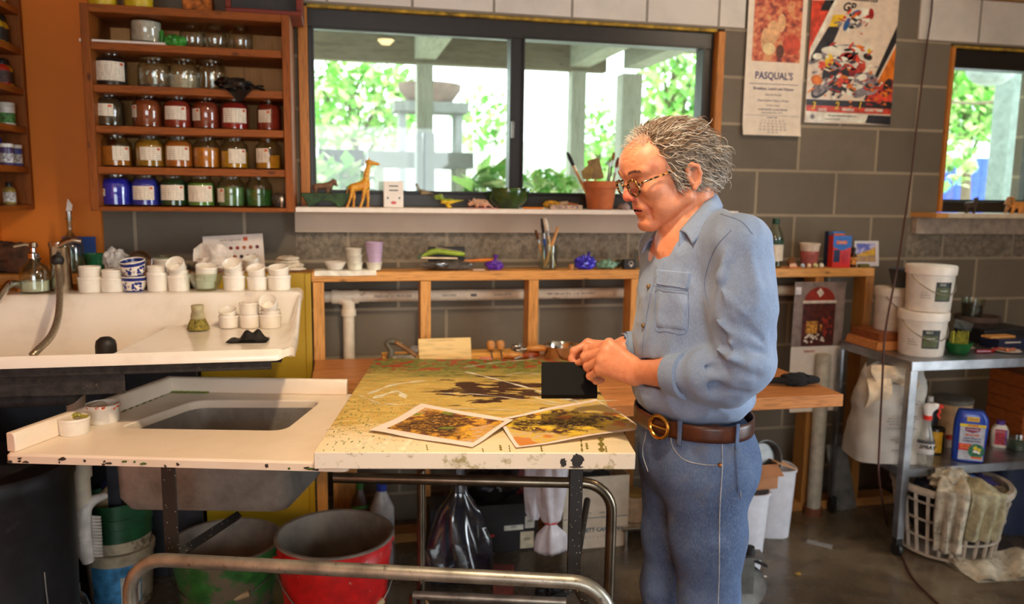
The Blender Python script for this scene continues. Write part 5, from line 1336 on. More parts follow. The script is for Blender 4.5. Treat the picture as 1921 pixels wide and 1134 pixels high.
def twist_bag(name,lb,px,Y,rx,ry,rz_,tip,m,seed,z=EZ):
 w=MB();w.blob((0,0,rz_*0.95),(rx,ry,rz_),seed,0.38,3.0,20,flatz=-rz_*0.94)
 w.tube([(tip[0]*0.4,0,rz_*1.5),(tip[0]*0.8,0,rz_*2.0),(tip[0],0,tip[1])],[rx*0.35,rx*0.16,rx*0.28],9,3,flat=0.6)
 return solo(name,lb,'bag',w,m,(ex(px,Y),Y,z))
m_pur=mat('purple_film',(86,40,150),0.25,var=0.35,scale=60,coat=0.3);m_blu=mat('violet_blue_film',(58,52,190),0.25,var=0.35,scale=60,coat=0.3);m_tea=mat('sea_green_film',(116,160,140),0.25,var=0.3,scale=60,coat=0.3)
twist_bag('purple_bag','small purple twisted plastic bag beside the orange handle',927,3.155,.035,.025,.020,(0.006,.062),m_pur,31)
twist_bag('blue_bag','crumpled violet blue plastic bag on the ledge right of the cork',1098,3.16,.042,.03,.028,(0.014,.072),m_blu,33)
twist_bag('sea_green_bag','crumpled sea green plastic bag beside the violet blue bag',1137,3.165,.044,.03,.018,(0.012,.044),m_tea,35)
w=MB();w.box((0,0,0.004),(0.05,0.03,0.007));solo('small_clear_case','flat little clear case at the ledge front, below the purple bag','case',w,mat('clear_case',(186,160,140),0.15,coat=0.5),(ex(898,3.125),3.135,EZ),bevel=0.001)
w=MB();w.cyl((-0.075,0,0.006),(0.075,0,0.006),0.005,n=8);solo('thin_rod','thin grey rod lying along the back of the ledge','rod',w,mat('grey_rod',(130,112,90),0.5),(ex(978,3.21),3.218,EZ))
t=thing('brush_jar','clear straight glass jar of brushes and sticks on the ledge','jar',(ex(1029),3.17,EZ))
w=MB();w.lathe([(0,0),(0.033,0),(0.036,0.004),(0.036,0.098),(0.034,0.098),(0.034,0.007),(0,0.006)],n=32);part(t,'glass',w,m_clear,sharp=60)
g='brushes in the clear jar';Y=3.172
brush('spatula_brush','white tipped spatula brush in the clear jar on the ledge',1040,496,1022,410,.62,.0035,mat('cream_stick',(224,196,146),0.5),mat('white_blade',(226,220,208),0.4),.011,Y=Y,grp=g)
brush('blue_handled_brush','blue handled brush with a black head in the clear jar',1026,494,1016,410,.55,.0055,m_hb,m_bk,.007,Y=Y+0.008,grp=g)
brush('splayed_brush','small brown brush leaning left out of the clear jar',1021,494,1005,432,.6,.004,m_hw,mat('bristle_brown',(92,56,34),0.8),.008,Y=Y-0.004,grp=g)
w=MB();a,b=at_y(1022,500,Y-0.01),at_y(1047,426,Y-0.01);c=at_y(1022,500,Y-0.01);w.tube([Vector((0,0,0)),b-c],0.0062,8);solo('wooden_stick','pale wooden stick leaning right out of the clear jar','stick',w,m_hw,c,group=None)
w=MB();c=at_y(1041,500,Y-0.014);w.tube([Vector((0,0,0)),at_y(1034,470,Y-0.014)-c,at_y(1030,458,Y-0.014)-c],0.004,8,2);solo('short_cream_stick','short cream stick crossing the wooden stick inside the clear jar','stick',w,MATS['cream_stick'],c)
w=MB();w.lathe([(0,0),(0.009,0),(0.011,0.022),(0,0.0225)],n=16);solo('cork','small cork standing left of the violet blue bag','cork',w,mat('cork',(186,136,84),0.9,var=0.25,scale=120),(ex(1069),3.15,EZ))
w=MB();w.ell((0,0,0.019),0.0185,12);solo('dark_glass_ball','small dark green glass ball right of the sea green bag','glass ball',w,glassy('green_ball',(140,170,150),0.1,0.05),(ex(1161,3.2),3.205,EZ))
t=thing('black_card_box','small black card box with a pale round mark, right of the sea green bag','box',(ex(1181,3.15),3.16,EZ))
w=MB();w.box((0,0,0.02),(0.052,0.03,0.04));part(t,'box',w,mat('card_black',(34,30,28),0.5),bevel=0.001)
w=MB();w.tube([(0.004+0.0095*math.cos(a),-0.0155,0.021+0.012*math.sin(a))for a in[PI*1.25*i/10-0.4 for i in range(11)]],0.0016,6);w.ell((0.005,-0.0155,0.015),(0.006,0.0008,0.006),6);part(t,'emblem',w,mat('emblem_grey',(206,200,190),0.6))
w=MB();w.box((0,0,0.038),(0.05,0.003,0.075),R=Matrix.Rotation(-0.1,3,'X'));w.mat(1);w.ell((0.004,-0.002,0.04),(0.012,0.002,0.022),8);solo('dark_picture_card','dark olive card with an orange shape, half hidden behind the man\'s chest','card',w,[mat('olive_card',(70,64,40),0.5),mat('orange_shape',(206,96,26),0.5)],(ex(1199,3.22),3.215,EZ))
# right part of the ledge
t=thing('clear_bottle','clear plastic bottle with a dark green cap and label on the ledge','bottle',(ex(1452,3.18),3.185,EZ))
r=0.037
w=MB();w.lathe([(0,0),(r*.9,0),(r,.006),(r,.125),(r*.96,.14),(r*.55,.175),(r*.38,.186),(r*.38,.195),(r*.34,.195),(r*.34,.186),(r*.92,.138),(r*.96,.12),(r*.96,.008),(0,.004)],n=32);part(t,'bottle',w,m_clear,sharp=60)
w=MB();w.lathe([(r*.42,.190),(r*.44,.192),(r*.44,.212),(r*.40,.215),(0,.215)],n=20);part(t,'cap',w,mat('cap_green',(16,66,42),0.4))
w=MB();w.lathe([(r*1.012,.030),(r*1.012,.108)],n=32);l=part(t,'label',w,m_label);w=MB();w.lathe([(r*1.018,.102),(r*1.018,.124)],n=32);part(l,'green_band',w,mat('label_green',(30,66,40),0.5))
w=MB();w.lathe([(0,0),(.032,0),(.033,.004),(.042,.066),(.043,.072),(.041,.072),(.03,.01),(0,.008)],n=32);solo('pink_pot','dusty pink plastic plant pot on the ledge','pot',w,mat('pink_pot',(164,84,76),0.6,var=0.15,dark=((196,150,136),30,0.6)),(ex(1517,3.19),3.19,EZ))
w=MB();w.lathe([(0,0),(.036,0),(.038,.006),(.0435,.040),(.046,.043),(.046,.048),(.043,.048),(.040,.04),(.034,.01),(0,.008)],n=32);solo('cream_tub','cream plastic tub nested in the dusty pink pot','tub',w,mat('cream_tub',(230,210,186),0.5),(ex(1517,3.19),3.19,EZ+0.058),sharp=60)
w=MB();w.blob((0,0,0.022),(0.02,0.016,0.022),41,0.4,2.4,10,flatz=-0.0215);solo('brown_pod','little brown seed pod beside the clear bottle','pod',w,mat('pod_brown',(120,78,40),0.9),(ex(1482,3.18),3.17,EZ))
for px,c,rr,lb in((1488,(226,176,150),.016,'pale pink shell at the left of a row of little balls'),(1506,(176,196,216),.010,'bluish white ball right of the pale pink shell'),(1518,(230,190,160),.010,'peach ball in the row of little balls'),(1530,(206,206,150),.011,'pale green ball in the row of little balls'),(1541,(226,220,196),.011,'cream ball at the right end of the row of little balls')):
 w=MB()
 if rr>.012:w.blob((0,0,.010),(.018,.014,.012),3,0.25,2,10,flatz=-.0098)
 else:w.ell((0,0,rr),rr,10)
 solo('little_ball' if rr<.012 else 'shell',lb,'ornament',w,mat('ball_%d'%px,c,0.35,var=0.2,scale=120),(ex(px,3.14),3.142,EZ))
w=MB();w.blob((0,0,.003),(.045,.016,.004),5,.3,3,10);solo('orange_peel','dry orange peel under the pale pink shell at the ledge front','peel',w,mat('peel',(200,120,70),0.8,var=0.2),(ex(1492,3.12),3.138,EZ))
t=thing('glue_box','tall dark blue carton with an orange print, behind its red and blue twin','carton',(ex(1566,3.20),3.215,EZ))
w=MB();w.box((0,0,0.079),(0.083,0.03,0.158));part(t,'carton',w,mat('carton_navy',(26,44,84),0.45),bevel=0.001)
w=MB();w.box((0.012,-0.0155,0.142),(0.055,0.0006,0.014));part(t,'orange_print',w,mat('print_orange',(226,110,60),0.5));w=MB();w.box((0.01,-0.0154,0.154),(0.06,0.0006,0.008));part(t,'blue_print',w,mat('print_blue',(40,120,190),0.5))
t=thing('glue_carton','red and blue product carton standing at the front of the ledge','carton',(ex(1574,3.16),3.165,EZ),-0.06)
w=MB();w.box((0,0,0.071),(0.088,0.04,0.142));part(t,'carton',w,mat('carton_red',(210,44,34),0.4,var=0.05),bevel=0.001)
m_cb=mat('print_sky',(36,104,186),0.45);m_cw=mat('print_white',(240,224,214),0.5)
w=MB();w.add([(-.044,-.0205,.142),(.044,-.0205,.142),(.044,-.0205,.092),(.0,-.0205,.076),(-.044,-.0205,.092)],[(0,4,3,2,1)],False);part(t,'blue_panel',w,m_cb)
w=MB();w.box((-.004,-.021,.112),(.05,.0006,.014));part(t,'orange_print',w,MATS['print_orange'])
lettering(t,'GLUE',.012,m_cw,(-.004,-.0216,.112))
for x,z,sx_,sz in((-.024,.052,.030,.055),(.018,.045,.028,.06)):
 w=MB();w.box((x,-.0207,z),(sx_,.0006,sz));part(t,'picture_panel',w,mat('panel_rose',(196,26,40),0.4)if x>0 else MATS['carton_navy'])
t=thing('brown_bottle','small brown glass bottle with a black cap beside the red and blue carton','bottle',(ex(1598,3.17),3.165,EZ))
w=MB();w.lathe([(0,0),(.014,0),(.015,.003),(.015,.055),(.007,.066),(.007,.074),(0,.075)],n=20);part(t,'bottle',w,mat('brown_glass',(54,26,12),0.1,coat=0.6));w=MB();w.lathe([(.009,.07),(.0095,.088),(0,.09)],n=16);part(t,'cap',w,m_rubber);w=MB();w.lathe([(.0153,.012),(.0153,.045)],n=20);part(t,'label',w,mat('label_ochre',(170,110,40),0.6,var=0.5,scale=80))
t=thing('landscape_card','white bordered landscape postcard with yellow trees standing on the ledge','postcard',(ex(1626,3.2),3.20,EZ))
R=Matrix.Rotation(-0.13,3,'X')
w=MB();w.box(R@Vector((0,0,.058)),(.125,.0015,.116),R=R);part(t,'card',w,mat('card_cool_white',(220,214,214),0.6,var=0.02))
n=N('yellow_trees');s=n.sep();zz=s[2];nz=n.noise(55,4,0.6)
sky=n.mix(n.mask(n.noise(28,4),.45,.6),(96,104,190),(196,190,220));hill=n.mix(n.mask(nz,.4,.6),(226,178,40),(186,130,30));gnd=n.mix(n.mask(nz,.4,.6),(196,150,80),(150,120,110))
edge_=n.math('ADD',.072,n.math('MULTIPLY',n.math('ADD',s[0],n.math('MULTIPLY',n.math('SUBTRACT',nz,.5),.10)),.35))
c_=n.mix(n.math('GREATER_THAN',zz,edge_),hill,sky);c_=n.mix(n.math('LESS_THAN',zz,.048),c_,gnd);n.base(c_);n.rough(0.5)
w=MB();w.box(R@Vector((-.004,-.0012,.062)),(.098,.0008,.084),R=R);part(t,'picture',w,n.m)
w=MB();w.box((0,0,.008),(.05,.02,.016));solo('olive_block','small olive green block in front of the landscape postcard','block',w,mat('olive_block',(96,92,34),0.7),(ex(1621,3.14),3.145,EZ),bevel=.002)
# ================================================================== on the wall
m_cal=mat('calendar_paper',(238,222,200),0.7,var=0.03)
m_navy,m_grey=mat('ink_navy',(66,58,110),0.6),mat('ink_grey',(150,140,146),0.6)
a,b,c,d=at_y(1400,0,3.34),at_y(1511,0,3.34),at_y(1391,253,3.34),at_y(1499,258,3.34)
t=thing('wall_calendar','narrow paper calendar with a red figure picture and a big handwritten style heading','calendar',((c.x+d.x)/2,3.34,1.70))
WC=d.x-c.x;zt=2.42-1.70;zb_=c.z-1.70
w=MB();w.grid(lambda u,v:((u-0.5)*WC,-0.003-0.012*(1-min(1,v/0.12))**2,zb_+(zt-zb_)*v),4,40);part(t,'page',w,m_cal)
def cz(py):return at_y(1450,py,3.335).z-1.70
n=N('red_figure_picture');nz=n.noise(22,4,.6);n2=n.noise(55,3,.6)
n.base(n.ramp(n.math('ADD',n.math('MULTIPLY',nz,.7),n.math('MULTIPLY',n2,.3)),[(.36,(60,30,34)),(.45,(180,74,50)),(.52,(216,110,70)),(.60,(226,166,110)),(.70,(200,70,50))]));n.rough(.5)
w=MB();w.box2((-WC*.40,-.0042,cz(116)),(WC*.42,-.0034,zt-.002));pc=part(t,'picture',w,n.m)
w=MB();m_skin_p=mat('print_skin',(226,170,120),.6,var=.15,scale=40)
for e_ in((-.02,60,.03,.05),(-.055,75,.022,.05),(.02,42,.02,.04)):w.ell((e_[0],-.0046,cz(e_[1])),(e_[2],.0006,e_[3]),8)
w.mat(1).ell((-.035,-.0052,cz(92)),(.032,.0006,.026),8);w.mat(2).ell((.075,-.005,cz(82)),(.045,.0006,.045),8);w.mat(3).ell((.02,-.0052,cz(96)),(.02,.0006,.03),8)
part(pc,'painted_figure',w,[m_skin_p,mat('print_cream',(232,200,146),.6),mat('print_red',(198,76,50),.6,var=.2),mat('print_umber',(90,50,36),.6,var=.4,scale=60)])
lettering(t,"PASQUAL'S",.044,m_navy,(-.002,-.0045,cz(143)),bold=.0006,squash=.86)
w=MB();w.box2((-WC*.42,-.0042,cz(158)-.001),(WC*.42,-.0036,cz(158)+.001));part(t,'rule_line',w,m_navy)
for tx,sz,py,m in(('Breakfast, Lunch and Dinner',.0175,167,m_navy),('Saturday Brunch',.012,178,m_grey),('Open Seven Days a Week',.0145,189,m_grey),('121 Don Gaspar',.010,198,m_grey),('Tel (505) 983-9340   Fax (505) 988-4645',.0088,206,m_navy),('Santa Fe, New Mexico 87501',.0088,212,m_grey)):
 lettering(t,tx,sz,m,(0,-.0045,cz(py)))
w=MB();w.box2((-WC*.47,-.0042,cz(217)-.001),(WC*.47,-.0036,cz(217)+.0005));part(t,'rule_line',w,m_grey)
lettering(t,'AUGUST  2007',.008,m_navy,(-.0,-.0045,cz(221)))
dd=1
for r_ in range(5):
 row_='  '.join('%2d'%(dd+i)for i in range(7)if dd+i<=31);dd+=7
 lettering(t,row_,.0105,m_grey,(0,-.0075-.0022*r_,cz(227+5.6*r_)),squash=1.25)
# motorcycle race poster
a,b,c,d=at_y(1519,0,3.342),at_y(1685,0,3.342),at_y(1511,229,3.342),at_y(1671,236,3.342)
x0=(a.x+c.x)/2+.003;x1=(b.x+d.x)/2;z0=(c.z+d.z)/2;z1=2.43
t=thing('race_poster','large glossy motorcycle race poster on the block wall','poster',((x0+x1)/2,3.346,z0))
PW,PH=x1-x0,z1-z0
w=MB();w.box2((-PW/2,-.004,0),(PW/2,-.002,PH));part(t,'sheet',w,mat('poster_cream',(236,214,188),.25,var=.05,coat=.3))
def pp(px,py):
 p=at_y(px,py,3.342);return(p.x-(x0+x1)/2,p.z-z0)
def patch(w,pts,dep):
 q=[pp(*p)for p in pts]
 q=[(max(-PW/2,min(PW/2,x)),max(0,min(PH,z)))for x,z in q]
 w.add([(x,-.004-dep*.0004,z)for x,z in q],[tuple(range(len(q)))],False)
def oval(px,py,rx,ry,n_=18,rot=0):return[(px+rx*math.cos(2*PI*i/n_)*math.cos(rot)-ry*math.sin(2*PI*i/n_)*math.sin(rot),py+rx*math.cos(2*PI*i/n_)*math.sin(rot)+ry*math.sin(2*PI*i/n_)*math.cos(rot))for i in range(n_)]
PC={'red':mat('poster_red',(206,66,40),.3,var=.25,scale=30),'blk':mat('poster_black',(40,34,34),.3,var=.3),'org':mat('poster_orange',(236,116,24),.3,var=.2),'wht':mat('poster_white',(240,226,206),.3),'gry':mat('poster_grey',(130,120,122),.4,var=.4,scale=60),'yel':mat('poster_yellow',(240,190,40),.3),'blu':mat('poster_blue',(40,90,150),.3),'drd':mat('poster_darkred',(150,34,30),.3,var=.4,scale=60)}
keys=list(PC);seq=[('red',[(1519,0),(1560,0),(1556,20),(1522,95),(1513,118),(1517,40)],1),('blk',[(1548,0),(1566,0),(1555,20),(1538,20)],2),('wht',[(1566,0),(1572,0),(1521,110),(1517,112),(1520,90)],2),('blk',[(1553,52),(1576,30),(1574,55),(1563,80),(1540,100),(1520,118),(1522,104)],2),('yel',[(1563,28),(1585,27),(1576,50),(1555,50)],3),('wht',oval(1612,32,22,16,rot=-.5),4),('blu',oval(1588,46,5,13,rot=.4),5),('blk',oval(1604,45,14,6,rot=-.6),5),('red',oval(1620,38,10,5,rot=-.6),6),('blu',oval(1606,24,9,4,rot=-.4),6),('drd',oval(1634,26,5,10),5),('blk',[(1683,48),(1683,80),(1640,158),(1636,190),(1620,188)],2),('org',[(1682,88),(1680,150),(1664,160),(1648,150)],3),('red',[(1664,150),(1679,150),(1674,212),(1612,206),(1630,178)],3),('blk',oval(1664,165,8,18,rot=.3),4),('gry',oval(1580,100,44,16,rot=-.1),2),('blk',oval(1580,140,40,34,rot=-.5),3),('wht',oval(1582,96,42,10,rot=.05),4),('red',oval(1602,118,24,16,rot=.6),5),('wht',oval(1598,122,10,10),6),('drd',oval(1590,108,16,10),5),('blk',oval(1541,164,13,26,rot=.75),5),('gry',oval(1540,163,10,21,rot=.75),6),('org',oval(1532,150,11,9,rot=.5),7),('yel',oval(1555,114,8,13,rot=.1),7),('red',oval(1542,122,9,7,rot=.4),6),('blk',oval(1530,112,14,5,rot=-.5),5),('wht',oval(1533,106,9,6),6),('wht',oval(1622,98,13,17,rot=.2),7),('blk',oval(1627,107,9,6,rot=.4),8),('red',oval(1618,92,5,5),8),('yel',oval(1630,96,4,5),8),('gry',oval(1628,158,20,22,rot=-.3),5),('wht',oval(1606,160,12,26,rot=.7),6),('drd',oval(1600,138,8,12),6),('red',oval(1575,150,7,14),5),('gry',oval(1612,175,14,8,rot=-.4),7),('blk',[(1512,186),(1560,188),(1674,192),(1673,214),(1512,208)],6),('red',[(1512,197),(1672,205),(1672,215),(1512,209)],7),('wht',[(1511,208),(1628,216),(1622,231),(1511,226)],8),('blk',[(1628,216),(1672,218),(1671,235),(1622,231)],8)]
w=MB()
for kk_,pts_,dp_ in seq:w.mat(keys.index(kk_));patch(w,pts_,dp_)
rd=random.Random(12)
for i in range(190):
 x_,y_=(rd.gauss(1582,30),rd.gauss(134,26))if i<120 else((rd.gauss(1606,14),rd.gauss(36,11))if i<150 else(rd.gauss(1650,14),rd.gauss(178,14)))
 w.mat(keys.index(rd.choice(('wht','red','gry','blk','drd','org','wht','gry')if i<150 else('red','drd','blk','org'))));patch(w,oval(x_,y_,rd.uniform(2,9),rd.uniform(1,3.5),8,rd.uniform(-1,.6)),8.2+.02*i)
part(t,'printed_artwork',w,[PC[k_]for k_ in keys])
slant=.35
def ptext(tx,size,m,px,py,dep,**kw):x,z=pp(px,py);return lettering(t,tx,size,m,(x,-.004-.0004*dep-.0003,z),**kw)
ptext('INDIANAPOLIS',.020,PC['blk'],1622,0,2,bold=.0008,shear=.2);ptext('GP',.052,PC['blk'],1592,14,2,bold=.0016,shear=.25)
for d_,wd_,px in(('3','DAYS.',1524),('2','WHEELS.',1568),('1','GREAT TIME!',1611)):
 ptext(d_,.046,PC['yel'],px,199,14,bold=.001,shear=.2);ptext(wd_,.0165,PC['wht'],px+9,206-(0 if px<1600 else-1),15,bold=.0008,shear=.25,align='LEFT')
ptext('RED BULL INDIANAPOLIS GRAND PRIX',.0085,PC['blk'],1579,218,13,shear=.2);ptext('AUGUST 27-29, 2010',.0085,PC['blk'],1560,224,13,shear=.2)
w=MB();x,z=pp(1523,219);w.cyl((x,-.0073,z),(x,-.0076,z),.011,n=18);part(t,'round_emblem',w,PC['gry'])
# calendar with a shop front, low on the right
LYC=3.10
cpt=lambda px,py:at_y(px,py,LYC)
a,b=cpt(1492,530),cpt(1588,530);bl,br_=cpt(1484,768),cpt(1572,772)
t=thing('shop_calendar','hanging calendar with a shop front photograph over a month page, beside the bench end','calendar',((bl.x+br_.x)/2,LYC+.02,0.55))
cx_=t.location.x;cw=(b.x-a.x)/2
def cl(px,py):p=cpt(px,py);return(p.x-cx_,p.z-.55)
zt_,zm,zb2=cl(1540,530)[1],cl(1530,652)[1],cl(1530,772)[1]
w=MB();w.grid(lambda u,v:((u-.5)*2*cw,-.001-.012*(max(0,v-.88)/.12)**2*(u>.7),zm+(zt_-zm)*v),8,16);part(t,'picture_page',w,mat('shop_wall',(132,114,106),.5,var=.15))
w=MB();w.grid(lambda u,v:((u-.5)*2*cw,-.001-.02*(1-v)**3,zb2+(zm-zb2)*v),4,16);part(t,'month_page',w,mat('month_white',(216,204,190),.6,var=.03))
w=MB();zc_=zt_-.085
o_=[(.075*math.cos(PI*i/14),zc_+.062*math.sin(PI*i/14))for i in range(15)]
w.add([(x,-.0032,z)for x,z in o_],[tuple(range(15))],False);w.mat(1);w.box2((-.080,-.0036,zm+.004),(.080,-.0030,zc_-.012));w.mat(2);w.box2((-.082,-.0042,zc_-.010),(.082,-.0032,zc_+.002))
w.mat(3);w.box2((-.060,-.0044,zm+.06),(-.005,-.0036,zm+.115));w.box2((.008,-.0044,zm+.07),(.018,-.0036,zm+.10));w.mat(2)
rd=random.Random(8)
for i in range(26):w.ell((rd.uniform(-.065,.03),-.004,zm+rd.uniform(.018,.055)),(.006,.0008,.005),5)
w.mat(0)
for i in range(14):w.ell((rd.uniform(.02,.07),-.004,zm+rd.uniform(.05,.13)),(.006,.0008,.008),5)
w.mat(2);w.add([(.0,-.0038,zc_+.058),(.018,-.0038,zc_+.035),(.0,-.0038,zc_+.015),(-.018,-.0038,zc_+.04)],[(0,1,2,3)],False)
part(t,'shop_front_print',w,[mat('arch_red',(140,40,22),.5,var=.2),mat('window_brown',(66,24,18),.5,var=.5,scale=50),mat('print_beige',(214,200,184),.6),mat('lit_window_print',(196,120,50),.5,var=.5,scale=90)])
lettering(t,'FEBRUARY',.015,mat('ink_rose',(176,72,60),.6),(-.035,-.0035,zm-.022),squash=.8)
for r_ in range(4):lettering(t,'.     .     .     .     .     .     .',.016,m_grey,(0,-.004-.001*r_,zm-.045-.03*r_),squash=.9)
w=MB();w.box2((-cw*.97,-.003,zt_-.055),(-cw*.97+.028,-.002,zt_-.022));part(t,'corner_slip',w,mat('slip_white',(222,214,214),.6))
w=MB();w.box((0,.012,zt_-.004),(.02,.02,.006));part(t,'hook',w,m_steel)
# brown electric cord hanging from the ceiling
pts_=[at_y(1749,-150,3.30),at_y(1749,0,3.30),at_y(1738,90,3.28),at_y(1724,200,3.24),at_y(1708,340,3.15),at_y(1696,420,3.05),at_y(1684,500,2.9),at_y(1668,580,2.66),at_y(1659,640,2.58),at_y(1655,720,2.57),at_y(1649,850,2.57),at_y(1650,905,2.58)]
pts_+=[at_z(1665,985,0.008),at_z(1690,1040,0.006),at_z(1712,1085,0.006),at_z(1760,1134,0.006),at_z(1800,1170,0.006)]
w=MB();w.tube(pts_,0.0042,6,5);solo('extension_cable','thin brown electric cable hanging from above and trailing over the floor','cable',w,mat('cord_brown',(72,36,26),.5))
# ================================================================== on and around the steel cart
def loft(w,secs,n=28,pw=2.0,T=None,caps=True):
 """stack of superellipse sections (z, rx, ry, dx, dy)"""
 v=[];f=[]
 for sct in secs:
  z,rx,ry=sct[:3];dx,dy=(sct[3],sct[4])if len(sct)>3 else(0,0)
  for k in range(n):
   a=2*PI*k/n;c,s_=math.cos(a),math.sin(a)
   v.append((dx+rx*math.copysign(abs(c)**(2/pw),c),dy+ry*math.copysign(abs(s_)**(2/pw),s_),z))
 for i in range(len(secs)-1):
  for k in range(n):f.append((i*n+k,i*n+(k+1)%n,(i+1)*n+(k+1)%n,(i+1)*n+k))
 if caps:f.append(tuple(range(n))[::-1]);f.append(tuple(range((len(secs)-1)*n,len(secs)*n)))
 return w.add(v,f,True,T)
TZ,BZ=0.8005,0.3655
m_pail=mat('white_pail',(232,222,208),0.4,var=0.04,dark=((176,160,140),20,0.66))
m_lblk,m_lgrn=mat('pail_label_black',(40,44,44),0.5,var=.2),mat('pail_label_green',(84,90,52),0.5,var=.15)
def pail(name,label,loc,rt,rb,h,m,lid=True,lab=None,handle=True,rz=0.0,tilt=None):
 t=thing(name,label,'bucket',loc,rz)
 w=MB();w.lathe([(0,0),(rb*.97,0),(rb,.004),(rt*.985,h*.86)]+([(rt*.985,h*.98),(0,h*.98)]if lid else[(rt,h*.97),(rt*1.02,h*.98),(rt*1.02,h),(rt*.96,h),(rb*.95,.01),(0,.008)]),n=40);part(t,'body',w,m,sharp=50)
 if lid:w=MB();w.lathe([(rt*.99,h*.80),(rt*1.04,h*.81),(rt*1.05,h*.97),(rt*1.02,h),(0,h)],n=40);part(t,'lid',w,m,sharp=50)
 if lab:
  a0,a1,z0,z1=lab
  def rr(z):return(rb+(rt*.985-rb)*z/(.86))*1.006
  w=MB();w.lathe([(rr(z0),h*z0),(rr(z1),h*z1)],n=12,a0=a0,a1=a1);l=part(t,'label',w,m_lblk)
  z2=z1-(z1-z0)*.28
  w=MB();w.lathe([(rr(z0+.03)*1.004,h*(z0+.03)),(rr(z2)*1.004,h*z2)],n=12,a0=a0+.04,a1=a1-.10);part(l,'green_panel',w,m_lgrn)
  w=MB()
  for zz_ in(z1-.045,z1-.075):w.lathe([(rr(zz_)*1.004,h*zz_),(rr(zz_)*1.004,h*(zz_+.012))],n=8,a0=a0+.15,a1=a1-.35)
  w.lathe([(rr(z2)*1.006,h*(z2-.08)),(rr(z2)*1.006,h*(z2-.06))],n=8,a0=a0+.2,a1=a1-.25);part(l,'label_text',w,mat('label_pale',(196,192,176),.6))
  w=MB()
  for q in range(5):w.lathe([(rr(z0+.08)*1.001,h*(z0+.06+.055*q)),(rr(z0+.08)*1.001,h*(z0+.085+.055*q))],n=8,a0=a0-.62,a1=a0-.16-.06*(q%3))
  part(t,'fine_print',w,mat('fine_print',(176,166,152),.6))
 if handle:
  w=MB();w.tube([(rt*1.02*math.cos(a),rt*1.02*math.sin(a)*1.0,h*.80-h*.42*math.sin(u*PI))for u,a in[(i/14,PI+PI*i/14)for i in range(15)]],.0022,6,flat=1);part(t,'handle',w,mat('pail_wire',(150,140,124),.4,.7))
 if tilt:t.rotation_euler=(tilt[0],tilt[1],rz)
 return t
q=at_z(1741,668,TZ);kk=q.y*1.07/FPX;B1=Vector((q.x,q.y+.045,TZ))
pail('paint_pail','lower one of two stacked white pails with black and green labels',B1,.0925,.084,.180,m_pail,True,(-2.20,-1.40,.20,.62),True,-.05)
pail('paint_pail','upper one of two stacked white pails, set a little askew',B1+Vector((.018,.002,.1812)),.0915,.083,.184,m_pail,True,(-2.06,-1.28,.24,.66),True,.05,(0.0,.012))
t=thing('wooden_tray','reddish brown wooden tray box carrying a white bucket on the cart','box',(2.30,2.955,TZ))
w=MB();w.box((0,0,.018),(.225,.22,.036),taper=.94);part(t,'base',w,m_bench,bevel=.003);w=MB();w.box((0,0,.053),(.19,.19,.034));part(t,'lid',w,wood('tray_lid',(150,84,44),(116,58,28),5,0),bevel=.003)
WB=at_y(1660,600,2.94)
pail('white_bucket','plain white wire handled bucket on the reddish brown tray, left of the stacked pails',(2.335,2.955,TZ+.0705),.078,.076,.182,mat('bucket_dull_white',(206,196,180),.45,var=.06),True,None,True,.5)
w=MB();loft(w,[(0,.030,.030),(.004,.032,.032),(.075,.047,.047),(.078,.048,.048),(.078,.044,.044),(.07,.043,.043)],28,5);loft(w,[(.06,.042,.042),(.066,.03,.03)],20,4)
solo('nursery_pot','square dark grey plant pot standing on the plain white bucket','pot',w,mat('pot_slate',(58,62,68),.5),(2.36,2.945,TZ+.0705+.1825))
q=at_z(1667,652,TZ)
t=thing('white_tube','white plastic tube with a red cap lying on the cart before the tray','tube',(q.x,q.y,TZ+.018),-.25)
w=MB();w.lathe([(0,-.055),(.014,-.055),(.0175,-.05),(.0175,.02),(.012,.04)],n=20,R=Matrix.Rotation(PI/2,3,'Y'));part(t,'body',w,mat('tube_white',(226,206,190),.4));w=MB();w.lathe([(.0125,.04),(.0125,.068),(0,.069)],n=16,R=Matrix.Rotation(PI/2,3,'Y'));part(t,'cap',w,mat('cap_red',(206,52,30),.4))
q=at_z(1803,664,TZ)
w=MB();w.lathe([(0,0),(.034,0),(.040,.006),(.054,.044),(.052,.045),(.038,.01),(0,.006)],n=48,ribs=48,rib=.012);solo('green_ridged_bowl','small green ridged bowl on the cart beside the stacked pails','bowl',w,mat('bowl_green',(22,96,44),.35),(q.x,q.y+.02,TZ),sharp=60)
GB=Vector((q.x,q.y+.02,TZ))
t=thing('yellow_stick_tray','bundle of short yellow green sticks standing in the green ridged bowl','sticks',GB+Vector((0,0,.012)))
w=MB();rd=random.Random(6)
for i in range(22):
 x=-.034+.068*i/21;y=rd.uniform(-.012,.012);w.cyl((x,y,0),(x+rd.uniform(-.004,.004),y,rd.uniform(.068,.082)),.0026,n=6)
part(t,'sticks',w,mat('stick_olive',(150,144,36),.6,var=.3,scale=60));t['kind']='thing'
w=MB();w.box((0,.0,.038),(.070,.036,.002));w.box((-.035,0,.055),(.0015,.036,.036));w.box((.035,0,.055),(.0015,.036,.036));w.box((0,.018,.055),(.07,.0015,.036));w.box((0,-.018,.055),(.07,.0015,.036))
solo('clear_tray','clear plastic tray perched crookedly over the yellow green sticks','tray',w,glassy('tray_plastic',(232,238,242),.2,.08,haze=.15),GB+Vector((-.002,.0,.062)),.3)
t_=scene.objects['clear_tray'];t_.rotation_euler=(.15,.22,.3)
m_blkbox=mat('box_black',(30,30,34),.45,var=.2)
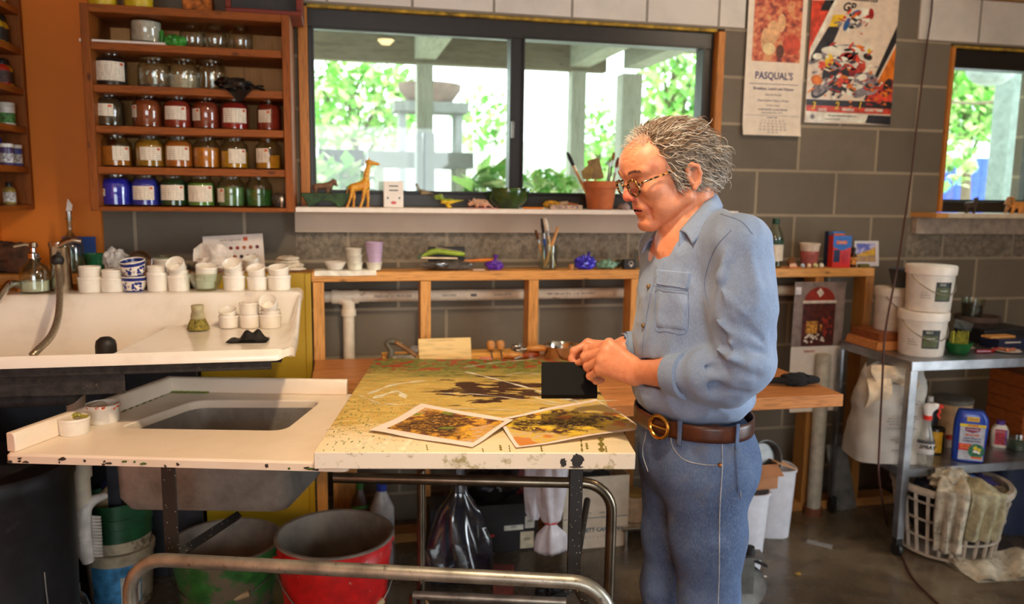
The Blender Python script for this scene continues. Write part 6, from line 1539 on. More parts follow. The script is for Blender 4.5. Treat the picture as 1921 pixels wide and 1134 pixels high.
w=MB();w.box((0,0,.032),(.27,.18,.064));solo('black_equipment_box','black equipment box at the back of the cart under the clay saucer','box',w,m_blkbox,(at_y(1868,600,2.985).x,2.985,TZ),bevel=.004)
w=MB();w.box((0,0,.022),(.20,.10,.044));w.mat(1).box((-.03,-.051,.030),(.08,.001,.006));solo('navy_box','dark navy box in front of the black equipment box on the cart','box',w,[mat('navy',(26,32,62),.4),mat('navy_label',(196,186,166),.5)],(at_y(1893,640,2.84).x,2.84,TZ),bevel=.003)
w=MB();w.box((0,0,.004),(.13,.05,.008));solo('wood_offcut','thin pale wood offcut lying on the navy box','wood strip',w,m_pine,(at_y(1872,640,2.84).x,2.84,TZ+.0445),.05)
w=MB();w.lathe([(0,0),(.062,0),(.066,.004),(.088,.030),(.092,.031),(.092,.052),(.084,.052),(.08,.034),(.06,.010),(0,.009)],n=40);solo('clay_saucer','wide dark clay saucer on the black equipment box','saucer',w,mat('dark_clay',(74,58,48),.8,var=.15),(at_y(1833,600,2.985).x,2.985,TZ+.0645),sharp=50)
t=thing('charcoal_jar','clear tumbler of dark charcoal sitting tilted in the wide clay saucer','jar',(at_y(1822,580,2.975).x,2.975,TZ+.078))
w=MB();w.lathe([(0,0),(.034,0),(.036,.003),(.050,.118),(.048,.118),(.034,.006),(0,.005)],n=32);part(t,'glass',w,m_clear,sharp=60);w=MB();w.lathe([(0,.006),(.0335,.007),(.044,.092),(.02,.098),(0,.096)],n=28);part(t,'charcoal',w,mat('charcoal',(52,44,40),.8,var=.5,scale=70,bump=.5));t.rotation_euler=(0,.06,0)
q=at_z(1888,660,TZ)
w=MB();w.lathe([(0,0),(.03,0),(.055,.006),(.054,.0075),(.03,.002),(0,.002)],n=32);solo('scrap_plate','white plate of dried scraps at the right edge of the cart','plate',w,mat('plate_dull',(214,200,190),.4),(q.x,q.y,TZ))
w=MB()
for i in range(7):w.blob((.012*math.cos(i*2.1)*(1+i*.3),.011*math.sin(i*2.1)*(1+i*.3),.007),(.012,.009,.005),i,.5,3,6)
solo('dried_scraps','heap of dried brown scraps on the white plate','scraps',w,mat('scrap_brown',(170,106,76),.9,var=.5,scale=120),(q.x,q.y,TZ+.002),kind='stuff')
for px,py,c,lb,rz in((1843,663,(150,40,60),'glossy dark pink marker lying at the front of the cart',-.1),(1865,660,(176,50,52),'red capped marker pointing at the scrap plate',.55)):
 q=at_z(px,py,TZ);w=MB();w.cyl((-.030,0,.008),(.030,0,.008),.0075,n=12);w.cyl((.030,0,.008),(.036,0,.008),.0045,n=10);solo('marker',lb,'marker',w,mat('marker_%d'%px,c,.2,coat=.5),(q.x,q.y,TZ),rz)
q=at_z(1830,657,TZ);w=MB();w.box((0,0,.0015),(.05,.04,.002));solo('cream_note','small cream paper square on the cart behind the pink marker','paper',w,mat('note_cream',(226,206,176),.7),(q.x,q.y+.05,TZ),.3)
# lower shelf of the cart
sk=thing('paper_sack','big crumpled white paper sack with faded print on the lower cart shelf','sack',(at_y(1662,800,2.80).x,2.80,BZ),-.25)
w=MB();v=[];f=[];n_=48;Ls=34
for i in range(Ls+1):
 u=i/Ls;z=.385*u
 rx=.150*(1-.10*u-.12*max(0,u-.6));ry=.115*(1-.15*u)*(1-.72*sstep(.62,1.0,u));lean=.02*sstep(.5,1,u)
 for k in range(n_):
  a=2*PI*k/n_;c,s_=math.cos(a),math.sin(a);pw=4.6-2.4*u
  x=rx*math.copysign(abs(c)**(2/pw),c)+lean;y=ry*math.copysign(abs(s_)**(2/pw),s_)
  d=noise.fractal(Vector((x*9,y*9,z*9)),1,2,4)*.010*(.3+u)-abs(noise.noise(Vector((x*16+3,y*16,z*14))))*.012*u
  v.append((x*(1+d/.1),y*(1+d/.1),z+.02*math.sin(k*.9)*max(0,u-.85)*3))
for i in range(Ls):
 for k in range(n_):f.append((i*n_+k,i*n_+(k+1)%n_,(i+1)*n_+(k+1)%n_,(i+1)*n_+k))
f.append(tuple(range(n_))[::-1])
w.add(v,f,True);part(sk,'sack',w,mat('sack_paper',(184,178,168),.75,var=.08,scale=8,bump=.2,bscale=30),sharp=70)
w=MB();w.grid(lambda u,v:(-.10+.17*u+.012*math.sin(6*v),-.062-.03*math.sin(PI*v)+.01*math.sin(9*u),.33+.065*v-.08*(1-v)*abs(u-.5)),14,10);w.grid(lambda u,v:(-.125+.09*u,-.075-.035*math.sin(PI*v),.22+.12*v+.02*u),8,8);part(sk,'torn_flap',w,mat('sack_inside',(226,204,172),.8))
w=MB()
for i,(x0_,x1_,z_)in enumerate(((-.03,.07,.20),(-.045,.075,.19),(-.05,.06,.178),(-.04,.04,.165),(-.045,.07,.15),(-.02,.045,.112),(-.03,.055,.102),(-.01,.045,.092),(-.02,.03,.06),(.0,.07,.25),(.01,.075,.262),(.0,.06,.274))):
 w.box(((x0_+x1_)/2,-.1205+.0*i+.05*max(0,z_-.2),z_),(x1_-x0_,.004,.0035))
part(sk,'faded_print',w,mat('print_faded',(150,144,140),.8,var=.3,scale=200))
t=thing('spray_bottle','white spray bottle with a red trigger behind the front cart leg','bottle',at_z(1733,872,BZ),-.6)
w=MB();loft(w,[(0,.030,.024),(.004,.032,.026),(.075,.032,.026),(.085,.029,.024),(.10,.031,.026),(.125,.025,.021),(.165,.014,.014),(.19,.013,.013)],28,2.4);part(t,'body',w,glassy('spray_plastic',(236,236,230),.2,.25,haze=.7,hazecol=(226,224,216),hazescale=2))
w=MB();loft(w,[(.050,.0328,.0268),(.098,.0322,.0268)],28,2.4,caps=False);l=part(t,'label',w,mat('spray_label',(206,204,200),.5));w=MB();loft(w,[(.093,.0335,.0275),(.106,.0318,.0268)],28,2.4,caps=False);part(l,'dark_band',w,mat('band_dark',(70,70,72),.5))
o=lettering(t,'SPRAY',.021,m_rubber,(.004,-.0285,.080),bold=.0008,shear=.2)
w=MB();w.cyl((0,0,.188),(0,0,.206),.0165,n=18);part(t,'collar',w,mat('trigger_red',(222,48,30),.4))
w=MB();loft(w,[(.2062,.014,.013),(.222,.017,.012),(.24,.028,.012,.008,0),(.252,.026,.010,.012,0),(.256,.018,.008,.014,0)],20,2.6);part(t,'spray_head',w,mat('spray_white',(232,224,218),.4))
w=MB();w.box((.044,0,.246),(.016,.014,.013));w.tube([(.036,0,.236),(.040,0,.222),(.034,0,.212),(.042,0,.196)],.005,8,3,flat=.8);part(t,'trigger',w,MATS['trigger_red'])
q=at_z(1768,826,BZ)
t=thing('cream_canister','wide cream canister with a grey lid on the lower cart shelf','canister',(at_y(1786,780,2.96).x,2.965,BZ))
w=MB();w.lathe([(0,0),(.078,0),(.08,.004),(.082,.17)],n=36);part(t,'body',w,mat('canister_cream',(226,190,146),.5));w=MB();w.lathe([(.084,.165),(.085,.185),(.06,.19),(0,.19)],n=36);part(t,'lid',w,mat('lid_grey',(120,116,104),.5),sharp=50)
q=at_z(1761,852,BZ)
t=thing('yellow_black_can','black and yellow metal can on the lower shelf, right of the spray bottle','can',(q.x,q.y+.03,BZ))
w=MB();w.lathe([(0,0),(.036,0),(.0375,.003),(.0375,.104),(.036,.107),(.033,.103),(0,.102)],n=32);part(t,'can',w,mat('can_black',(34,30,28),.3,.2));w=MB();w.lathe([(.038,.006),(.038,.096)],n=12,a0=-2.6,a1=-1.45);l=part(t,'label',w,mat('can_yellow',(214,160,30),.4,var=.1));w=MB();w.lathe([(.0383,.086),(.0383,.092)],n=24,a0=-1.45,a1=.4);part(l,'orange_stripe',w,mat('stripe_orange',(206,96,30),.4))
q=at_z(1795,845,BZ);w=MB();w.lathe([(0,0),(.022,0),(.022,.02),(.020,.03),(.012,.034),(.0,.034)],n=20);w.mat(1).lathe([(.0125,.034),(.0125,.05),(0,.05)],n=14);solo('glue_pot','tiny clear pot with a red cap hidden left of the blue jug','pot',w,[mat('pot_pale',(190,176,160),.4),mat('cap_red',(206,52,30),.4)],(q.x,q.y+.05,BZ))
# blue garden product bottle
q=at_z(1824,868,BZ)
t=thing('blue_jug','bright blue flat garden spray jug with a printed silver label on the lower shelf','bottle',(q.x,q.y+.03,BZ),-.55)
w=MB();loft(w,[(0,.054,.026),(.004,.058,.030),(.10,.061,.031,.002,0),(.165,.062,.031,.004,0),(.185,.058,.030,.004,0),(.205,.050,.027,.0,0),(.213,.044,.022,-.002,0)],36,3.4);part(t,'body',w,mat('jug_blue',(20,64,170),.3,var=.05,coat=.3))
def jp(name,x0_,x1_,z0_,z1_,m,d=0):w=MB();w.box(((x0_+x1_)/2,-.0318-.0004*d,(z0_+z1_)/2),(x1_-x0_,.0006,z1_-z0_));return part(t,name,w,m)
m_silver=mat('label_silver',(176,180,190),.4);m_lyel=mat('label_yellow',(236,206,30),.5);m_lred=mat('label_red',(206,40,50),.5)
jp('silver_label',-.040,.050,.010,.148,m_silver);jp('yellow_band',-.042,.052,.149,.160,m_lyel);jp('gold_tag',-.018,.026,.172,.190,mat('label_gold',(226,176,40),.5))
lettering(t,'COMPLETE',.0075,m_navy,(.004,-.0326,.1805));lettering(t,'32% MORE',.0085,m_lred,(.005,-.0326,.1545),bold=.0003)
w=MB();w.add([(-.024,-.0324,.146),(.033,-.0324,.146),(.030,-.0324,.131),(.0045,-.0324,.124),(-.021,-.0324,.131)],[(0,1,2,3,4)],False);part(t,'crest',w,mat('crest_wine',(130,20,70),.5));lettering(t,'ADVANCED',.0085,m_silver,(.0045,-.0328,.1375),bold=.0003)
lettering(t,'BIOCARE',.012,MATS['stripe_orange'],(.005,-.0326,.115),bold=.0005);lettering(t,'Lawn Weed &',.0105,m_navy,(.006,-.0326,.101),bold=.0003);lettering(t,'Crabgrass Killer',.0105,m_navy,(.005,-.0326,.090),bold=.0003)
jp('red_panel',-.040,.004,.050,.078,m_lred,1);lettering(t,'KILLS OVER',.0065,m_lyel,(-.018,-.0329,.070));lettering(t,'200 WEEDS',.0065,m_lyel,(-.018,-.0329,.060))
w=MB();w.lathe([(0,.0008),(.030,.0008),(.030,0)],(.024,-.0322,.050),28,Matrix.Rotation(PI/2,3,'X'));part(t,'round_picture',w,mat('picture_green',(40,96,70),.5,var=.5,scale=90));w=MB();w.mat(0)
for x_,z_,r_ in((.02,.062,.008),(.034,.056,.007)):w.ell((x_,-.0334,z_),(r_,.0008,r_),6)
w.mat(1).ell((.020,-.0334,.048),(.009,.0008,.006),6);w.ell((.033,-.0334,.044),(.006,.0008,.005),6);part(t,'printed_flowers',w,[m_lyel,mat('petal_white',(236,236,230),.5)])
jp('orange_bar',.008,.046,.018,.026,MATS['stripe_orange'],3)
w=MB();loft(w,[(0,.040,.03),(.13,.042,.032),(.16,.026,.024),(.175,.013,.013)],24,2.4);w.mat(1);w.cyl((0,0,.175),(0,0,.20),.0135,n=16);solo('black_bottle','black bottle with a white cap standing behind the blue jug','bottle',w,[mat('bottle_black',(26,26,30),.3),mat('cap_offwhite',(220,214,204),.4)],(2.555,2.95,BZ))
q=at_y(1884,800,2.79)
t=thing('small_white_bottle','white flat bottle with a purple cap and red label, right of the blue jug','bottle',(q.x,q.y+.02,BZ),-.6)
w=MB();loft(w,[(0,.030,.018),(.003,.032,.02),(.075,.033,.02),(.092,.026,.018),(.10,.018,.016)],28,3.2);part(t,'body',w,mat('bottle_cream',(226,214,200),.4));w=MB();w.cyl((0,0,.10),(0,0,.117),.0165,n=18);part(t,'cap',w,mat('cap_purple',(96,60,150),.4));w=MB();w.box((.003,-.0206,.048),(.046,.0006,.068));l=part(t,'label',w,mat('label_crimson',(170,44,60),.5,var=.3,scale=80));w=MB();w.box((.022,-.021,.05),(.008,.0006,.064));part(l,'purple_edge',w,mat('label_purple',(120,90,160),.5))
lettering(t,'BORDER',.0085,m_silver,(.0,-.0212,.072))
m_crate=wood('orange_brown_board',(176,92,40),(140,66,26),5,0,.6)
for i in range(5):
 w=MB();w.box((0,0,.029),(.24,.21,.058));solo('drawer_box','brown wooden box on the lower shelf, %s of five stacked'%('lowest','second from the bottom','middle','second from the top','topmost')[i],'wooden box',w,m_crate,(at_y(1930,750,2.95).x-.003*(i%2),2.955,BZ+.0595*i),0,'stacked brown wooden boxes',bevel=.003)
q=at_z(1915,848,BZ)
t=thing('clear_tub','clear plastic tub of green stuff at the right edge of the lower shelf','tub',(q.x+.02,q.y+.03,BZ))
w=MB();loft(w,[(0,.050,.04),(.004,.052,.042),(.045,.060,.048),(.048,.062,.05),(.048,.058,.046),(.006,.049,.039)],28,3,caps=False);part(t,'tub',w,glassy('tub_plastic',(226,232,230),.2,.1,haze=.2));w=MB();loft(w,[(.005,.048,.038),(.026,.053,.042)],24,3);part(t,'contents',w,mat('tub_green',(40,110,80),.6))
# laundry basket
BX,BY=2.45,2.675
lb_=thing('laundry_basket','round white lattice laundry basket stuffed with rags under the cart front','basket',(BX,BY,0))
m_bask=mat('basket_white',(176,164,148),.5,var=.1)
def bro(z):return .172+.045*z/.30
w=MB()
for z,th in((.012,.013),(.085,.009),(.16,.009),(.235,.009)):w.tube([(bro(z)*math.cos(a),bro(z)*math.sin(a),z)for a in[2*PI*i/48 for i in range(48)]],th,8,closed=True,flat=.5)
for i in range(26):
 a=2*PI*i/26;w.tube([(bro(z)*math.cos(a),bro(z)*math.sin(a),z)for z in(.01,.1,.2,.285)],.0075,6,flat=.7)
w.lathe([(0,.004),(.17,.004),(.172,.012),(0,.012)],n=48);part(lb_,'lattice',w,m_bask,sharp=60)
w=MB();w.lathe([(bro(.28)-.004,.268),(bro(.28)+.012,.270),(bro(.28)+.016,.285),(bro(.28)+.008,.297),(bro(.28)-.010,.294),(bro(.28)-.006,.268)],n=56);part(lb_,'rim',w,m_bask,sharp=60)
def rag(name,label,c,r,m,seed,cat='rag',amp=.3):
 w=MB();w.blob((0,0,0),r,seed,amp,2.6,18);return solo(name,label,cat,w,m,c)
m_terry=mat('terry_grey',(176,166,146),.95,var=.18,scale=30,bump=.5,bscale=350,dark=((126,112,92),12,.58));m_navyc=mat('cloth_navy',(26,28,44),.9,var=.3);m_bluec=mat('cloth_blue',(40,90,170),.85,var=.2);m_purc=mat('cloth_indigo',(42,38,90),.9,var=.2);m_dk=mat('cloth_dark',(44,40,38),.9,var=.3)
rag('dark_rag','black rag filling the lower part of the laundry basket',(BX,BY,.14),(.155,.155,.12),m_dk,51,amp=.12)
rag('navy_rag','dark navy rag bulging at the left of the laundry basket',(BX-.09,BY-.03,.262),(.085,.085,.045),m_navyc,52)
rag('blue_rag','bright blue rag peeping out of the laundry basket',(BX+.045,BY-.035,.275),(.055,.06,.04),m_bluec,53)
rag('indigo_rag','indigo rag at the right of the laundry basket',(BX+.12,BY-.02,.262),(.07,.07,.04),m_purc,54)
rag('brown_rag','brownish rag at the front right inside the laundry basket',(BX+.115,BY-.11,.26),(.06,.05,.03),mat('cloth_brown',(92,78,62),.9,var=.4),55)
def drape(name,label,a0,a1,zb,top_in,seed,m,bulge=.012,ext=0.0):
 """a towel folded over the rim of the basket: from inside, over the rim, down the outside"""
 def fn(u,v):
  a=a0+(a1-a0)*u;s_=v
  if s_<.28:t_=s_/.28;rr=bro(.29)-top_in*(1-t_);z=.318+.018*math.sin(PI*t_)+.012*math.sin(7*u+seed)
  else:
   t_=(s_-.28)/.72;z=.318*(1-t_)+zb*t_;rr=bro(z)+.020+.004*math.sin(PI*t_)
  rr+=bulge*math.sin(5.2*u*PI+seed)*(.3+.7*v)+.004*math.sin(17*u+9*v+seed)
  return Vector((rr*math.cos(a),rr*math.sin(a),z+.010*math.sin(9*u+seed)*max(0,v-.8)))
 w=MB();A=[[fn(i/24,j/30)for i in range(25)]for j in range(31)]
 w.grid(lambda u,v:fn(u,v),24,30)
 o=solo(name,label,'towel',w,m,(BX,BY,0));s_=o.modifiers.new('thick','SOLIDIFY');s_.thickness=.006;s_.offset=1;return o
drape('grey_towel','long pale grey towel hanging over the front of the laundry basket',-2.50,-2.02,.055,.13,1,m_terry)
drape('grey_towel','shorter yellowish grey towel hung over the basket\'s right front',-2.00,-1.42,.12,.12,4,mat('terry_yellow',(160,152,122),.95,var=.2,scale=30,bump=.5,bscale=350))
rag('bunched_towel','bunched pale towel heaped on top of the laundry basket',(BX-.085,BY-.085,.325),(.075,.06,.045),m_terry,57,'towel',.4)
fl=at_z(1880,1075,0)
w=MB();w.grid(lambda u,v:(-.16+.36*u,-.055+.17*v-.03*u,max(.004,.006+.055*sstep(.1,.6,v)*(.6+.4*math.sin(7*u+2*v))*(1-abs(2*u-1)**4)+.010*math.sin(15*u-6*v))),34,20)
w.grid(lambda u,v:(-.16+.36*u,-.055+.17*v-.03*u,.001),2,2);solo('floor_towel','crumpled grey towel lying on the floor before the laundry basket','towel',w,m_terry,(fl.x,fl.y,0))
w=MB();loft(w,[(0,.10,.09),(.30,.11,.10),(.30,.10,.09),(.28,.09,.08)],28,2.4);solo('navy_tub','dark blue tub in the shade right of the laundry basket','tub',w,mat('tub_navy',(34,44,70),.5),(2.86,2.80,0))
q=at_z(1537,1022,0);w=MB();w.box((0,0,.0015),(.10,.035,.002));solo('paper_strip','grey paper strip lying on the floor right of the white bins','paper',w,mat('strip_grey',(150,148,146),.8),(q.x,q.y,0),-.75)
q=at_z(1497,1080,0);w=MB();w.blob((0,0,.006),(.012,.008,.006),3,.4,3,6);solo('dry_leaf','small dry yellow leaf on the floor near the swivel caster','leaf',w,mat('leaf_dry',(170,130,50),.8),(q.x,q.y,0))
q=at_z(1434,1083,0);w=MB();w.box((0,0,.0015),(.018,.01,.002));solo('paper_scrap','tiny white paper scrap on the floor beside the front white bin','paper',w,MATS['paper_white'],(q.x,q.y,0),.2)
# white bins with a carton on top, behind the man
q=at_z(1412,1078,0);m_bin=mat('bin_white',(222,222,230),.35,var=.04,dark=((170,140,120),14,.72))
def bin_(label,loc,rx,ry,h):
 w=MB();loft(w,[(0,rx*.80,ry*.80),(.005,rx*.82,ry*.82),(h*.97,rx*.98,ry*.98),(h*.975,rx*1.03,ry*1.03),(h,rx*1.03,ry*1.03),(h,rx*.96,ry*.96),(.01,rx*.78,ry*.78)],36,3.2);return solo('waste_bin',label,'bin',w,m_bin,loc,CAMROT,'white plastic bins')
b1=Vector((q.x-.02,q.y+.09,0));b2=Vector((1.80,2.93,0))
bin_('front white plastic bin, just behind the man\'s legs',b1,.105,.09,.315)
bin_('rear white plastic bin, half hidden by the front one',b2,.085,.075,.30)
t=thing('open_carton','small brown carton with an open flap on the front white bin','carton',b1+Vector((.045,.02,.316)),CAMROT+.25)
m_cb2=mat('cardboard',(176,120,80),.8,var=.08,scale=14)
w=MB();t_=.004
w.box((0,0,.002),(.17,.13,.004));w.box((-.083,0,.05),(.004,.13,.096));w.box((.083,0,.05),(.004,.13,.096));w.box((0,-.063,.05),(.162,.004,.096));w.box((0,.063,.05),(.162,.004,.096));part(t,'box',w,m_cb2)
w=MB();w.box((.118,-.01,.088),(.095,.125,.003),R=Matrix.Rotation(.35,3,'Y'));part(t,'flap',w,mat('cardboard_light',(200,150,108),.8));w=MB();w.box((0,-.088,.080),(.16,.052,.003),R=Matrix.Rotation(.55,3,'X'));part(t,'flap',w,m_cb2)
o=b1+Vector((.045,.02,.316));q=at_d(1432,845,o.dot(FWD))
t=thing('strainer_pan','dark round sieve pan standing on edge in the open carton','pan',(q.x,q.y,o.z+.075))
R=Matrix.Rotation(CAMROT+.35,3,'Z')@Matrix.Rotation(1.25,3,'X')
w=MB();w.lathe([(0,0),(.050,0),(.056,.004),(.062,.030),(.066,.031),(.060,.027),(.053,.006),(0,.004)],(0,0,.035),36,R);part(t,'pan',w,mat('pan_grey',(96,94,92),.35,.7,var=.1));w=MB();w.cyl((0,0,-.03),(0.02,.03,-.072),.007,n=8);part(t,'handle',w,m_steel)
for i,(dx,h_,lb2)in enumerate(((-.075,.085,'left pale wood offcut sticking out of the open carton'),(-.048,.060,'right pale wood offcut sticking out of the open carton'))):
 w=MB();w.box((0,0,h_/2+.045),(.024,.018,h_+.09),R=Matrix.Rotation(-.08,3,'Y'));solo('wood_offcut',lb2,'wood offcut',w,m_pine_v,o+RIGHT*(dx+.02)+Vector((0,0,.004)),CAMROT,bevel=.002)
q=at_z(1393,1140,0)
t=thing('swivel_caster','large grey swivel caster wheel standing by the man\'s heel','caster',(q.x,q.y,0),CAMROT)
w=MB();w.lathe([(.074,-.018),(.078,-.014),(.078,.014),(.074,.018)],(0,0,.0785),40,Matrix.Rotation(PI/2,3,'X'));part(t,'tyre',w,mat('tyre_dark',(50,50,52),.6))
w=MB();w.lathe([(0,-.016),(.066,-.014),(.073,-.019),(.0735,.019),(.066,.014),(0,.016)],(0,0,.0785),40,Matrix.Rotation(PI/2,3,'X'));part(t,'wheel',w,mat('wheel_grey',(142,144,142),.5))
w=MB();w.box((0,-.026,.13),(.05,.004,.13));w.box((0,.026,.13),(.05,.004,.13));w.box((0.01,0,.195),(.10,.07,.008));w.cyl((0,-.03,.0785),(0,.03,.0785),.009,n=12);part(t,'fork',w,mat('fork_zinc',(140,140,136),.35,.8))
w=MB();w.cyl((.012,0,.19),(.012,0,.225),.018,n=14);w.box((.045,-.02,.175),(.05,.02,.006),R=Matrix.Rotation(.4,3,'Y'));part(t,'brake',w,m_rubber)
# black glove on the bench
q=at_z(1490,728,.78)
w=MB();w.blob((.02,0,.022),(.055,.032,.024),61,.22,2.2,18,flatz=-.0215);w.tube([(-.11,.012,.012),(-.06,.008,.016),(-.01,.0,.020)],[.012,.016,.024],10,4,flat=.6);w.tube([(.06,-.005,.022),(.088,-.006,.022),(.10,-.004,.020)],[.018,.014,.010],10,3);solo('black_glove','black knitted glove lying on the bench behind the man','glove',w,mat('knit_black',(20,19,20),.95,bump=.5,bscale=400),(q.x,q.y+.03,.7803),-.15)
# ================================================================== on the bench behind the painted board
YB=3.02
def bx(px,py=660,Y=YB):return at_y(px,py,Y).x
BT=.7803
w=MB();w.box((0,0,.012),(.52,.075,.024));solo('pine_strip','yellow pine strip lying along the bench behind the painted board','wood strip',w,wood('yellow_pine',(240,184,96),(222,158,70),5,0),(bx(715)+.265,3.065,BT),bevel=.002)
t=thing('cutting_plank','pale worn cutting board propped behind the painted board','board',(bx(834),3.01,BT))
w=MB();w.box((0,.0,.044),(.205,.014,.092),R=Matrix.Rotation(-.35,3,'X'));part(t,'board',w,wood('worn_maple',(236,204,140),(216,176,106),3,0,.6,8),bevel=.003)
t=thing('hand_plane','old block plane tool with a slanted dark handle at the bench end','tool',(bx(755),2.985,BT+.0))
w=MB();w.box((0,0,.018),(.10,.04,.036),R=Matrix.Rotation(.2,3,'Z'));part(t,'body',w,mat('plane_grey',(130,122,104),.5,var=.3),bevel=.006);w=MB();w.box((.01,0,.058),(.10,.03,.016),R=Matrix.Rotation(.62,3,'Y'));part(t,'handle',w,mat('plane_handle',(120,82,40),.4,var=.3),bevel=.006);w=MB();w.tube([(-.055,-.01,.01),(-.045,0,.05),(-.06,.01,.075),(-.045,.01,.085),(0.0,0,.078)],[.012,.013,.011,.012,.010],10,4);part(t,'grip',w,mat('plane_grip',(86,82,66),.5))
w=MB();w.blob((0,0,.016),(.034,.022,.016),64,.2,2,10,flatz=-.0155);solo('grey_stone','flat grey sharpening stone behind the cutting board\'s left edge','stone',w,mat('stone_grey',(140,136,136),.8),(bx(782),3.045,BT+.0245))
w=MB();w.blob((0,0,.008),(.028,.016,.009),66,.12,2,12,flatz=-.0078);solo('pink_eraser','worn pink eraser on the bench beside the round carving tools','eraser',w,mat('eraser_pink',(214,130,116),.7),(bx(908),2.985,BT+.0),bevel=0)
m_hnd=mat('tool_handle',(206,142,70),.35,var=.15)
def carver(label,px,kind,dz=0,rz=0):
 t=thing('carving_tool',label,'tool',(bx(px,655),3.00,BT+dz),rz,'carving tools on the bench')
 if kind=='round':
  R=Matrix.Rotation(-.3,3,'X')
  w=MB();w.lathe([(0,0.048),(.010,.050),(.016,.060),(.0175,.072),(.014,.084),(0,.088)],n=18,R=R,c=(0,.012,-.012));part(t,'handle',w,m_hnd);w=MB();w.cyl((0,-.012,.002),(0,.028,.034),.0032,n=8);part(t,'blade',w,m_steel)
 else:
  w=MB();w.tube([(-.03,0,.014),(-.01,0,.016),(.02,0,.017),(.045,0,.016)],[.008,.013,.014,.011],12,4);part(t,'handle',w,m_hnd if kind=='orange' else mat('tool_handle_red',(150,70,30),.35,var=.2));w=MB();w.cyl((-.07,-.006,.008),(-.028,0,.014),.004,n=8);part(t,'blade',w,m_steel)
 return t
carver('left round knobbed carving tool standing up on the bench',922,'round');carver('right round knobbed carving tool standing up on the bench',940,'round')
carver('carving tool with a plain wooden handle lying beside the round knobs',965,'orange',0,2.9);carver('reddish handled carving tool lying by the steel bowl',990,'red',0,.3);carver('thick handled carving tool lying on the others by the steel bowl',1000,'orange',.026,-.2)
w=MB();w.blob((0,0,.012),(.025,.016,.012),68,.5,3,10,flatz=-.0118);solo('metal_scrap','small twisted metal scrap behind the carving tools','scrap',w,m_steel,(bx(975),3.06,BT+.0245))
w=MB();w.lathe([(0,0),(.064,0),(.069,.004),(.0715,.052),(.074,.055),(.072,.056),(.068,.05),(.065,.008),(0,.006)],n=44);solo('steel_bowl','shiny steel bowl on the bench just behind the man\'s hands','bowl',w,mat('bright_steel',(206,204,198),.12,1.0,var=.05),(bx(1050),2.99,BT),sharp=60)
# ================================================================== prints and book on the board
def sheet_print(name,label,corners,order_mat,thick_curl,seed,border,lift):
 """a loose print given by its four photo corners (front-left, front-right, back-right, back-left) on the board"""
 c=[at_z(px,py,ZS+dz)for(px,py),dz in zip(corners,lift)]
 o=sum(c,Vector())/4;o.z=ZS;c=[p-o for p in c]
 def fn(u,v):
  p=c[0]*(1-u)*(1-v)+c[1]*u*(1-v)+c[2]*u*v+c[3]*(1-u)*v
  e=min(u,1-u,v,1-v)
  return p+Vector((0,0,.0012+.004*math.sin(3*u+seed)**2*math.sin(2.5*v+1+seed)**2+.003*max(0,.15-e)/.15*(.5+.5*math.sin(9*u+7*v+seed))))
 t=thing(name,label,'print',o)
 w=MB();w.grid(fn,30,24);w.grid(lambda u,v:fn(u,v)-Vector((0,0,.0006)),30,24);part(t,'paper',w,mat('print_paper',(244,226,216),.6,var=.02))
 bu0,bu1,bv0,bv1=border;P=MB();P.grid(lambda u,v:fn(bu0+(bu1-bu0)*u,bv0+(bv1-bv0)*v)+Vector((0,0,.0006)),30,24)
 part(t,'picture',P,order_mat);return t
def forest(name,seed,dark,yel,grn):
 n=N(name);g=n.obj();v1=n.mapv((1,1,1),(seed,0,0),(0,0,.5));a=n.noise(26,6,.7,v1,.6);b=n.noise(60,4,.7,n.mapv((1,3,1),(seed,1,0),(0,0,-.5)),1.0);big=n.noise(7,3,.5,n.mapv((1,1,1),(seed,2,0)))
 c=n.ramp(a,[(.32,dark),(.45,tuple(x*1.7 for x in dark)),(.52,yel),(.66,tuple(min(255,x*1.15)for x in yel))])
 s=n.sep(g);rdl=n.math('ADD',n.math('ADD',n.math('ABSOLUTE',n.math('MULTIPLY',s[0],5.0)),n.math('ABSOLUTE',n.math('MULTIPLY',s[1],7.0))),n.math('MULTIPLY',n.math('SUBTRACT',big,.5),2.2));c=n.mix(n.mask(rdl,.75,.45),c,n.mix(n.mask(b,.52,.60),dark,yel));c=n.mix(n.mask(rdl,.95,1.15),c,n.mix(n.mask(b,.44,.50),(214,186,170),yel));c=n.mix(n.math('MULTIPLY',n.mask(n.noise(12,2,.5,n.mapv((1,1,1),(seed,5,0))),.60,.64),.8),c,grn)
 c=n.mix(n.mask(n.voro(46,n.mapv((.35,1.6,1),(seed,0,0),(0,0,.9))),.09,.05),c,(232,206,206));n.base(c);n.rough(.5);return n.m
sheet_print('photo_print','left loose print of an autumn wood lying on the painted board',[(692,812),(886,842),(963,790),(790,762)],forest('autumn_print',0,(70,40,24),(216,160,50),(110,140,50)),0,1.0,(.10,.95,.14,.90),(.001,.001,.012,.002))
sheet_print('photo_print','right loose print of yellow bushes over dark ground, nearest the man',[(968,843),(1206,806),(1118,750),(932,788)],forest('yellow_bush_print',7,(52,26,22),(226,190,56),(216,120,40)),0,2.6,(.03,.985,.04,.93),(.001,.014,.002,.006))
bq=[at_d(1016,742,1.985),at_d(1121,742,1.985),at_d(1121,680,2.045),at_d(1016,680,2.045)]
bx_=(bq[1]-bq[0]);bw_=bx_.length;bx_.normalize();by_=(bq[3]-bq[0]);bh=by_.length;by_.normalize();bn_=bx_.cross(by_);BR=Matrix((bx_,by_,bn_)).transposed()
t=thing('black_book','plain black hardback book held by the man over the painted board','book',(bq[0]+bq[1])/2)
m_book=mat('book_cloth',(9,9,9),.75,spec=.2,var=.1,bump=.15,bscale=300)
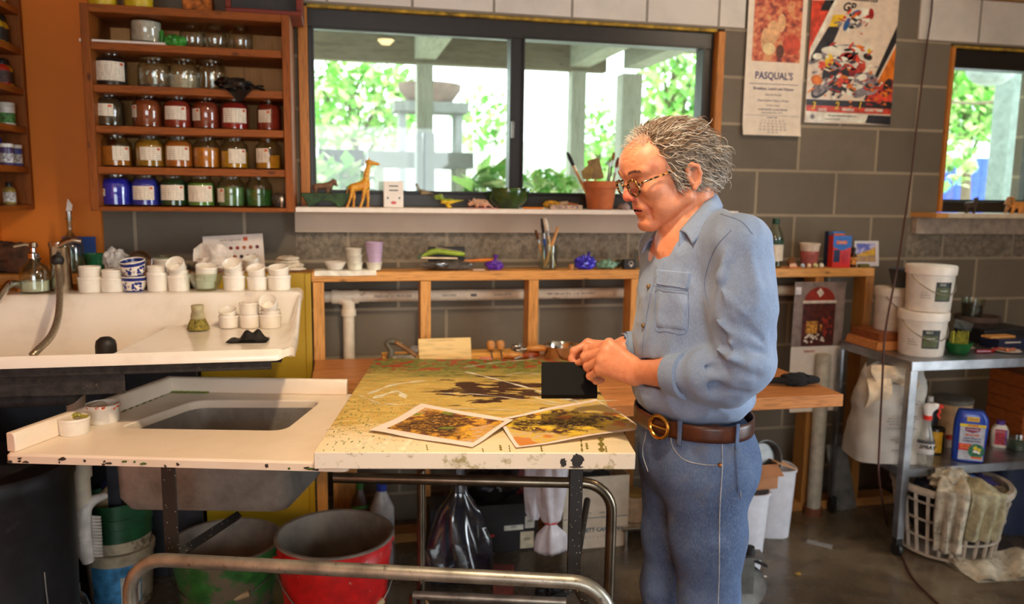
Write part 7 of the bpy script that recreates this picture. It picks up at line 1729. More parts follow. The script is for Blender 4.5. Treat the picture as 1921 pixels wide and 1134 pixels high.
def bkp(name,c,dm,m,bv=.001):w=MB();w.box(BR@Vector(c),dm,R=BR);part(t,name,w,m,bevel=bv)
bkp('front_cover',(0,bh/2,0),(bw_,bh,.003),m_book);bkp('back_cover',(0,bh/2,-.020),(bw_,bh,.003),m_book);bkp('spine',(0,.0013,-.010),(bw_,.0026,.0168),m_book);bkp('pages',(0,bh/2+.001,-.010),(bw_*.97,bh*.96,.0166),mat('page_block',(214,200,176),.8))
# ================================================================== under the table
m_redp=mat('bucket_red',(190,26,26),.4,var=.12,dark=((170,150,140),36,.64));m_grn=mat('bucket_green',(56,110,50),.5,var=.2,dark=((116,104,84),8,.50));m_scum=mat('bucket_scum',(130,118,106),.7,var=.2,scale=10)
def tub(label,px,d,rpx,ypx,m,h=None,lip=True,name='mixing_bucket',tiltz=0):
 c=at_d(px,ypx,d);r=rpx*d/FPX;h=c.z if h is None else h
 t=thing(name,label,'bucket',(c.x,c.y,c.z-h),tiltz)
 w=MB();w.lathe([(0,0),(r*.80,0),(r*.82,.006),(r*.97,h*.80),(r*.985,h*.80),(r*1.0,h*.86),(r*.985,h*.87),(r,h*.975)],n=48);part(t,'body',w,m,sharp=50)
 w=MB();w.lathe([(r*.995,h*.972),(r*1.035,h*.975),(r*1.04,h*.992),(r*1.01,h),(r*.965,h*.99),(r*.94,h*.86),(r*.80,h*.30),(0,h*.29)],n=48);part(t,'inner_wall',w,m_scum,sharp=60)
 for sx_ in(-1,1):w=MB();w.cyl((sx_*r*.985,0,h*.84),(sx_*r*1.07,0,h*.84),.016,n=14);e_=part(t,'ear',w,m)
 w=MB();w.tube([(r*1.07*math.cos(a),-r*1.05*math.sin(a)*.8,h*.84-h*.5*math.sin(a))for a in[PI*i/16 for i in range(17)]],.0024,6);hd=part(t,'wire_handle',w,mat('wire_dark',(90,84,76),.4,.8))
 a=PI*.36;w=MB();p0_,p1_=[(r*1.07*math.cos(a_),-r*1.05*math.sin(a_)*.8,h*.84-h*.5*math.sin(a_))for a_ in(PI*.30,PI*.50)];w.cyl(p0_,p1_,.011,n=12);part(hd,'grip',w,mat('grip_tan',(170,146,104),.6))
 return t
tub('big red bucket, caked grey inside, under the tube frame',628,2.40,112,998,m_redp,tiltz=.3)
tub('big green bucket spattered with mud, left of the red bucket',424,2.60,104,1012,m_grn,tiltz=-.2)
c=at_d(226,1050,2.62);r_=.108
t=thing('lower_bucket','white bucket with a blue label carrying the dark green bucket','bucket',(c.x,c.y,0));h_=.205
w=MB();w.lathe([(0,0),(r_*.88,0),(r_*.9,.005),(r_,h_*.9),(r_*1.05,h_*.9),(r_*1.05,h_),(0,h_)],n=40);part(t,'body',w,mat('bucket_grimy_white',(176,160,134),.5,var=.15,dark=((96,80,60),16,.58)),sharp=50);w=MB();w.lathe([(r_*.945,h_*.12),(r_*1.0,h_*.80)],n=20,a0=-2.3,a1=-.7);l=part(t,'label',w,mat('label_sky',(66,130,176),.5,var=.3,scale=30));w=MB();w.lathe([(r_*.965,h_*.14),(r_*1.01,h_*.62)],n=8,a0=-1.35,a1=-.75);part(l,'white_panel',w,mat('label_pale',(196,192,176),.6))
t=thing('upper_bucket','dark green ribbed bucket on the white one, holding boards and brushes','bucket',(c.x,c.y,h_+.0005));h2=.175
w=MB();w.lathe([(0,0),(r_*.9,0),(r_*.93,.01),(r_*.94,h2*.24),(r_*.99,h2*.25),(r_*.98,h2*.5),(r_*1.03,h2*.52),(r_*1.02,h2*.70),(r_*1.05,h2*.72),(r_*1.06,h2),(r_*1.0,h2),(r_*.9,.03),(0,.02)],n=40);part(t,'body',w,mat('bucket_dark_green',(28,74,44),.4,var=.15,dark=((110,100,76),14,.64)),sharp=40);w=MB();w.lathe([(r_*.945,.002),(r_*.955,h2*.23)],n=40);part(t,'pale_band',w,MATS['bucket_grimy_white'])
uz=h_+.0005
w=MB();w.box((0,0,.09),(.085,.014,.17),R=Matrix.Rotation(.75,3,'Y')@Matrix.Rotation(-.2,3,'X'));solo('scrubbing_board','pale rounded board leaning in the dark green bucket','board',w,mat('board_ivory',(214,184,136),.6,var=.15),(c.x-.02,c.y-.02,uz+.07),bevel=.006)
w=MB();w.blob((0,0,.10),(.035,.03,.05),71,.3,2,12);solo('pale_sponge','pale sponge heaped at the back of the dark green bucket','sponge',w,mat('sponge_pale',(206,176,140),.9),(c.x+.03,c.y+.05,uz+.13))
w=MB();w.box((0,0,.1),(.03,.02,.2),R=Matrix.Rotation(-.3,3,'Y'));solo('blue_stick','dark blue flat stick in the dark green bucket','stick',w,mat('stick_navy',(30,36,84),.5),(c.x-.01,c.y+.01,uz+.03),bevel=.002)
t=thing('scrub_brush','white long bristled scrub brush hooked on the dark green bucket\'s side','brush',at_d(158,958,2.36))
w=MB();w.tube([(0.05,.05,.025),(.02,.02,.022),(0,0,0),(-.008,0,-.06),(-.006,0,-.12),(.004,0,-.17)],[.012,.018,.024,.03,.03,.020],12,4,flat=.9);part(t,'back',w,mat('brush_white',(226,216,206),.4))
w=MB()
for i in range(13):w.cyl((.022,-.005,-.022-.0105*i),(.048,-.008,-.024-.0105*i),.0052,.0042,n=8)
part(t,'bristles',w,mat('bristle_pale',(200,190,180),.8))
c=at_d(-30,900,2.15)
t=thing('black_drum','big black plastic drum at the far left under the counter','drum',(c.x,c.y,0))
w=MB();w.lathe([(0,0),(.20,0),(.215,.01),(.222,.60),(.228,.61),(.228,.645),(.22,.655),(.19,.65),(0,.655)],n=56);part(t,'body',w,mat('drum_black',(34,34,38),.5,var=.2,dark=((62,60,60),9,.62)),sharp=40)
a0_=math.atan2(-c.y+.15,.18-c.x*0);w=MB();w.tube([(.2235*math.cos(a),.2235*math.sin(a),z)for a,z in((-.62,.38),(-.615,.33),(-.605,.28),(-.60,.20),(-.60,.12))],.0035,6,3,flat=.3);part(t,'white_scratch',w,MATS['pale_shade'])
c=at_d(136,1100,2.30)
t=thing('dark_jug','dark bottle with a white screw cap on the floor below the scrub brush','bottle',(c.x,c.y,0));hh=c.z
w=MB();loft(w,[(0,.045,.045),(.006,.048,.048),(hh*.62,.048,.048),(hh*.82,.035,.035),(hh*.9,.02,.02)],28,2.2);part(t,'body',w,mat('jug_dark',(40,42,46),.15,coat=.5));w=MB();w.cyl((0,0,hh*.9),(0,0,hh*1.02),.0205,n=20);part(t,'cap',w,MATS['cap_offwhite'])
for px,d,yt,r_,c1,cc,lb_c,lb in((675,2.92,905,.036,(70,40,24),(40,90,30),(60,120,50),'green labelled detergent bottle behind the red bucket'),(716,2.92,908,.047,(176,172,166),(40,60,150),None,'cloudy jug with a blue cap behind the red bucket')):
 p=at_d(px,yt,d);t=thing('cleaner_bottle',lb,'bottle',(p.x,p.y,0));hh=p.z
 w=MB();loft(w,[(0,r_*.9,r_*.8),(.006,r_,r_*.9),(hh*.7,r_,r_*.9),(hh*.88,r_*.45,r_*.45),(hh*.92,r_*.36,r_*.36)],24,2.6);part(t,'body',w,mat('cleaner_%d'%px,c1,.3));w=MB();w.cyl((0,0,hh*.92),(0,0,hh),r_*.42,n=16);part(t,'cap',w,mat('cleaner_cap_%d'%px,cc,.4))
 if lb_c:w=MB();loft(w,[(hh*.50,r_*1.01,r_*.91),(hh*.74,r_*.97,r_*.88)],24,2.6,caps=False);part(t,'label',w,mat('cleaner_label',lb_c,.5,var=.4,scale=60))
# wrapped bags, boxes
p0_,p1_=at_y(806,1035,2.97),at_y(1008,965,2.97)
t=thing('black_shoe_box','long black box with pale stickers on the floor under the bench','box',((p0_.x+p1_.x)/2,3.03,0));W_b=p1_.x-p0_.x;hb=.20
w=MB();w.box((0,0,hb/2),(W_b,.14,hb));part(t,'box',w,mat('shoebox_black',(36,33,33),.5),bevel=.002)
for(xa,ya,xb,yb,m_)in((985,968,1003,992,MATS['label_pale']),(946,985,982,997,MATS['label_pale']),(976,995,1002,1032,mat('sticker_cream',(206,190,160),.6))):
 a,b=at_y(xa,yb,2.958),at_y(xb,ya,2.958);w=MB();w.box(((a.x+b.x)/2-t.location.x,-.0706,max(.012,(a.z+b.z)/2)),(b.x-a.x,.001,min(b.z-a.z,.07)));s_=part(t,'sticker',w,m_)
 w=MB()
 for i in range(6):w.box(((a.x+b.x)/2-t.location.x-.010+.004*i,-.0713,(a.z+b.z)/2+.004),(.0014,.0006,.010))
 part(s_,'bar_code',w,m_rubber)
w=MB();w.cyl((-.02,0,.004),(.012,0,.004),.0035,n=8);w.mat(1).ell((.018,0,.006),(.009,.007,.006),8);a=at_y(915,1018,2.955)
solo('red_pin','little red headed pin stuck on the front of the long black box','pin',w,[m_steel,mat('pin_red',(214,50,30),.4)],(a.x,2.954,.07))
w=MB();w.blob((0,0,.07),(.115,.06,.075),81,.22,2.0,20,flatz=-.069);solo('black_sack','shiny black plastic bag on top of the long black box','bag',w,m_blackfilm,(at_y(925,950,3.0).x,3.015,hb+.001))
w=MB();w.blob((0,0,.08),(.085,.05,.09),83,.3,2.2,16,flatz=-.079);solo('dark_red_bag','dark red bag behind the shiny black bag under the bench','bag',w,mat('dark_red_film',(96,24,22),.5,var=.3),(at_y(985,930,3.06).x,3.075,hb+.001))
def hang_bag(name,label,px,Y,pts,m,seed,tie=None):
 """a bag tied up to the underside of the bench; pts: (photo y, half width in photo px)"""
 o=at_y(px,900,Y);k=Y*1.02/FPX;v=[];f=[];n_=30
 prof=[(at_y(px,yy,Y).z,hw*k)for yy,hw in pts]
 if prof[0][0]<.736:prof=[(.7375,prof[0][1]*.5)]+prof
 P=[];
 for i in range(len(prof)-1):
  for s_ in range(7):u=s_/7;P.append((prof[i][0]*(1-u)+prof[i+1][0]*u,prof[i][1]*(1-u)+prof[i+1][1]*u))
 P.append(prof[-1])
 for z,r in P:
  for k_ in range(n_):
   a=2*PI*k_/n_;fold=1+.16*math.sin(5*a+seed+z*14)+.09*math.sin(9*a-seed+z*9);v.append((r*fold*math.cos(a),r*.62*fold*math.sin(a),z))
 for i in range(len(P)-1):
  for k_ in range(n_):f.append((i*n_+k_,i*n_+(k_+1)%n_,(i+1)*n_+(k_+1)%n_,(i+1)*n_+k_))
 f.append(tuple(range((len(P)-1)*n_,len(P)*n_)))
 t=thing(name,label,'bag',(o.x,Y,0));w=MB();w.add(v,f,True);part(t,'bag',w,m,sharp=80)
 if tie:
  z=at_y(px,tie,Y).z;r=min(P,key=lambda q:abs(q[0]-z))[1];w=MB();w.tube([(r*1.08*math.cos(a),r*.68*math.sin(a),z)for a in[2*PI*i/20 for i in range(20)]],.004,6,closed=True);part(t,'tie',w,mat('tie_red',(206,50,50),.5))
 return t
hang_bag('clear_sack','large glossy clear bag hanging before the long black box',862,2.72,[(895,10),(925,16),(960,40),(1010,58),(1080,64),(1084,40)],glassy('smoky_film',(176,176,190),0.1,.12,haze=.22,hazecol=(120,124,146),hazescale=24,gloss=1.6),1.0)
hang_bag('white_bag','white plastic bag tied with a red band hanging before the wine carton',1036,2.80,[(885,26),(930,27),(975,18),(984,9),(1000,26),(1030,34),(1040,14)],mat('white_film',(222,216,220),.3,var=.06,sub=.0),2.0,981)
hang_bag('white_bag','smaller white plastic bag hanging left of the tied one',1004,2.90,[(885,22),(920,20),(960,16),(975,8)],MATS['white_film'],3.0)
a,b=at_y(1046,1015,3.00),at_y(1170,880,3.00)
t=thing('wine_carton','white wine carton with dark blue printing on the floor by the man\'s knee','carton',((a.x+b.x)/2,3.02,0));CWd=b.x-a.x;ch=b.z
w=MB();m_ct=mat('carton_white',(214,196,170),.7,var=.05)
w.box((0,-.088,ch/2),(CWd,.004,ch));w.box((0,.088,ch/2),(CWd,.004,ch));w.box((-CWd/2+.002,0,ch/2),(.004,.172,ch));w.box((CWd/2-.002,0,ch/2),(.004,.172,ch));w.box((0,0,.003),(CWd-.01,.17,.004));part(t,'box',w,m_ct)
cz_=lambda py:at_y(1110,py,2.932).z
m_teal=mat('ink_teal',(40,80,100),.6)
lettering(t,'CORBETT CANYON',.0245,m_teal,(0,-.0906,cz_(995)),bold=.0006,squash=.93);lettering(t,'ARROYO            NAPA VAL',.010,m_teal,(0,-.0906,cz_(963)));lettering(t,'B   E   3   4   5   S',.012,m_grey,(0,-.0906,cz_(1008)))
w=MB();w.box((0,-.0904,cz_(972)),(CWd*.98,.0006,.0028));part(t,'rule_line',w,m_teal)
w=MB();w.blob((0,0,ch*.75),(CWd*.40,.065,ch*.22),91,.3,2.4,14);solo('dark_clutter','dark rags stuffed in the top of the wine carton','rags',w,m_dk,(t.location.x,3.02,.0))
rk=thing('low_rack','low chrome rack on the floor behind the man\'s knee','rack',(at_y(1205,990,2.92).x,2.92,0))
rz_=at_y(1190,992,2.92).z
w=MB();w.tube([(-.09,0,rz_),(.20,0,rz_)],.011,10);w.tube([(-.09,.14,rz_),(.20,.14,rz_)],.011,10);part(rk,'rails',w,m_chrome);w=MB();w.box((.055,.07,rz_+.008),(.29,.16,.004));part(rk,'shelf',w,m_chrome)
for x_ in(-.07,.18):
 for y_ in(0,.14):w=MB();w.cyl((x_,y_,0),(x_,y_,rz_),.009,n=10);part(rk,'leg',w,m_chrome)
p=at_y(1192,980,2.96)
w=MB();w.lathe([(0,0),(.038,0),(.042,.004),(.054,.095),(.057,.097),(.057,.112),(.05,.112),(.038,.01),(0,.008)],n=32);solo('cream_pot','cream plastic flower pot on the low rack beside the man','pot',w,mat('pot_cream',(216,192,156),.5),(p.x,2.985,rz_+.0105),sharp=60)
w=MB();loft(w,[(0,.035,.035),(.07,.044,.044)],28,2);w.mat(1);loft(w,[(.03,.0405,.0405),(.045,.0425,.0425)],28,2,caps=False);solo('striped_tin','ochre tin with a blue stripe sitting in the cream flower pot','tin',w,[mat('tin_ochre',(170,140,76),.5),mat('tin_blue',(50,70,84),.5)],(p.x,2.985,rz_+.065))
q=at_z(748,1118,0)
w=MB();w.box((0,0,.045),(.055,.10,.09));solo('end_grain_block','pale wood block with an orange edge on the floor beside the red bucket','wood block',w,[mat('end_grain',(206,170,120),.8,var=.1)],(.255,2.44,0),.2,bevel=.003)
q=at_z(955,1140,0);w=MB();w.box((0,0,.05),(.075,.05,.10));solo('red_brick','dark red brick on the floor under the lower frame tube','brick',w,mat('brick_red',(96,40,28),.9,var=.2),(q.x,q.y+.10,0),CAMROT,bevel=.003)
q=at_z(1036,1136,0);w=MB();w.blob((0,0,.02),(.05,.04,.03),95,.7,5,16,flatz=-.0195);solo('black_netting','crumpled black netting on the floor under the front tube\'s right end','netting',w,mat('net_black',(26,24,24),.8),(q.x,q.y+.03,0))
# the lamp over the table (its bulb shows as a reflection in the window)
lt=thing('ceiling_lamp','round reflector lamp hanging above the table, mirrored in the left window pane','lamp',(0.34,1.35,2.42))
w=MB();w.lathe([(.055,-.012),(.06,-.012),(.045,.06),(.02,.075),(.02,.079),(0,.079)],n=28);part(lt,'shade',w,m_rubber);w=MB();w.lathe([(0,-.040),(.03,-.036),(.050,-.014),(.052,-.004),(.03,.03),(0,.03)],n=24);part(lt,'bulb',w,mat('bulb_glow',(255,214,150),.4,emit=28))
# ================================================================== the man
from mathutils.bvhtree import BVHTree
def axis(lo,hi,coarse,fine):
 out=[lo];x=lo
 while x<hi:
  st=coarse
  for a,b,r in fine:
   if a-0.012<=x<=b+0.012:st=min(st,r)
  x+=st;out.append(x)
 return np.array(out)
def A(px,py,d):return np.array(at_d(px,py,d))
Rn,Fn,Zn=np.array(RIGHT),np.array(FWD),np.array((0,0,1.0))
yw,pt=math.radians(18),math.radians(21)
fl=-math.cos(yw)*Rn-math.sin(yw)*Fn
HF,HU,HL=math.cos(pt)*fl-math.sin(pt)*Zn,math.cos(pt)*Zn+math.sin(pt)*fl,math.sin(yw)*Rn-math.cos(yw)*Fn
HO=A(1266,337,1.87)
def Hd(f,l,u):return HO+(HF*f+HL*l+HU*u)*0.01
HR=np.stack([HF,HL,HU],1)
tw=math.radians(25)
TF,TL=-math.cos(tw)*Rn-math.sin(tw)*Fn,math.sin(tw)*Rn-math.cos(tw)*Fn
TR=np.stack([TF,TL,Zn],1)
def hell(s,c,r,k=1.0,mode='add',rot=0.0):
 R=HR
 if rot:R=HR@np.array(Matrix.Rotation(rot,3,'Y'))
 s.ell(Hd(*c),np.array(r)*.01,R,k*.01,mode,.03)
def hcap(s,a,b,ra,rb=None,k=.8,mode='add'):s.cap(Hd(*a),Hd(*b),ra*.01,(ra if rb is None else rb)*.01,k*.01,mode,.03)
hb0,hb1=HO-.17,HO+.17
hp0,hp1=A(1150,680,1.93)-.13,A(1110,680,2.0)+.14
lo=np.minimum(A(1190,1560,1.70),A(1460,500,1.60))-.12;hi=np.maximum(A(1070,600,2.25),A(1400,217,2.05))+.12
lo=np.array([min(lo[0],hp0[0]),min(lo[1],1.2),0.0]);hi=np.array([max(hi[0],1.25),max(hi[1],2.2),1.70])
B=SDF(axis(lo[0],hi[0],.009,[(hb0[0],hb1[0],.0022),(hp0[0],hp1[0],.0028)]),axis(lo[1],hi[1],.009,[(hb0[1],hb1[1],.0024),(hp0[1],hp1[1],.0028)]),axis(lo[2],hi[2],.012,[(HO[2]-.15,HO[2]+.17,.0020),(.94,1.10,.0026)]))
# trunk and legs (inside the clothes)
B.ell(A(1308,530,1.87),(.110,.160,.18),TR,.04);B.ell(A(1302,680,1.87),(.102,.138,.15),TR,.04);B.ell(A(1304,845,1.87),(.092,.125,.13),TR,.04)
B.cap(A(1380,470,1.715),A(1254,478,2.02),.042,.042,.03)
B.chain([A(1322,880,1.80),A(1322,1120,1.80),A(1335,1500,1.83)],[.078,.052,.040],.03);B.chain([A(1268,880,1.96),A(1245,1100,1.97),A(1243,1450,1.99)],[.074,.050,.040],.03)
# neck and head
B.cap(Hd(-2.2,0,-3),A(1312,445,1.875),.056,.064,.03);B.cap(Hd(3.4,0,-6.0),A(1274,472,1.845),.030,.040,.03)
B.cap(A(1312,458,1.875),A(1366,468,1.75),.042,.040,.03);B.cap(Hd(-4.2,5.0,-3.4),A(1240,470,1.83),.012,.010,.014)
hell(B,(1.0,0,5.0),(10.2,7.5,8.1),2);hell(B,(6.6,0,6.3),(5.1,6.2,5.0),2);hell(B,(5.0,0,.2),(6.0,6.0,5.8),2.0)
for sd in(-1,1):
 hcap(B,(11.0,sd*1.3,5.2),(9.4,sd*4.8,5.4),1.05,.95,.9);hell(B,(8.0,sd*4.4,.8),(2.7,2.2,2.2),1.6);hcap(B,(1.2,sd*5.5,-3.4),(9.4,sd*1.7,-7.3),1.7,1.7,1.2);hell(B,(6.6,sd*4.2,-3.4),(2.8,1.9,3.0),2.0)
hell(B,(10.1,0,-7.0),(1.9,2.3,1.8),1.2);hell(B,(9.4,0,-3.0),(2.4,3.2,3.2),1.6)
hcap(B,(10.9,0,4.5),(12.4,0,1.0),.75,1.05,1.0);hell(B,(12.5,0,.35),(1.25,1.15,1.1),.5)
for sd in(-1,1):
 hell(B,(11.7,sd*1.42,-.05),(1.25,.85,.95),.5);hcap(B,(12.2,sd*.55,-.95),(11.8,sd*.62,-.85),.30,.30,.3,'sub')
 hell(B,(12.0,sd*3.2,3.1),(2.4,1.9,1.4),.9,'sub');hell(B,(9.55,sd*3.25,3.0),(1.40,1.75,1.30),.5);hcap(B,(10.85,sd*2.2,2.75),(10.4,sd*4.4,2.6),.16,.14,.25,'sub');hcap(B,(10.6,sd*2.0,1.6),(9.9,sd*4.6,1.5),.35,.3,.7)
 hcap(B,(11.3,sd*1.9,-.3),(9.7,sd*3.5,-3.8),.38,.24,.7,'sub');hcap(B,(10.0,sd*3.0,-3.9),(9.4,sd*2.8,-6.2),.2,.12,.6,'sub')
for a,b in(((11.15,0,8.6),4.0),((11.0,0,7.6),4.2),((10.8,0,9.6),3.4)):hcap(B,(a[0]+.32,-.3,a[2]),(a[0]-.55,b,a[2]+.1),.10,.08,.35,'sub')
hcap(B,(11.75,0,-2.45),(10.9,1.9,-3.0),.42,.24,.3);hcap(B,(11.75,0,-2.45),(10.9,-1.9,-3.0),.42,.24,.3);hcap(B,(11.35,0,-4.1),(10.7,1.7,-3.7),.50,.26,.3);hcap(B,(11.35,0,-4.1),(10.7,-1.7,-3.7),.50,.26,.3)
hcap(B,(12.0,0,-3.28),(10.3,2.3,-3.45),.36,.20,.12,'sub');hcap(B,(12.0,0,-3.28),(10.3,-2.3,-3.45),.36,.20,.12,'sub');hcap(B,(11.6,-1.2,-5.3),(11.6,1.2,-5.3),.4,.4,.9,'sub')
for sd in(-1,1):
 L=lambda f,l,u:(f,sd*l,u)
 hell(B,L(-.6,7.3,.4),(1.5,.8,2.6),.5);B.chain([Hd(*L(*q))for q in((.8,7.4,.6),(.7,7.9,2.4),(-.5,8.3,3.3),(-1.9,8.3,2.4),(-2.1,8.2,.6),(-1.4,7.9,-1.2),(-.1,7.6,-2.1))],[.0042,.0045,.0048,.0050,.0046,.0044,.0060],.004)
 hell(B,L(-.4,8.3,.4),(.95,.75,1.5),.35,'sub');hcap(B,L(.45,7.7,.1),L(.35,7.8,-.6),.42,.40,.4)
# arms and hands: left arm nearer the camera
B.chain([A(1388,460,1.71),A(1396,685,1.665),A(1270,700,1.755),A(1205,698,1.855)],[.050,.044,.040,.029],.02)
B.chain([A(1252,470,2.01),A(1230,665,2.08),A(1178,656,2.07),A(1148,660,2.06)],[.048,.040,.033,.027],.02)
def hand(W,mcp,pip,dip,tip,thumb,wr,kk=.007):
 W=[A(*p)for p in W];mcp,pip,dip,tip=[[A(*p)for p in q]for q in(mcp,pip,dip,tip)]
 for i in range(4):
  w0=W[0]*(1-i/3)+W[1]*i/3
  B.cap(w0,mcp[i],wr,.0118,.014);B.ell(mcp[i],.0132,None,.008)
  if i<3:B.cap((w0+mcp[i])/2,(mcp[i]+mcp[i+1])/2,.013,.0095,.010)
 for i in range(4):
  s_=(1.0,1.04,1.0,.88)[i]
  B.chain([mcp[i],pip[i],dip[i],tip[i]],[.0112*s_,.0104*s_,.0090*s_,.0078*s_],kk*.6);B.ell(pip[i],.0112*s_,None,.004)
 B.chain([A(*p)for p in thumb],[.018,.0135,.0115,.0090],.008)
hand([(1190,684,1.870),(1190,710,1.860)],[(1143,645,1.925),(1135,661,1.915),(1128,677,1.910),(1125,694,1.915)],[(1101,655,1.965),(1097,670,1.960),(1102,688,1.955),(1107,706,1.950)],[(1101,676,1.995),(1102,691,1.990),(1110,705,1.985),(1118,716,1.975)],[(1110,690,2.015),(1116,698,2.010),(1124,706,2.000),(1130,714,1.990)],[(1178,682,1.920),(1150,676,1.980),(1122,672,2.020),(1104,676,2.040)],.0185)
hand([(1152,655,2.050),(1152,672,2.070)],[(1103,645,2.075),(1110,650,2.100),(1116,657,2.115),(1124,666,2.125)],[(1077,659,2.065),(1084,662,2.095),(1094,670,2.115),(1104,678,2.130)],[(1072,674,2.060),(1080,678,2.090),(1092,686,2.110),(1104,692,2.125)],[(1078,686,2.055),(1088,689,2.085),(1098,696,2.105),(1112,700,2.120)],[(1140,668,2.040),(1118,672,2.020),(1098,676,2.030),(1084,682,2.045)],.017)
n=N('skin');s0=n.noise(26,5,.6);s1=n.noise(190,4,.6)
sk_c=n.ramp(s0,[(.3,(206,128,92)),(.55,(222,148,110)),(.75,(198,112,82))]);sk_c=n.mix(n.math('MULTIPLY',n.mask(s1,.5,.75),.25),sk_c,(166,86,58));n.base(sk_c);n.rough(.46);n.b.inputs['Subsurface Weight'].default_value=.12
n.b.inputs['Subsurface Radius'].default_value=(.008,.003,.0015);n.bump(n.math('ADD',s1,n.math('MULTIPLY',n.noise(60,3),.8)),.22,.0015);m_skin=n.m
m_lip=mat('lips',(196,106,84),.45,var=.1);m_flush=mat('flushed_skin',(212,112,88),.45,var=.12,scale=60,bump=.15,bscale=300);m_mouth=mat('mouth_inside',(70,28,24),.6)
p,q=B.mb()
cen=p[q].mean(1);hc=(cen-HO)*100;fh,lh,uh=hc@HF,hc@HL,hc@HU
mi=np.zeros(len(q),int)
mi[(fh>10.3)&((lh/2.2)**2+((uh+3.35)/1.15)**2<1)]=1
mi[(fh>11.3)&(np.abs(lh)<2.2)&(uh>-1.0)&(uh<2.0)]=2
mi[(np.abs(lh)<2.15)&(fh>9.4)&(np.abs(uh+3.32+.05*np.abs(lh))<.25)]=3
me=np_mesh('person',p,q,[m_skin,m_lip,m_flush,m_mouth],1,mi)
man=link(bpy.data.objects.new('person',me))
tag(man,'grey haired man in denim shirt and jeans holding a black book over the painted board','person')
for sd in(-1,1):
 w=MB();w.ell(Hd(9.72,sd*3.25,2.72),.0118,12);part(man,'eye',w,mat('eye_white',(214,200,190),.2));w=MB();w.ell(Hd(10.55,sd*3.25,2.45),(.0042,)*3,8);part(man,'iris',w,mat('iris',(60,46,36),.2))
 w=MB();w.tube([Vector(Hd(10.75,sd*1.9,2.55)),Vector(Hd(10.98,sd*3.2,2.25)),Vector(Hd(10.45,sd*4.6,2.45))],[.0005,.0009,.0006],5,4);part(man,'eyelashes',w,mat('lash',(70,44,34),.7))
 w=MB();rd=random.Random(3)
 for i in range(150):
  t_=rd.random();b_=Hd(11.4-1.6*t_**1.5+.15,sd*(1.5+3.6*t_),5.3+.5*math.sin(PI*t_)+rd.uniform(-.3,.3));w.tube([b_,b_+(HL*sd*.005+HU*.002*rd.uniform(-.5,1.4)+HF*.004)],.0006,3)
 part(man,'eyebrow',w,mat('brow_brown',(104,76,56),.7))
# shirt
m_sh=N('chambray');n=m_sh;c0=n.noise(7,5,.6);c1=n.noise(600,2,.5,n.mapv((1,1,.25)))
cc=n.ramp(c0,[(.3,(116,138,172)),(.7,(138,160,194))]);cc=n.mix(n.math('MULTIPLY',n.mask(c1,.4,.7),.22),cc,(196,206,220));n.base(cc);n.rough(.85);n.b.inputs['Sheen Weight'].default_value=.15;n.bump(n.math('ADD',n.math('MULTIPLY',c1,.4),n.noise(45,4)),.25,.003);m_shirt=n.m
slo=np.array([lo[0],lo[1],.84]);shi=np.array([hi[0],hi[1],1.46])
S=SDF.box(slo,shi,.0048)
S.ell(A(1310,526,1.87),(.118,.170,.150),TR,.05);S.ell(A(1300,640,1.87),(.132,.166,.17),TR,.06);S.ell(A(1298,735,1.875),(.132,.162,.075),TR,.05)
S.cap(A(1384,458,1.71),A(1246,468,2.02),.054,.054,.05);S.cap(A(1318,428,1.875),A(1374,448,1.74),.052,.048,.04);S.cap(A(1310,448,1.88),A(1264,456,2.0),.050,.048,.04)
S.chain([A(1392,462,1.71),A(1393,575,1.685),A(1392,688,1.67)],[.063,.064,.064],.03);S.chain([A(1396,688,1.67),A(1330,702,1.70),A(1266,703,1.755)],[.064,.056,.041],.012);S.cap(A(1296,732,1.735),A(1375,735,1.69),.024,.038,.03)
S.chain([A(1244,470,2.03),A(1228,665,2.08),A(1174,652,2.07)],[.060,.055,.040],.03)
S.cap(A(1412,505,1.70),A(1416,660,1.70),.034,.040,.03)
def fold(pts,r=.009,k=.014,mode='add'):S.chain([A(*q_)for q_ in pts],[r*.35]+[r*1.1]*(len(pts)-2)+[r*.35],k,mode)
nd=1.622
for pts in([(1352,545,nd+.015),(1385,590,nd-.003),(1425,625,nd+.012)],[(1344,600,nd+.015),(1375,640,nd-.006),(1420,662,nd+.004)],[(1336,652,nd+.028),(1370,674,nd-.010),(1425,690,nd-.012)],[(1290,692,1.705),(1340,706,1.648),(1400,716,nd-.012)],[(1290,728,1.712),(1330,740,1.668),(1385,750,1.655)],[(1408,470,nd+.025),(1416,540,nd+.010),(1412,600,nd+.004)],[(1362,470,1.655),(1352,520,1.655),(1350,560,1.66)],[(1258,680,1.725),(1278,712,1.712),(1300,745,1.708)]):fold(pts)
for pts in([(1350,622,nd+.01),(1390,650,nd-.022),(1430,662,nd)],[(1320,690,nd+.045),(1370,694,nd-.018),(1420,706,nd-.012)],[(1300,716,1.69),(1345,726,1.645),(1400,736,1.628)],[(1360,565,nd),(1400,612,nd-.016),(1430,640,nd)]):fold(pts,.0055,.016,'sub')
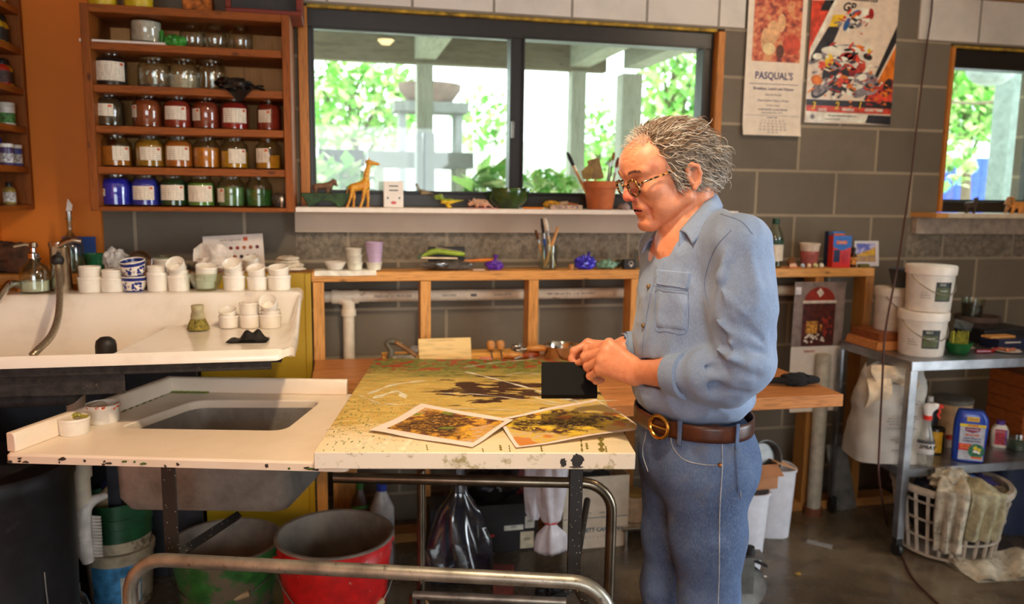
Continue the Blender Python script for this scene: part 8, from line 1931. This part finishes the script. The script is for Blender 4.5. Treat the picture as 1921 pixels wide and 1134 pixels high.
# open neck
S.cap(A(1285,395,1.86),A(1250,440,1.835),.056,.036,.012,'sub');S.cap(A(1248,440,1.815),A(1230,512,1.775),.024,.006,.010,'sub');S.cap(A(1310,380,1.87),A(1312,405,1.87),.060,.058,.012,'sub')
S.cap(A(1256,702,1.768),A(1215,698,1.84),.033,.034,.006,'sub');S.cap(A(1168,652,2.07),A(1130,655,2.06),.034,.034,.006,'sub')
S.ell(A(1300,846,1.87),(.20,.25,.056),TR,.01,'sub')
p,q=S.mb()
def crumple(p,amp,sc,seed):
 d=np.empty(len(p));d2=np.empty(len(p))
 for i,v in enumerate(p.tolist()):
  a=noise.noise(Vector((v[0]*sc+seed,v[1]*sc,v[2]*sc*.75)));b=noise.noise(Vector((v[0]*sc*2.3+9,v[1]*sc*2.3+seed,v[2]*sc*1.6)))
  d[i]=(.55-abs(a))*1.1+(.4-abs(b))*.45
 return(d-d.mean()-.12)*amp
me=np_mesh('shirt',p,q,m_shirt,3)
nr=np.empty(len(me.vertices)*3);me.vertices.foreach_get('normal',nr);co=np.empty(len(me.vertices)*3);me.vertices.foreach_get('co',co)
co=co.reshape(-1,3)+nr.reshape(-1,3)*crumple(p,.0095,11,2.0)[:,None];me.vertices.foreach_set('co',co.ravel());me.update()
shirt=link(bpy.data.objects.new('shirt',me),man)
def bvh(me):return BVHTree.FromPolygons([v.co for v in me.vertices],[pl.vertices for pl in me.polygons])
CAM0=Vector((0,0,CAMH))
def on(tree,px,py,off=.0012):
 d=ray(px,py).normalized();h=tree.ray_cast(CAM0,d)
 if h[0]is None:return None
 nn=h[1]if h[1].dot(d)<0 else-h[1]
 return h[0]+nn*off
def line_on(tree,pts,r,off=.0006,sub=6,flat=1.0):
 P=[on(tree,p.x,p.y,off)for p in smoothpath([(a,b,0)for a,b in pts],sub)]
 P=[p_ for p_ in P if p_ is not None];w=MB();w.tube(P,r,5,flat=flat);return w
def patch_on(tree,c,nu,nv,off,edge=0):
 """quad of photo corners laid on a garment: c = 4 corners (top-left, top-right, bottom-right, bottom-left)"""
 g_={}
 def fn(u,v):
  x=c[0][0]*(1-u)*(1-v)+c[1][0]*u*(1-v)+c[2][0]*u*v+c[3][0]*(1-u)*v;y=c[0][1]*(1-u)*(1-v)+c[1][1]*u*(1-v)+c[2][1]*u*v+c[3][1]*(1-u)*v
  o=off if 0.001<u<.999 and 0.001<v<.999 else-.001
  return on(tree,x,y,o)or at_d(x,y,1.8)
 w=MB();w.grid(fn,nu,nv);return w
TS=bvh(me)
m_seam=mat('shirt_seam',(104,126,162),.8)
part(shirt,'pocket',patch_on(TS,((1231,516),(1291,522),(1288,622),(1229,616)),14,18,.0028),m_shirt);part(shirt,'pocket_flap',patch_on(TS,((1230,505),(1299,511),(1292,546),(1231,536)),14,10,.0062),m_shirt)
for pts in([(1231,537),(1262,545),(1292,546)],[(1231,540),(1229,615),(1250,622),(1288,622),(1292,548)],[(1229,520),(1214,590),(1205,665),(1203,740)],[(1372,432),(1340,470),(1322,530),(1330,575)],[(1352,402),(1390,416),(1412,440)]):part(shirt,'seam',line_on(TS,pts,.0009,.0072 if pts[0]==(1231,537)else .0004),m_seam)
m_btn=mat('button_brown',(112,90,60),.3)
for px,py in((1218,538),(1208,611),(1203,690)):
 o=on(TS,px,py,.001)
 if o:w=MB();w.ell(o,(.0062,.0062,.0062),8);part(shirt,'button',w,m_btn)
inner=[A(1224,452,1.90),A(1246,412,1.945),A(1300,378,1.945),A(1333,360,1.89),A(1325,378,1.82),A(1300,405,1.79),A(1275,433,1.785)]
outer=[A(1203,474,1.89),A(1236,446,1.985),A(1312,404,1.985),A(1354,386,1.90),A(1348,400,1.80),A(1326,428,1.752),A(1298,458,1.745)]
Pi,Po=smoothpath(inner,8),smoothpath(outer,8);m_=len(Pi)-1
w=MB();w.grid(lambda u,v:Pi[int(round(u*m_))]*(1-v)+Po[int(round(u*m_))]*v+Vector((0,0,.012*math.sin(PI*v)*(1-.3*u))),m_,8);cl_=part(shirt,'collar',w,m_shirt);s_=cl_.modifiers.new('thick','SOLIDIFY');s_.thickness=.004
lowr=[p_+Vector((0,0,-.05))*1+Vector(TF*(-.004))for p_ in Pi]
w=MB();w.grid(lambda u,v:Pi[int(round(u*m_))]*(1-v)+(Pi[int(round(u*m_))]+Vector((0,0,-.045))-Vector(TF)*.0)*v,m_,4);cb=part(shirt,'collar_stand',w,m_shirt);s_=cb.modifiers.new('thick','SOLIDIFY');s_.thickness=.003
for(c_,d_,r_)in((A(1259,703,1.762),A(1288,705,1.73),.0485),(A(1172,652,2.072),A(1190,654,2.075),.043)):
 c_,d_=Vector(c_),Vector(d_);ax=(d_-c_);L_=ax.length;R=ax.to_track_quat('Z','Y').to_matrix()
 w=MB();w.lathe([(r_*.84,0.004),(r_*.96,-.002),(r_,.004),(r_*1.06,L_*.5),(r_*1.10,L_),(r_*.9,L_*1.05)],c_,40,R);cf=part(shirt,'cuff',w,m_shirt)
# jeans
n=N('denim');d0=n.noise(6,6,.65);d1=n.noise(420,3,.6,n.mapv((1,1,.3)));d2=n.noise(13,5,.6)
dc=n.ramp(d0,[(.3,(46,64,98)),(.52,(70,92,130)),(.72,(92,112,146))]);dc=n.mix(n.math('MULTIPLY',n.mask(d1,.45,.7),.3),dc,(140,154,176));dc=n.mix(n.math('MULTIPLY',n.mask(d2,.56,.72),.4),dc,(112,106,98));n.base(dc);n.rough(.9);n.bump(n.math('ADD',n.math('MULTIPLY',d1,.5),n.noise(40,4)),.3,.003);m_den=n.m
J=SDF.box((lo[0],lo[1],.02),(hi[0],hi[1],.955),.0065)
J.ell(A(1299,800,1.87),(.121,.152,.07),TR,.04);J.ell(A(1304,860,1.87),(.128,.160,.115),TR,.05);J.ell(A(1344,862,1.855),(.072,.125,.100),TR,.04)
J.chain([A(1322,885,1.80),A(1328,1005,1.80),A(1330,1125,1.80),A(1338,1300,1.82),A(1342,1520,1.83)],[.100,.086,.070,.064,.060],.03);J.chain([A(1268,885,1.95),A(1262,1000,1.955),A(1250,1100,1.97),A(1246,1250,1.98),A(1248,1440,1.99)],[.092,.074,.062,.058,.056],.03)
J.ell(A(1299,715,1.87),(.2,.25,.088),TR,.006,'sub')
p,q=J.mb();me=np_mesh('jeans',p,q,m_den,3)
nr=np.empty(len(me.vertices)*3);me.vertices.foreach_get('normal',nr);co=np.empty(len(me.vertices)*3);me.vertices.foreach_get('co',co)
co=co.reshape(-1,3)+nr.reshape(-1,3)*crumple(p,.006,9,5.0)[:,None];me.vertices.foreach_set('co',co.ravel());me.update()
jeans=link(bpy.data.objects.new('jeans',me),man);TJ=bvh(me)
m_st=mat('denim_seam',(146,150,156),.8,var=.2);m_cop=mat('copper',(170,110,60),.35,.7)
for pts in([(1259,800),(1261,835),(1282,862),(1318,872),(1354,873)],[(1352,800),(1355,870),(1350,960),(1349,1060),(1347,1134)],[(1213,810),(1206,850),(1216,885)]):part(jeans,'seam',line_on(TJ,pts,.0014),m_st)
o=on(TJ,1350,873,.002)
if o:w=MB();w.ell(o,.0048,8);part(jeans,'rivet',w,m_cop)
part(jeans,'back_pocket',patch_on(TJ,((1376,842),(1402,832),(1400,915),(1382,930)),8,14,.003),m_den);part(jeans,'seam',line_on(TJ,[(1380,843),(1384,890),(1390,934)],.0014),m_st)
# belt, buckle and loops
bc=A(1299,781,1.87)
def belt_pt(a,z,off=0):return Vector(bc+TF*((.1255+off)*math.cos(a))+TL*((.156+off)*math.sin(a))+Zn*z)
w=MB();w.grid(lambda u,v:belt_pt(2*PI*u,-.019+.038*v,.0012*math.sin(PI*v)),72,4);bt_=part(man,'belt',w,mat('belt_leather',(74,38,22),.35,var=.25,scale=30));s_=bt_.modifiers.new('thick','SOLIDIFY');s_.thickness=.004;s_.offset=1
a0=.27
w=MB();w.tube([belt_pt(a0+.17*math.cos(t_)*1.0,.026*math.sin(t_),.009)for t_ in[2*PI*i/24 for i in range(24)]],.0048,8,closed=True);w.tube([belt_pt(a0-.16,0,.010),belt_pt(a0+.15,0,.011)],.003,6);part(bt_,'buckle',w,mat('brass',(196,150,70),.25,1.0,var=.1))
for a in(.62,1.55):
 w=MB();w.grid(lambda u,v:belt_pt(a+.055*(u-.5)*2*.6,-.034+.060*v,.0065),4,6);l_=part(jeans,'belt_loop',w,m_den);s_=l_.modifiers.new('thick','SOLIDIFY');s_.thickness=.003
for c_,lf in((A(1342,1530,1.83),1),(A(1248,1450,1.99),0)):
 c_[2]=0;w=MB();cc_=Vector(c_)+Vector(TF)*.06
 w.blob(cc_+Vector((0,0,.045)),(.055,.055,.05),3,.05,1,12,flatz=-.044);w.tube([cc_-Vector(TF)*.10+Vector((0,0,.045)),cc_+Vector((0,0,.05)),cc_+Vector(TF)*.12+Vector((0,0,.035))],[.04,.045,.032],12,4);part(man,'shoe',w,mat('shoe_brown',(84,56,36),.5))
# hair: a soft base plus loose curling strands
Hh=SDF.box(HO-.16,HO+.18,.0026)
hell(Hh,(-1.6,0,5.0),(8.6,8.1,8.5),1);hell(Hh,(-4.0,0,.2),(6.4,7.3,6.5),2);hell(Hh,(-6.6,0,2.0),(4.4,6.6,5.6),2);hell(Hh,(1.2,0,6.0),(7.6,7.9,7.9),1)
for sd in(-1,1):hell(Hh,(2.6,sd*6.3,1.6),(1.4,1.1,2.6),1)
hell(Hh,(10.2,0,5.2),(6.6,10.5,8.0),1.0,'sub');hell(Hh,(7.6,0,12.0),(3.4,5.5,3.4),1.0,'sub');hell(Hh,(7.0,0,-3.5),(6.2,9.5,4.6),.6,'sub');hell(Hh,(1.5,0,-7.0),(6,9,4.2),.8,'sub');hell(Hh,(-3.0,0,-9.6),(12,9,4.2),.8,'sub')
for sd in(-1,1):hell(Hh,(-.5,sd*8.6,.4),(2.2,2.2,3.1),.5,'sub')
p,q=Hh.mb()
m_h=[mat('hair_brown',(118,90,66),.6,var=.2,scale=120),mat('hair_grey',(136,122,106),.6,var=.2,scale=120),mat('hair_white',(190,180,166),.55,var=.15,scale=120)]
n=N('hair_base');s_=n.sep();hz=n.math('ADD',s_[2],n.math('MULTIPLY',n.noise(45,4),.05));stv=n.noise(60,3,.6,n.mapv((1,1,4),(0,0,0),(0,.7,0)))
n.base(n.mix(n.mask(stv,.35,.65),n.ramp(n.mask(hz,HO[2]-.06,HO[2]+.16),[(0,(176,166,152)),(.4,(128,114,98)),(.8,(106,82,62))]),(84,68,54)));n.rough(.7)
me=np_mesh('hair',p,q,n.m,2);nr=np.empty(len(me.vertices)*3);me.vertices.foreach_get('normal',nr);nr=nr.reshape(-1,3)
hair=link(bpy.data.objects.new('hair',me),man)
rd=random.Random(11);wst=MB()
idx=list(range(len(p)));rd.shuffle(idx);cnt=0
for i in idx:
 b_=p[i];nn=nr[i];c_=(b_-HO)*100;f_,l_,u_=c_@HF,c_@HL,c_@HU
 if u_<-4 or nn@(b_-(HO+HU*.04))<0:continue
 flow=-HF*1.0-HU*(.25 if u_>6 else .9)+np.array([rd.uniform(-.5,.5)for _ in range(3)])
 flow=flow-nn*(flow@nn);flow/=np.linalg.norm(flow)+1e-6
 L_=rd.uniform(.018,.042)if f_>-4 else rd.uniform(.022,.055);k_=rd.uniform(.15,.55)+(.5 if f_<-7 and rd.random()<.3 else 0)
 sd_=np.cross(flow,nn);ph=rd.uniform(0,6.3);cu=rd.uniform(.0010,.0030);k_*=.6 if f_>-6 else 1;P_=[]
 for t_ in range(6):
  s_=t_/5;P_.append(Vector(b_-nn*.003+flow*L_*s_+nn*(.004+L_*k_*math.sin(s_*2.2)*.55)+sd_*cu*math.sin(ph+s_*6)))
 cm=rd.random();wst.mat(0 if(u_>7.5 and cm<.55)else(2 if cm>(.72 if u_>0 else .4)else 1));wst.tube(P_,[.0011,.0010,.0004],3,caps=False);cnt+=1
 if cnt>2600:break
for i in range(170):
 f0,l0=rd.uniform(2.5,8.5),rd.uniform(-4.5,4.5);b_=Hd(f0,l0,5.0+8.0*math.sqrt(max(.05,1-((f0-1)/10.2)**2-(l0/7.5)**2)))
 e_=HU*rd.uniform(.010,.022)+HF*rd.uniform(.0,.022)+HL*rd.uniform(-.008,.008);wst.mat(2);wst.tube([Vector(b_),Vector(b_+e_*.55+HU*.004),Vector(b_+e_)],[.0006,.0005,.0003],3,caps=False)
part(hair,'strands',wst,m_h)
# spectacles
n=N('tortoiseshell');n.base(n.mix(n.mask(n.noise(170,3,.6),.52,.58),(44,26,16),(206,150,76)));n.rough(.25);m_tor=n.m
gl=link(bpy.data.objects.new('eyeglasses',None),man);GF,GU=12.35,2.35
def gpt(l,u,f=0):return Vector(Hd(GF-.035*abs(l)**1.6+f,l,u))
for sd in(-1,1):
 ring=[gpt(sd*3.35+2.15*math.cos(a),GU+1.85*math.sin(a))for a in[2*PI*i/32 for i in range(32)]]
 w=MB();w.tube(ring,.0026,8,closed=True);part(gl,'rim',w,m_tor)
 w=MB();c_=sum(ring,Vector())/32;w.add([c_]+ring,[(0,i+1,(i+1)%32+1)for i in range(32)],True);part(gl,'lens',w,glassy('lens',(250,250,248),.6,.02))
 w=MB();w.tube([gpt(sd*5.4,GU+.7),Vector(Hd(10.2,sd*6.6,GU+.95)),Vector(Hd(5,sd*7.15,GU+.9)),Vector(Hd(.6,sd*7.7,GU+.75)),Vector(Hd(-1.2,sd*7.9,GU-.6))],[.0024,.0021,.0018,.0016],8,4);part(gl,'temple',w,m_tor)
w=MB();w.tube([gpt(-1.25,GU+.5),gpt(0,GU+.85,.25),gpt(1.25,GU+.5)],.0018,8,4);part(gl,'bridge',w,m_tor)
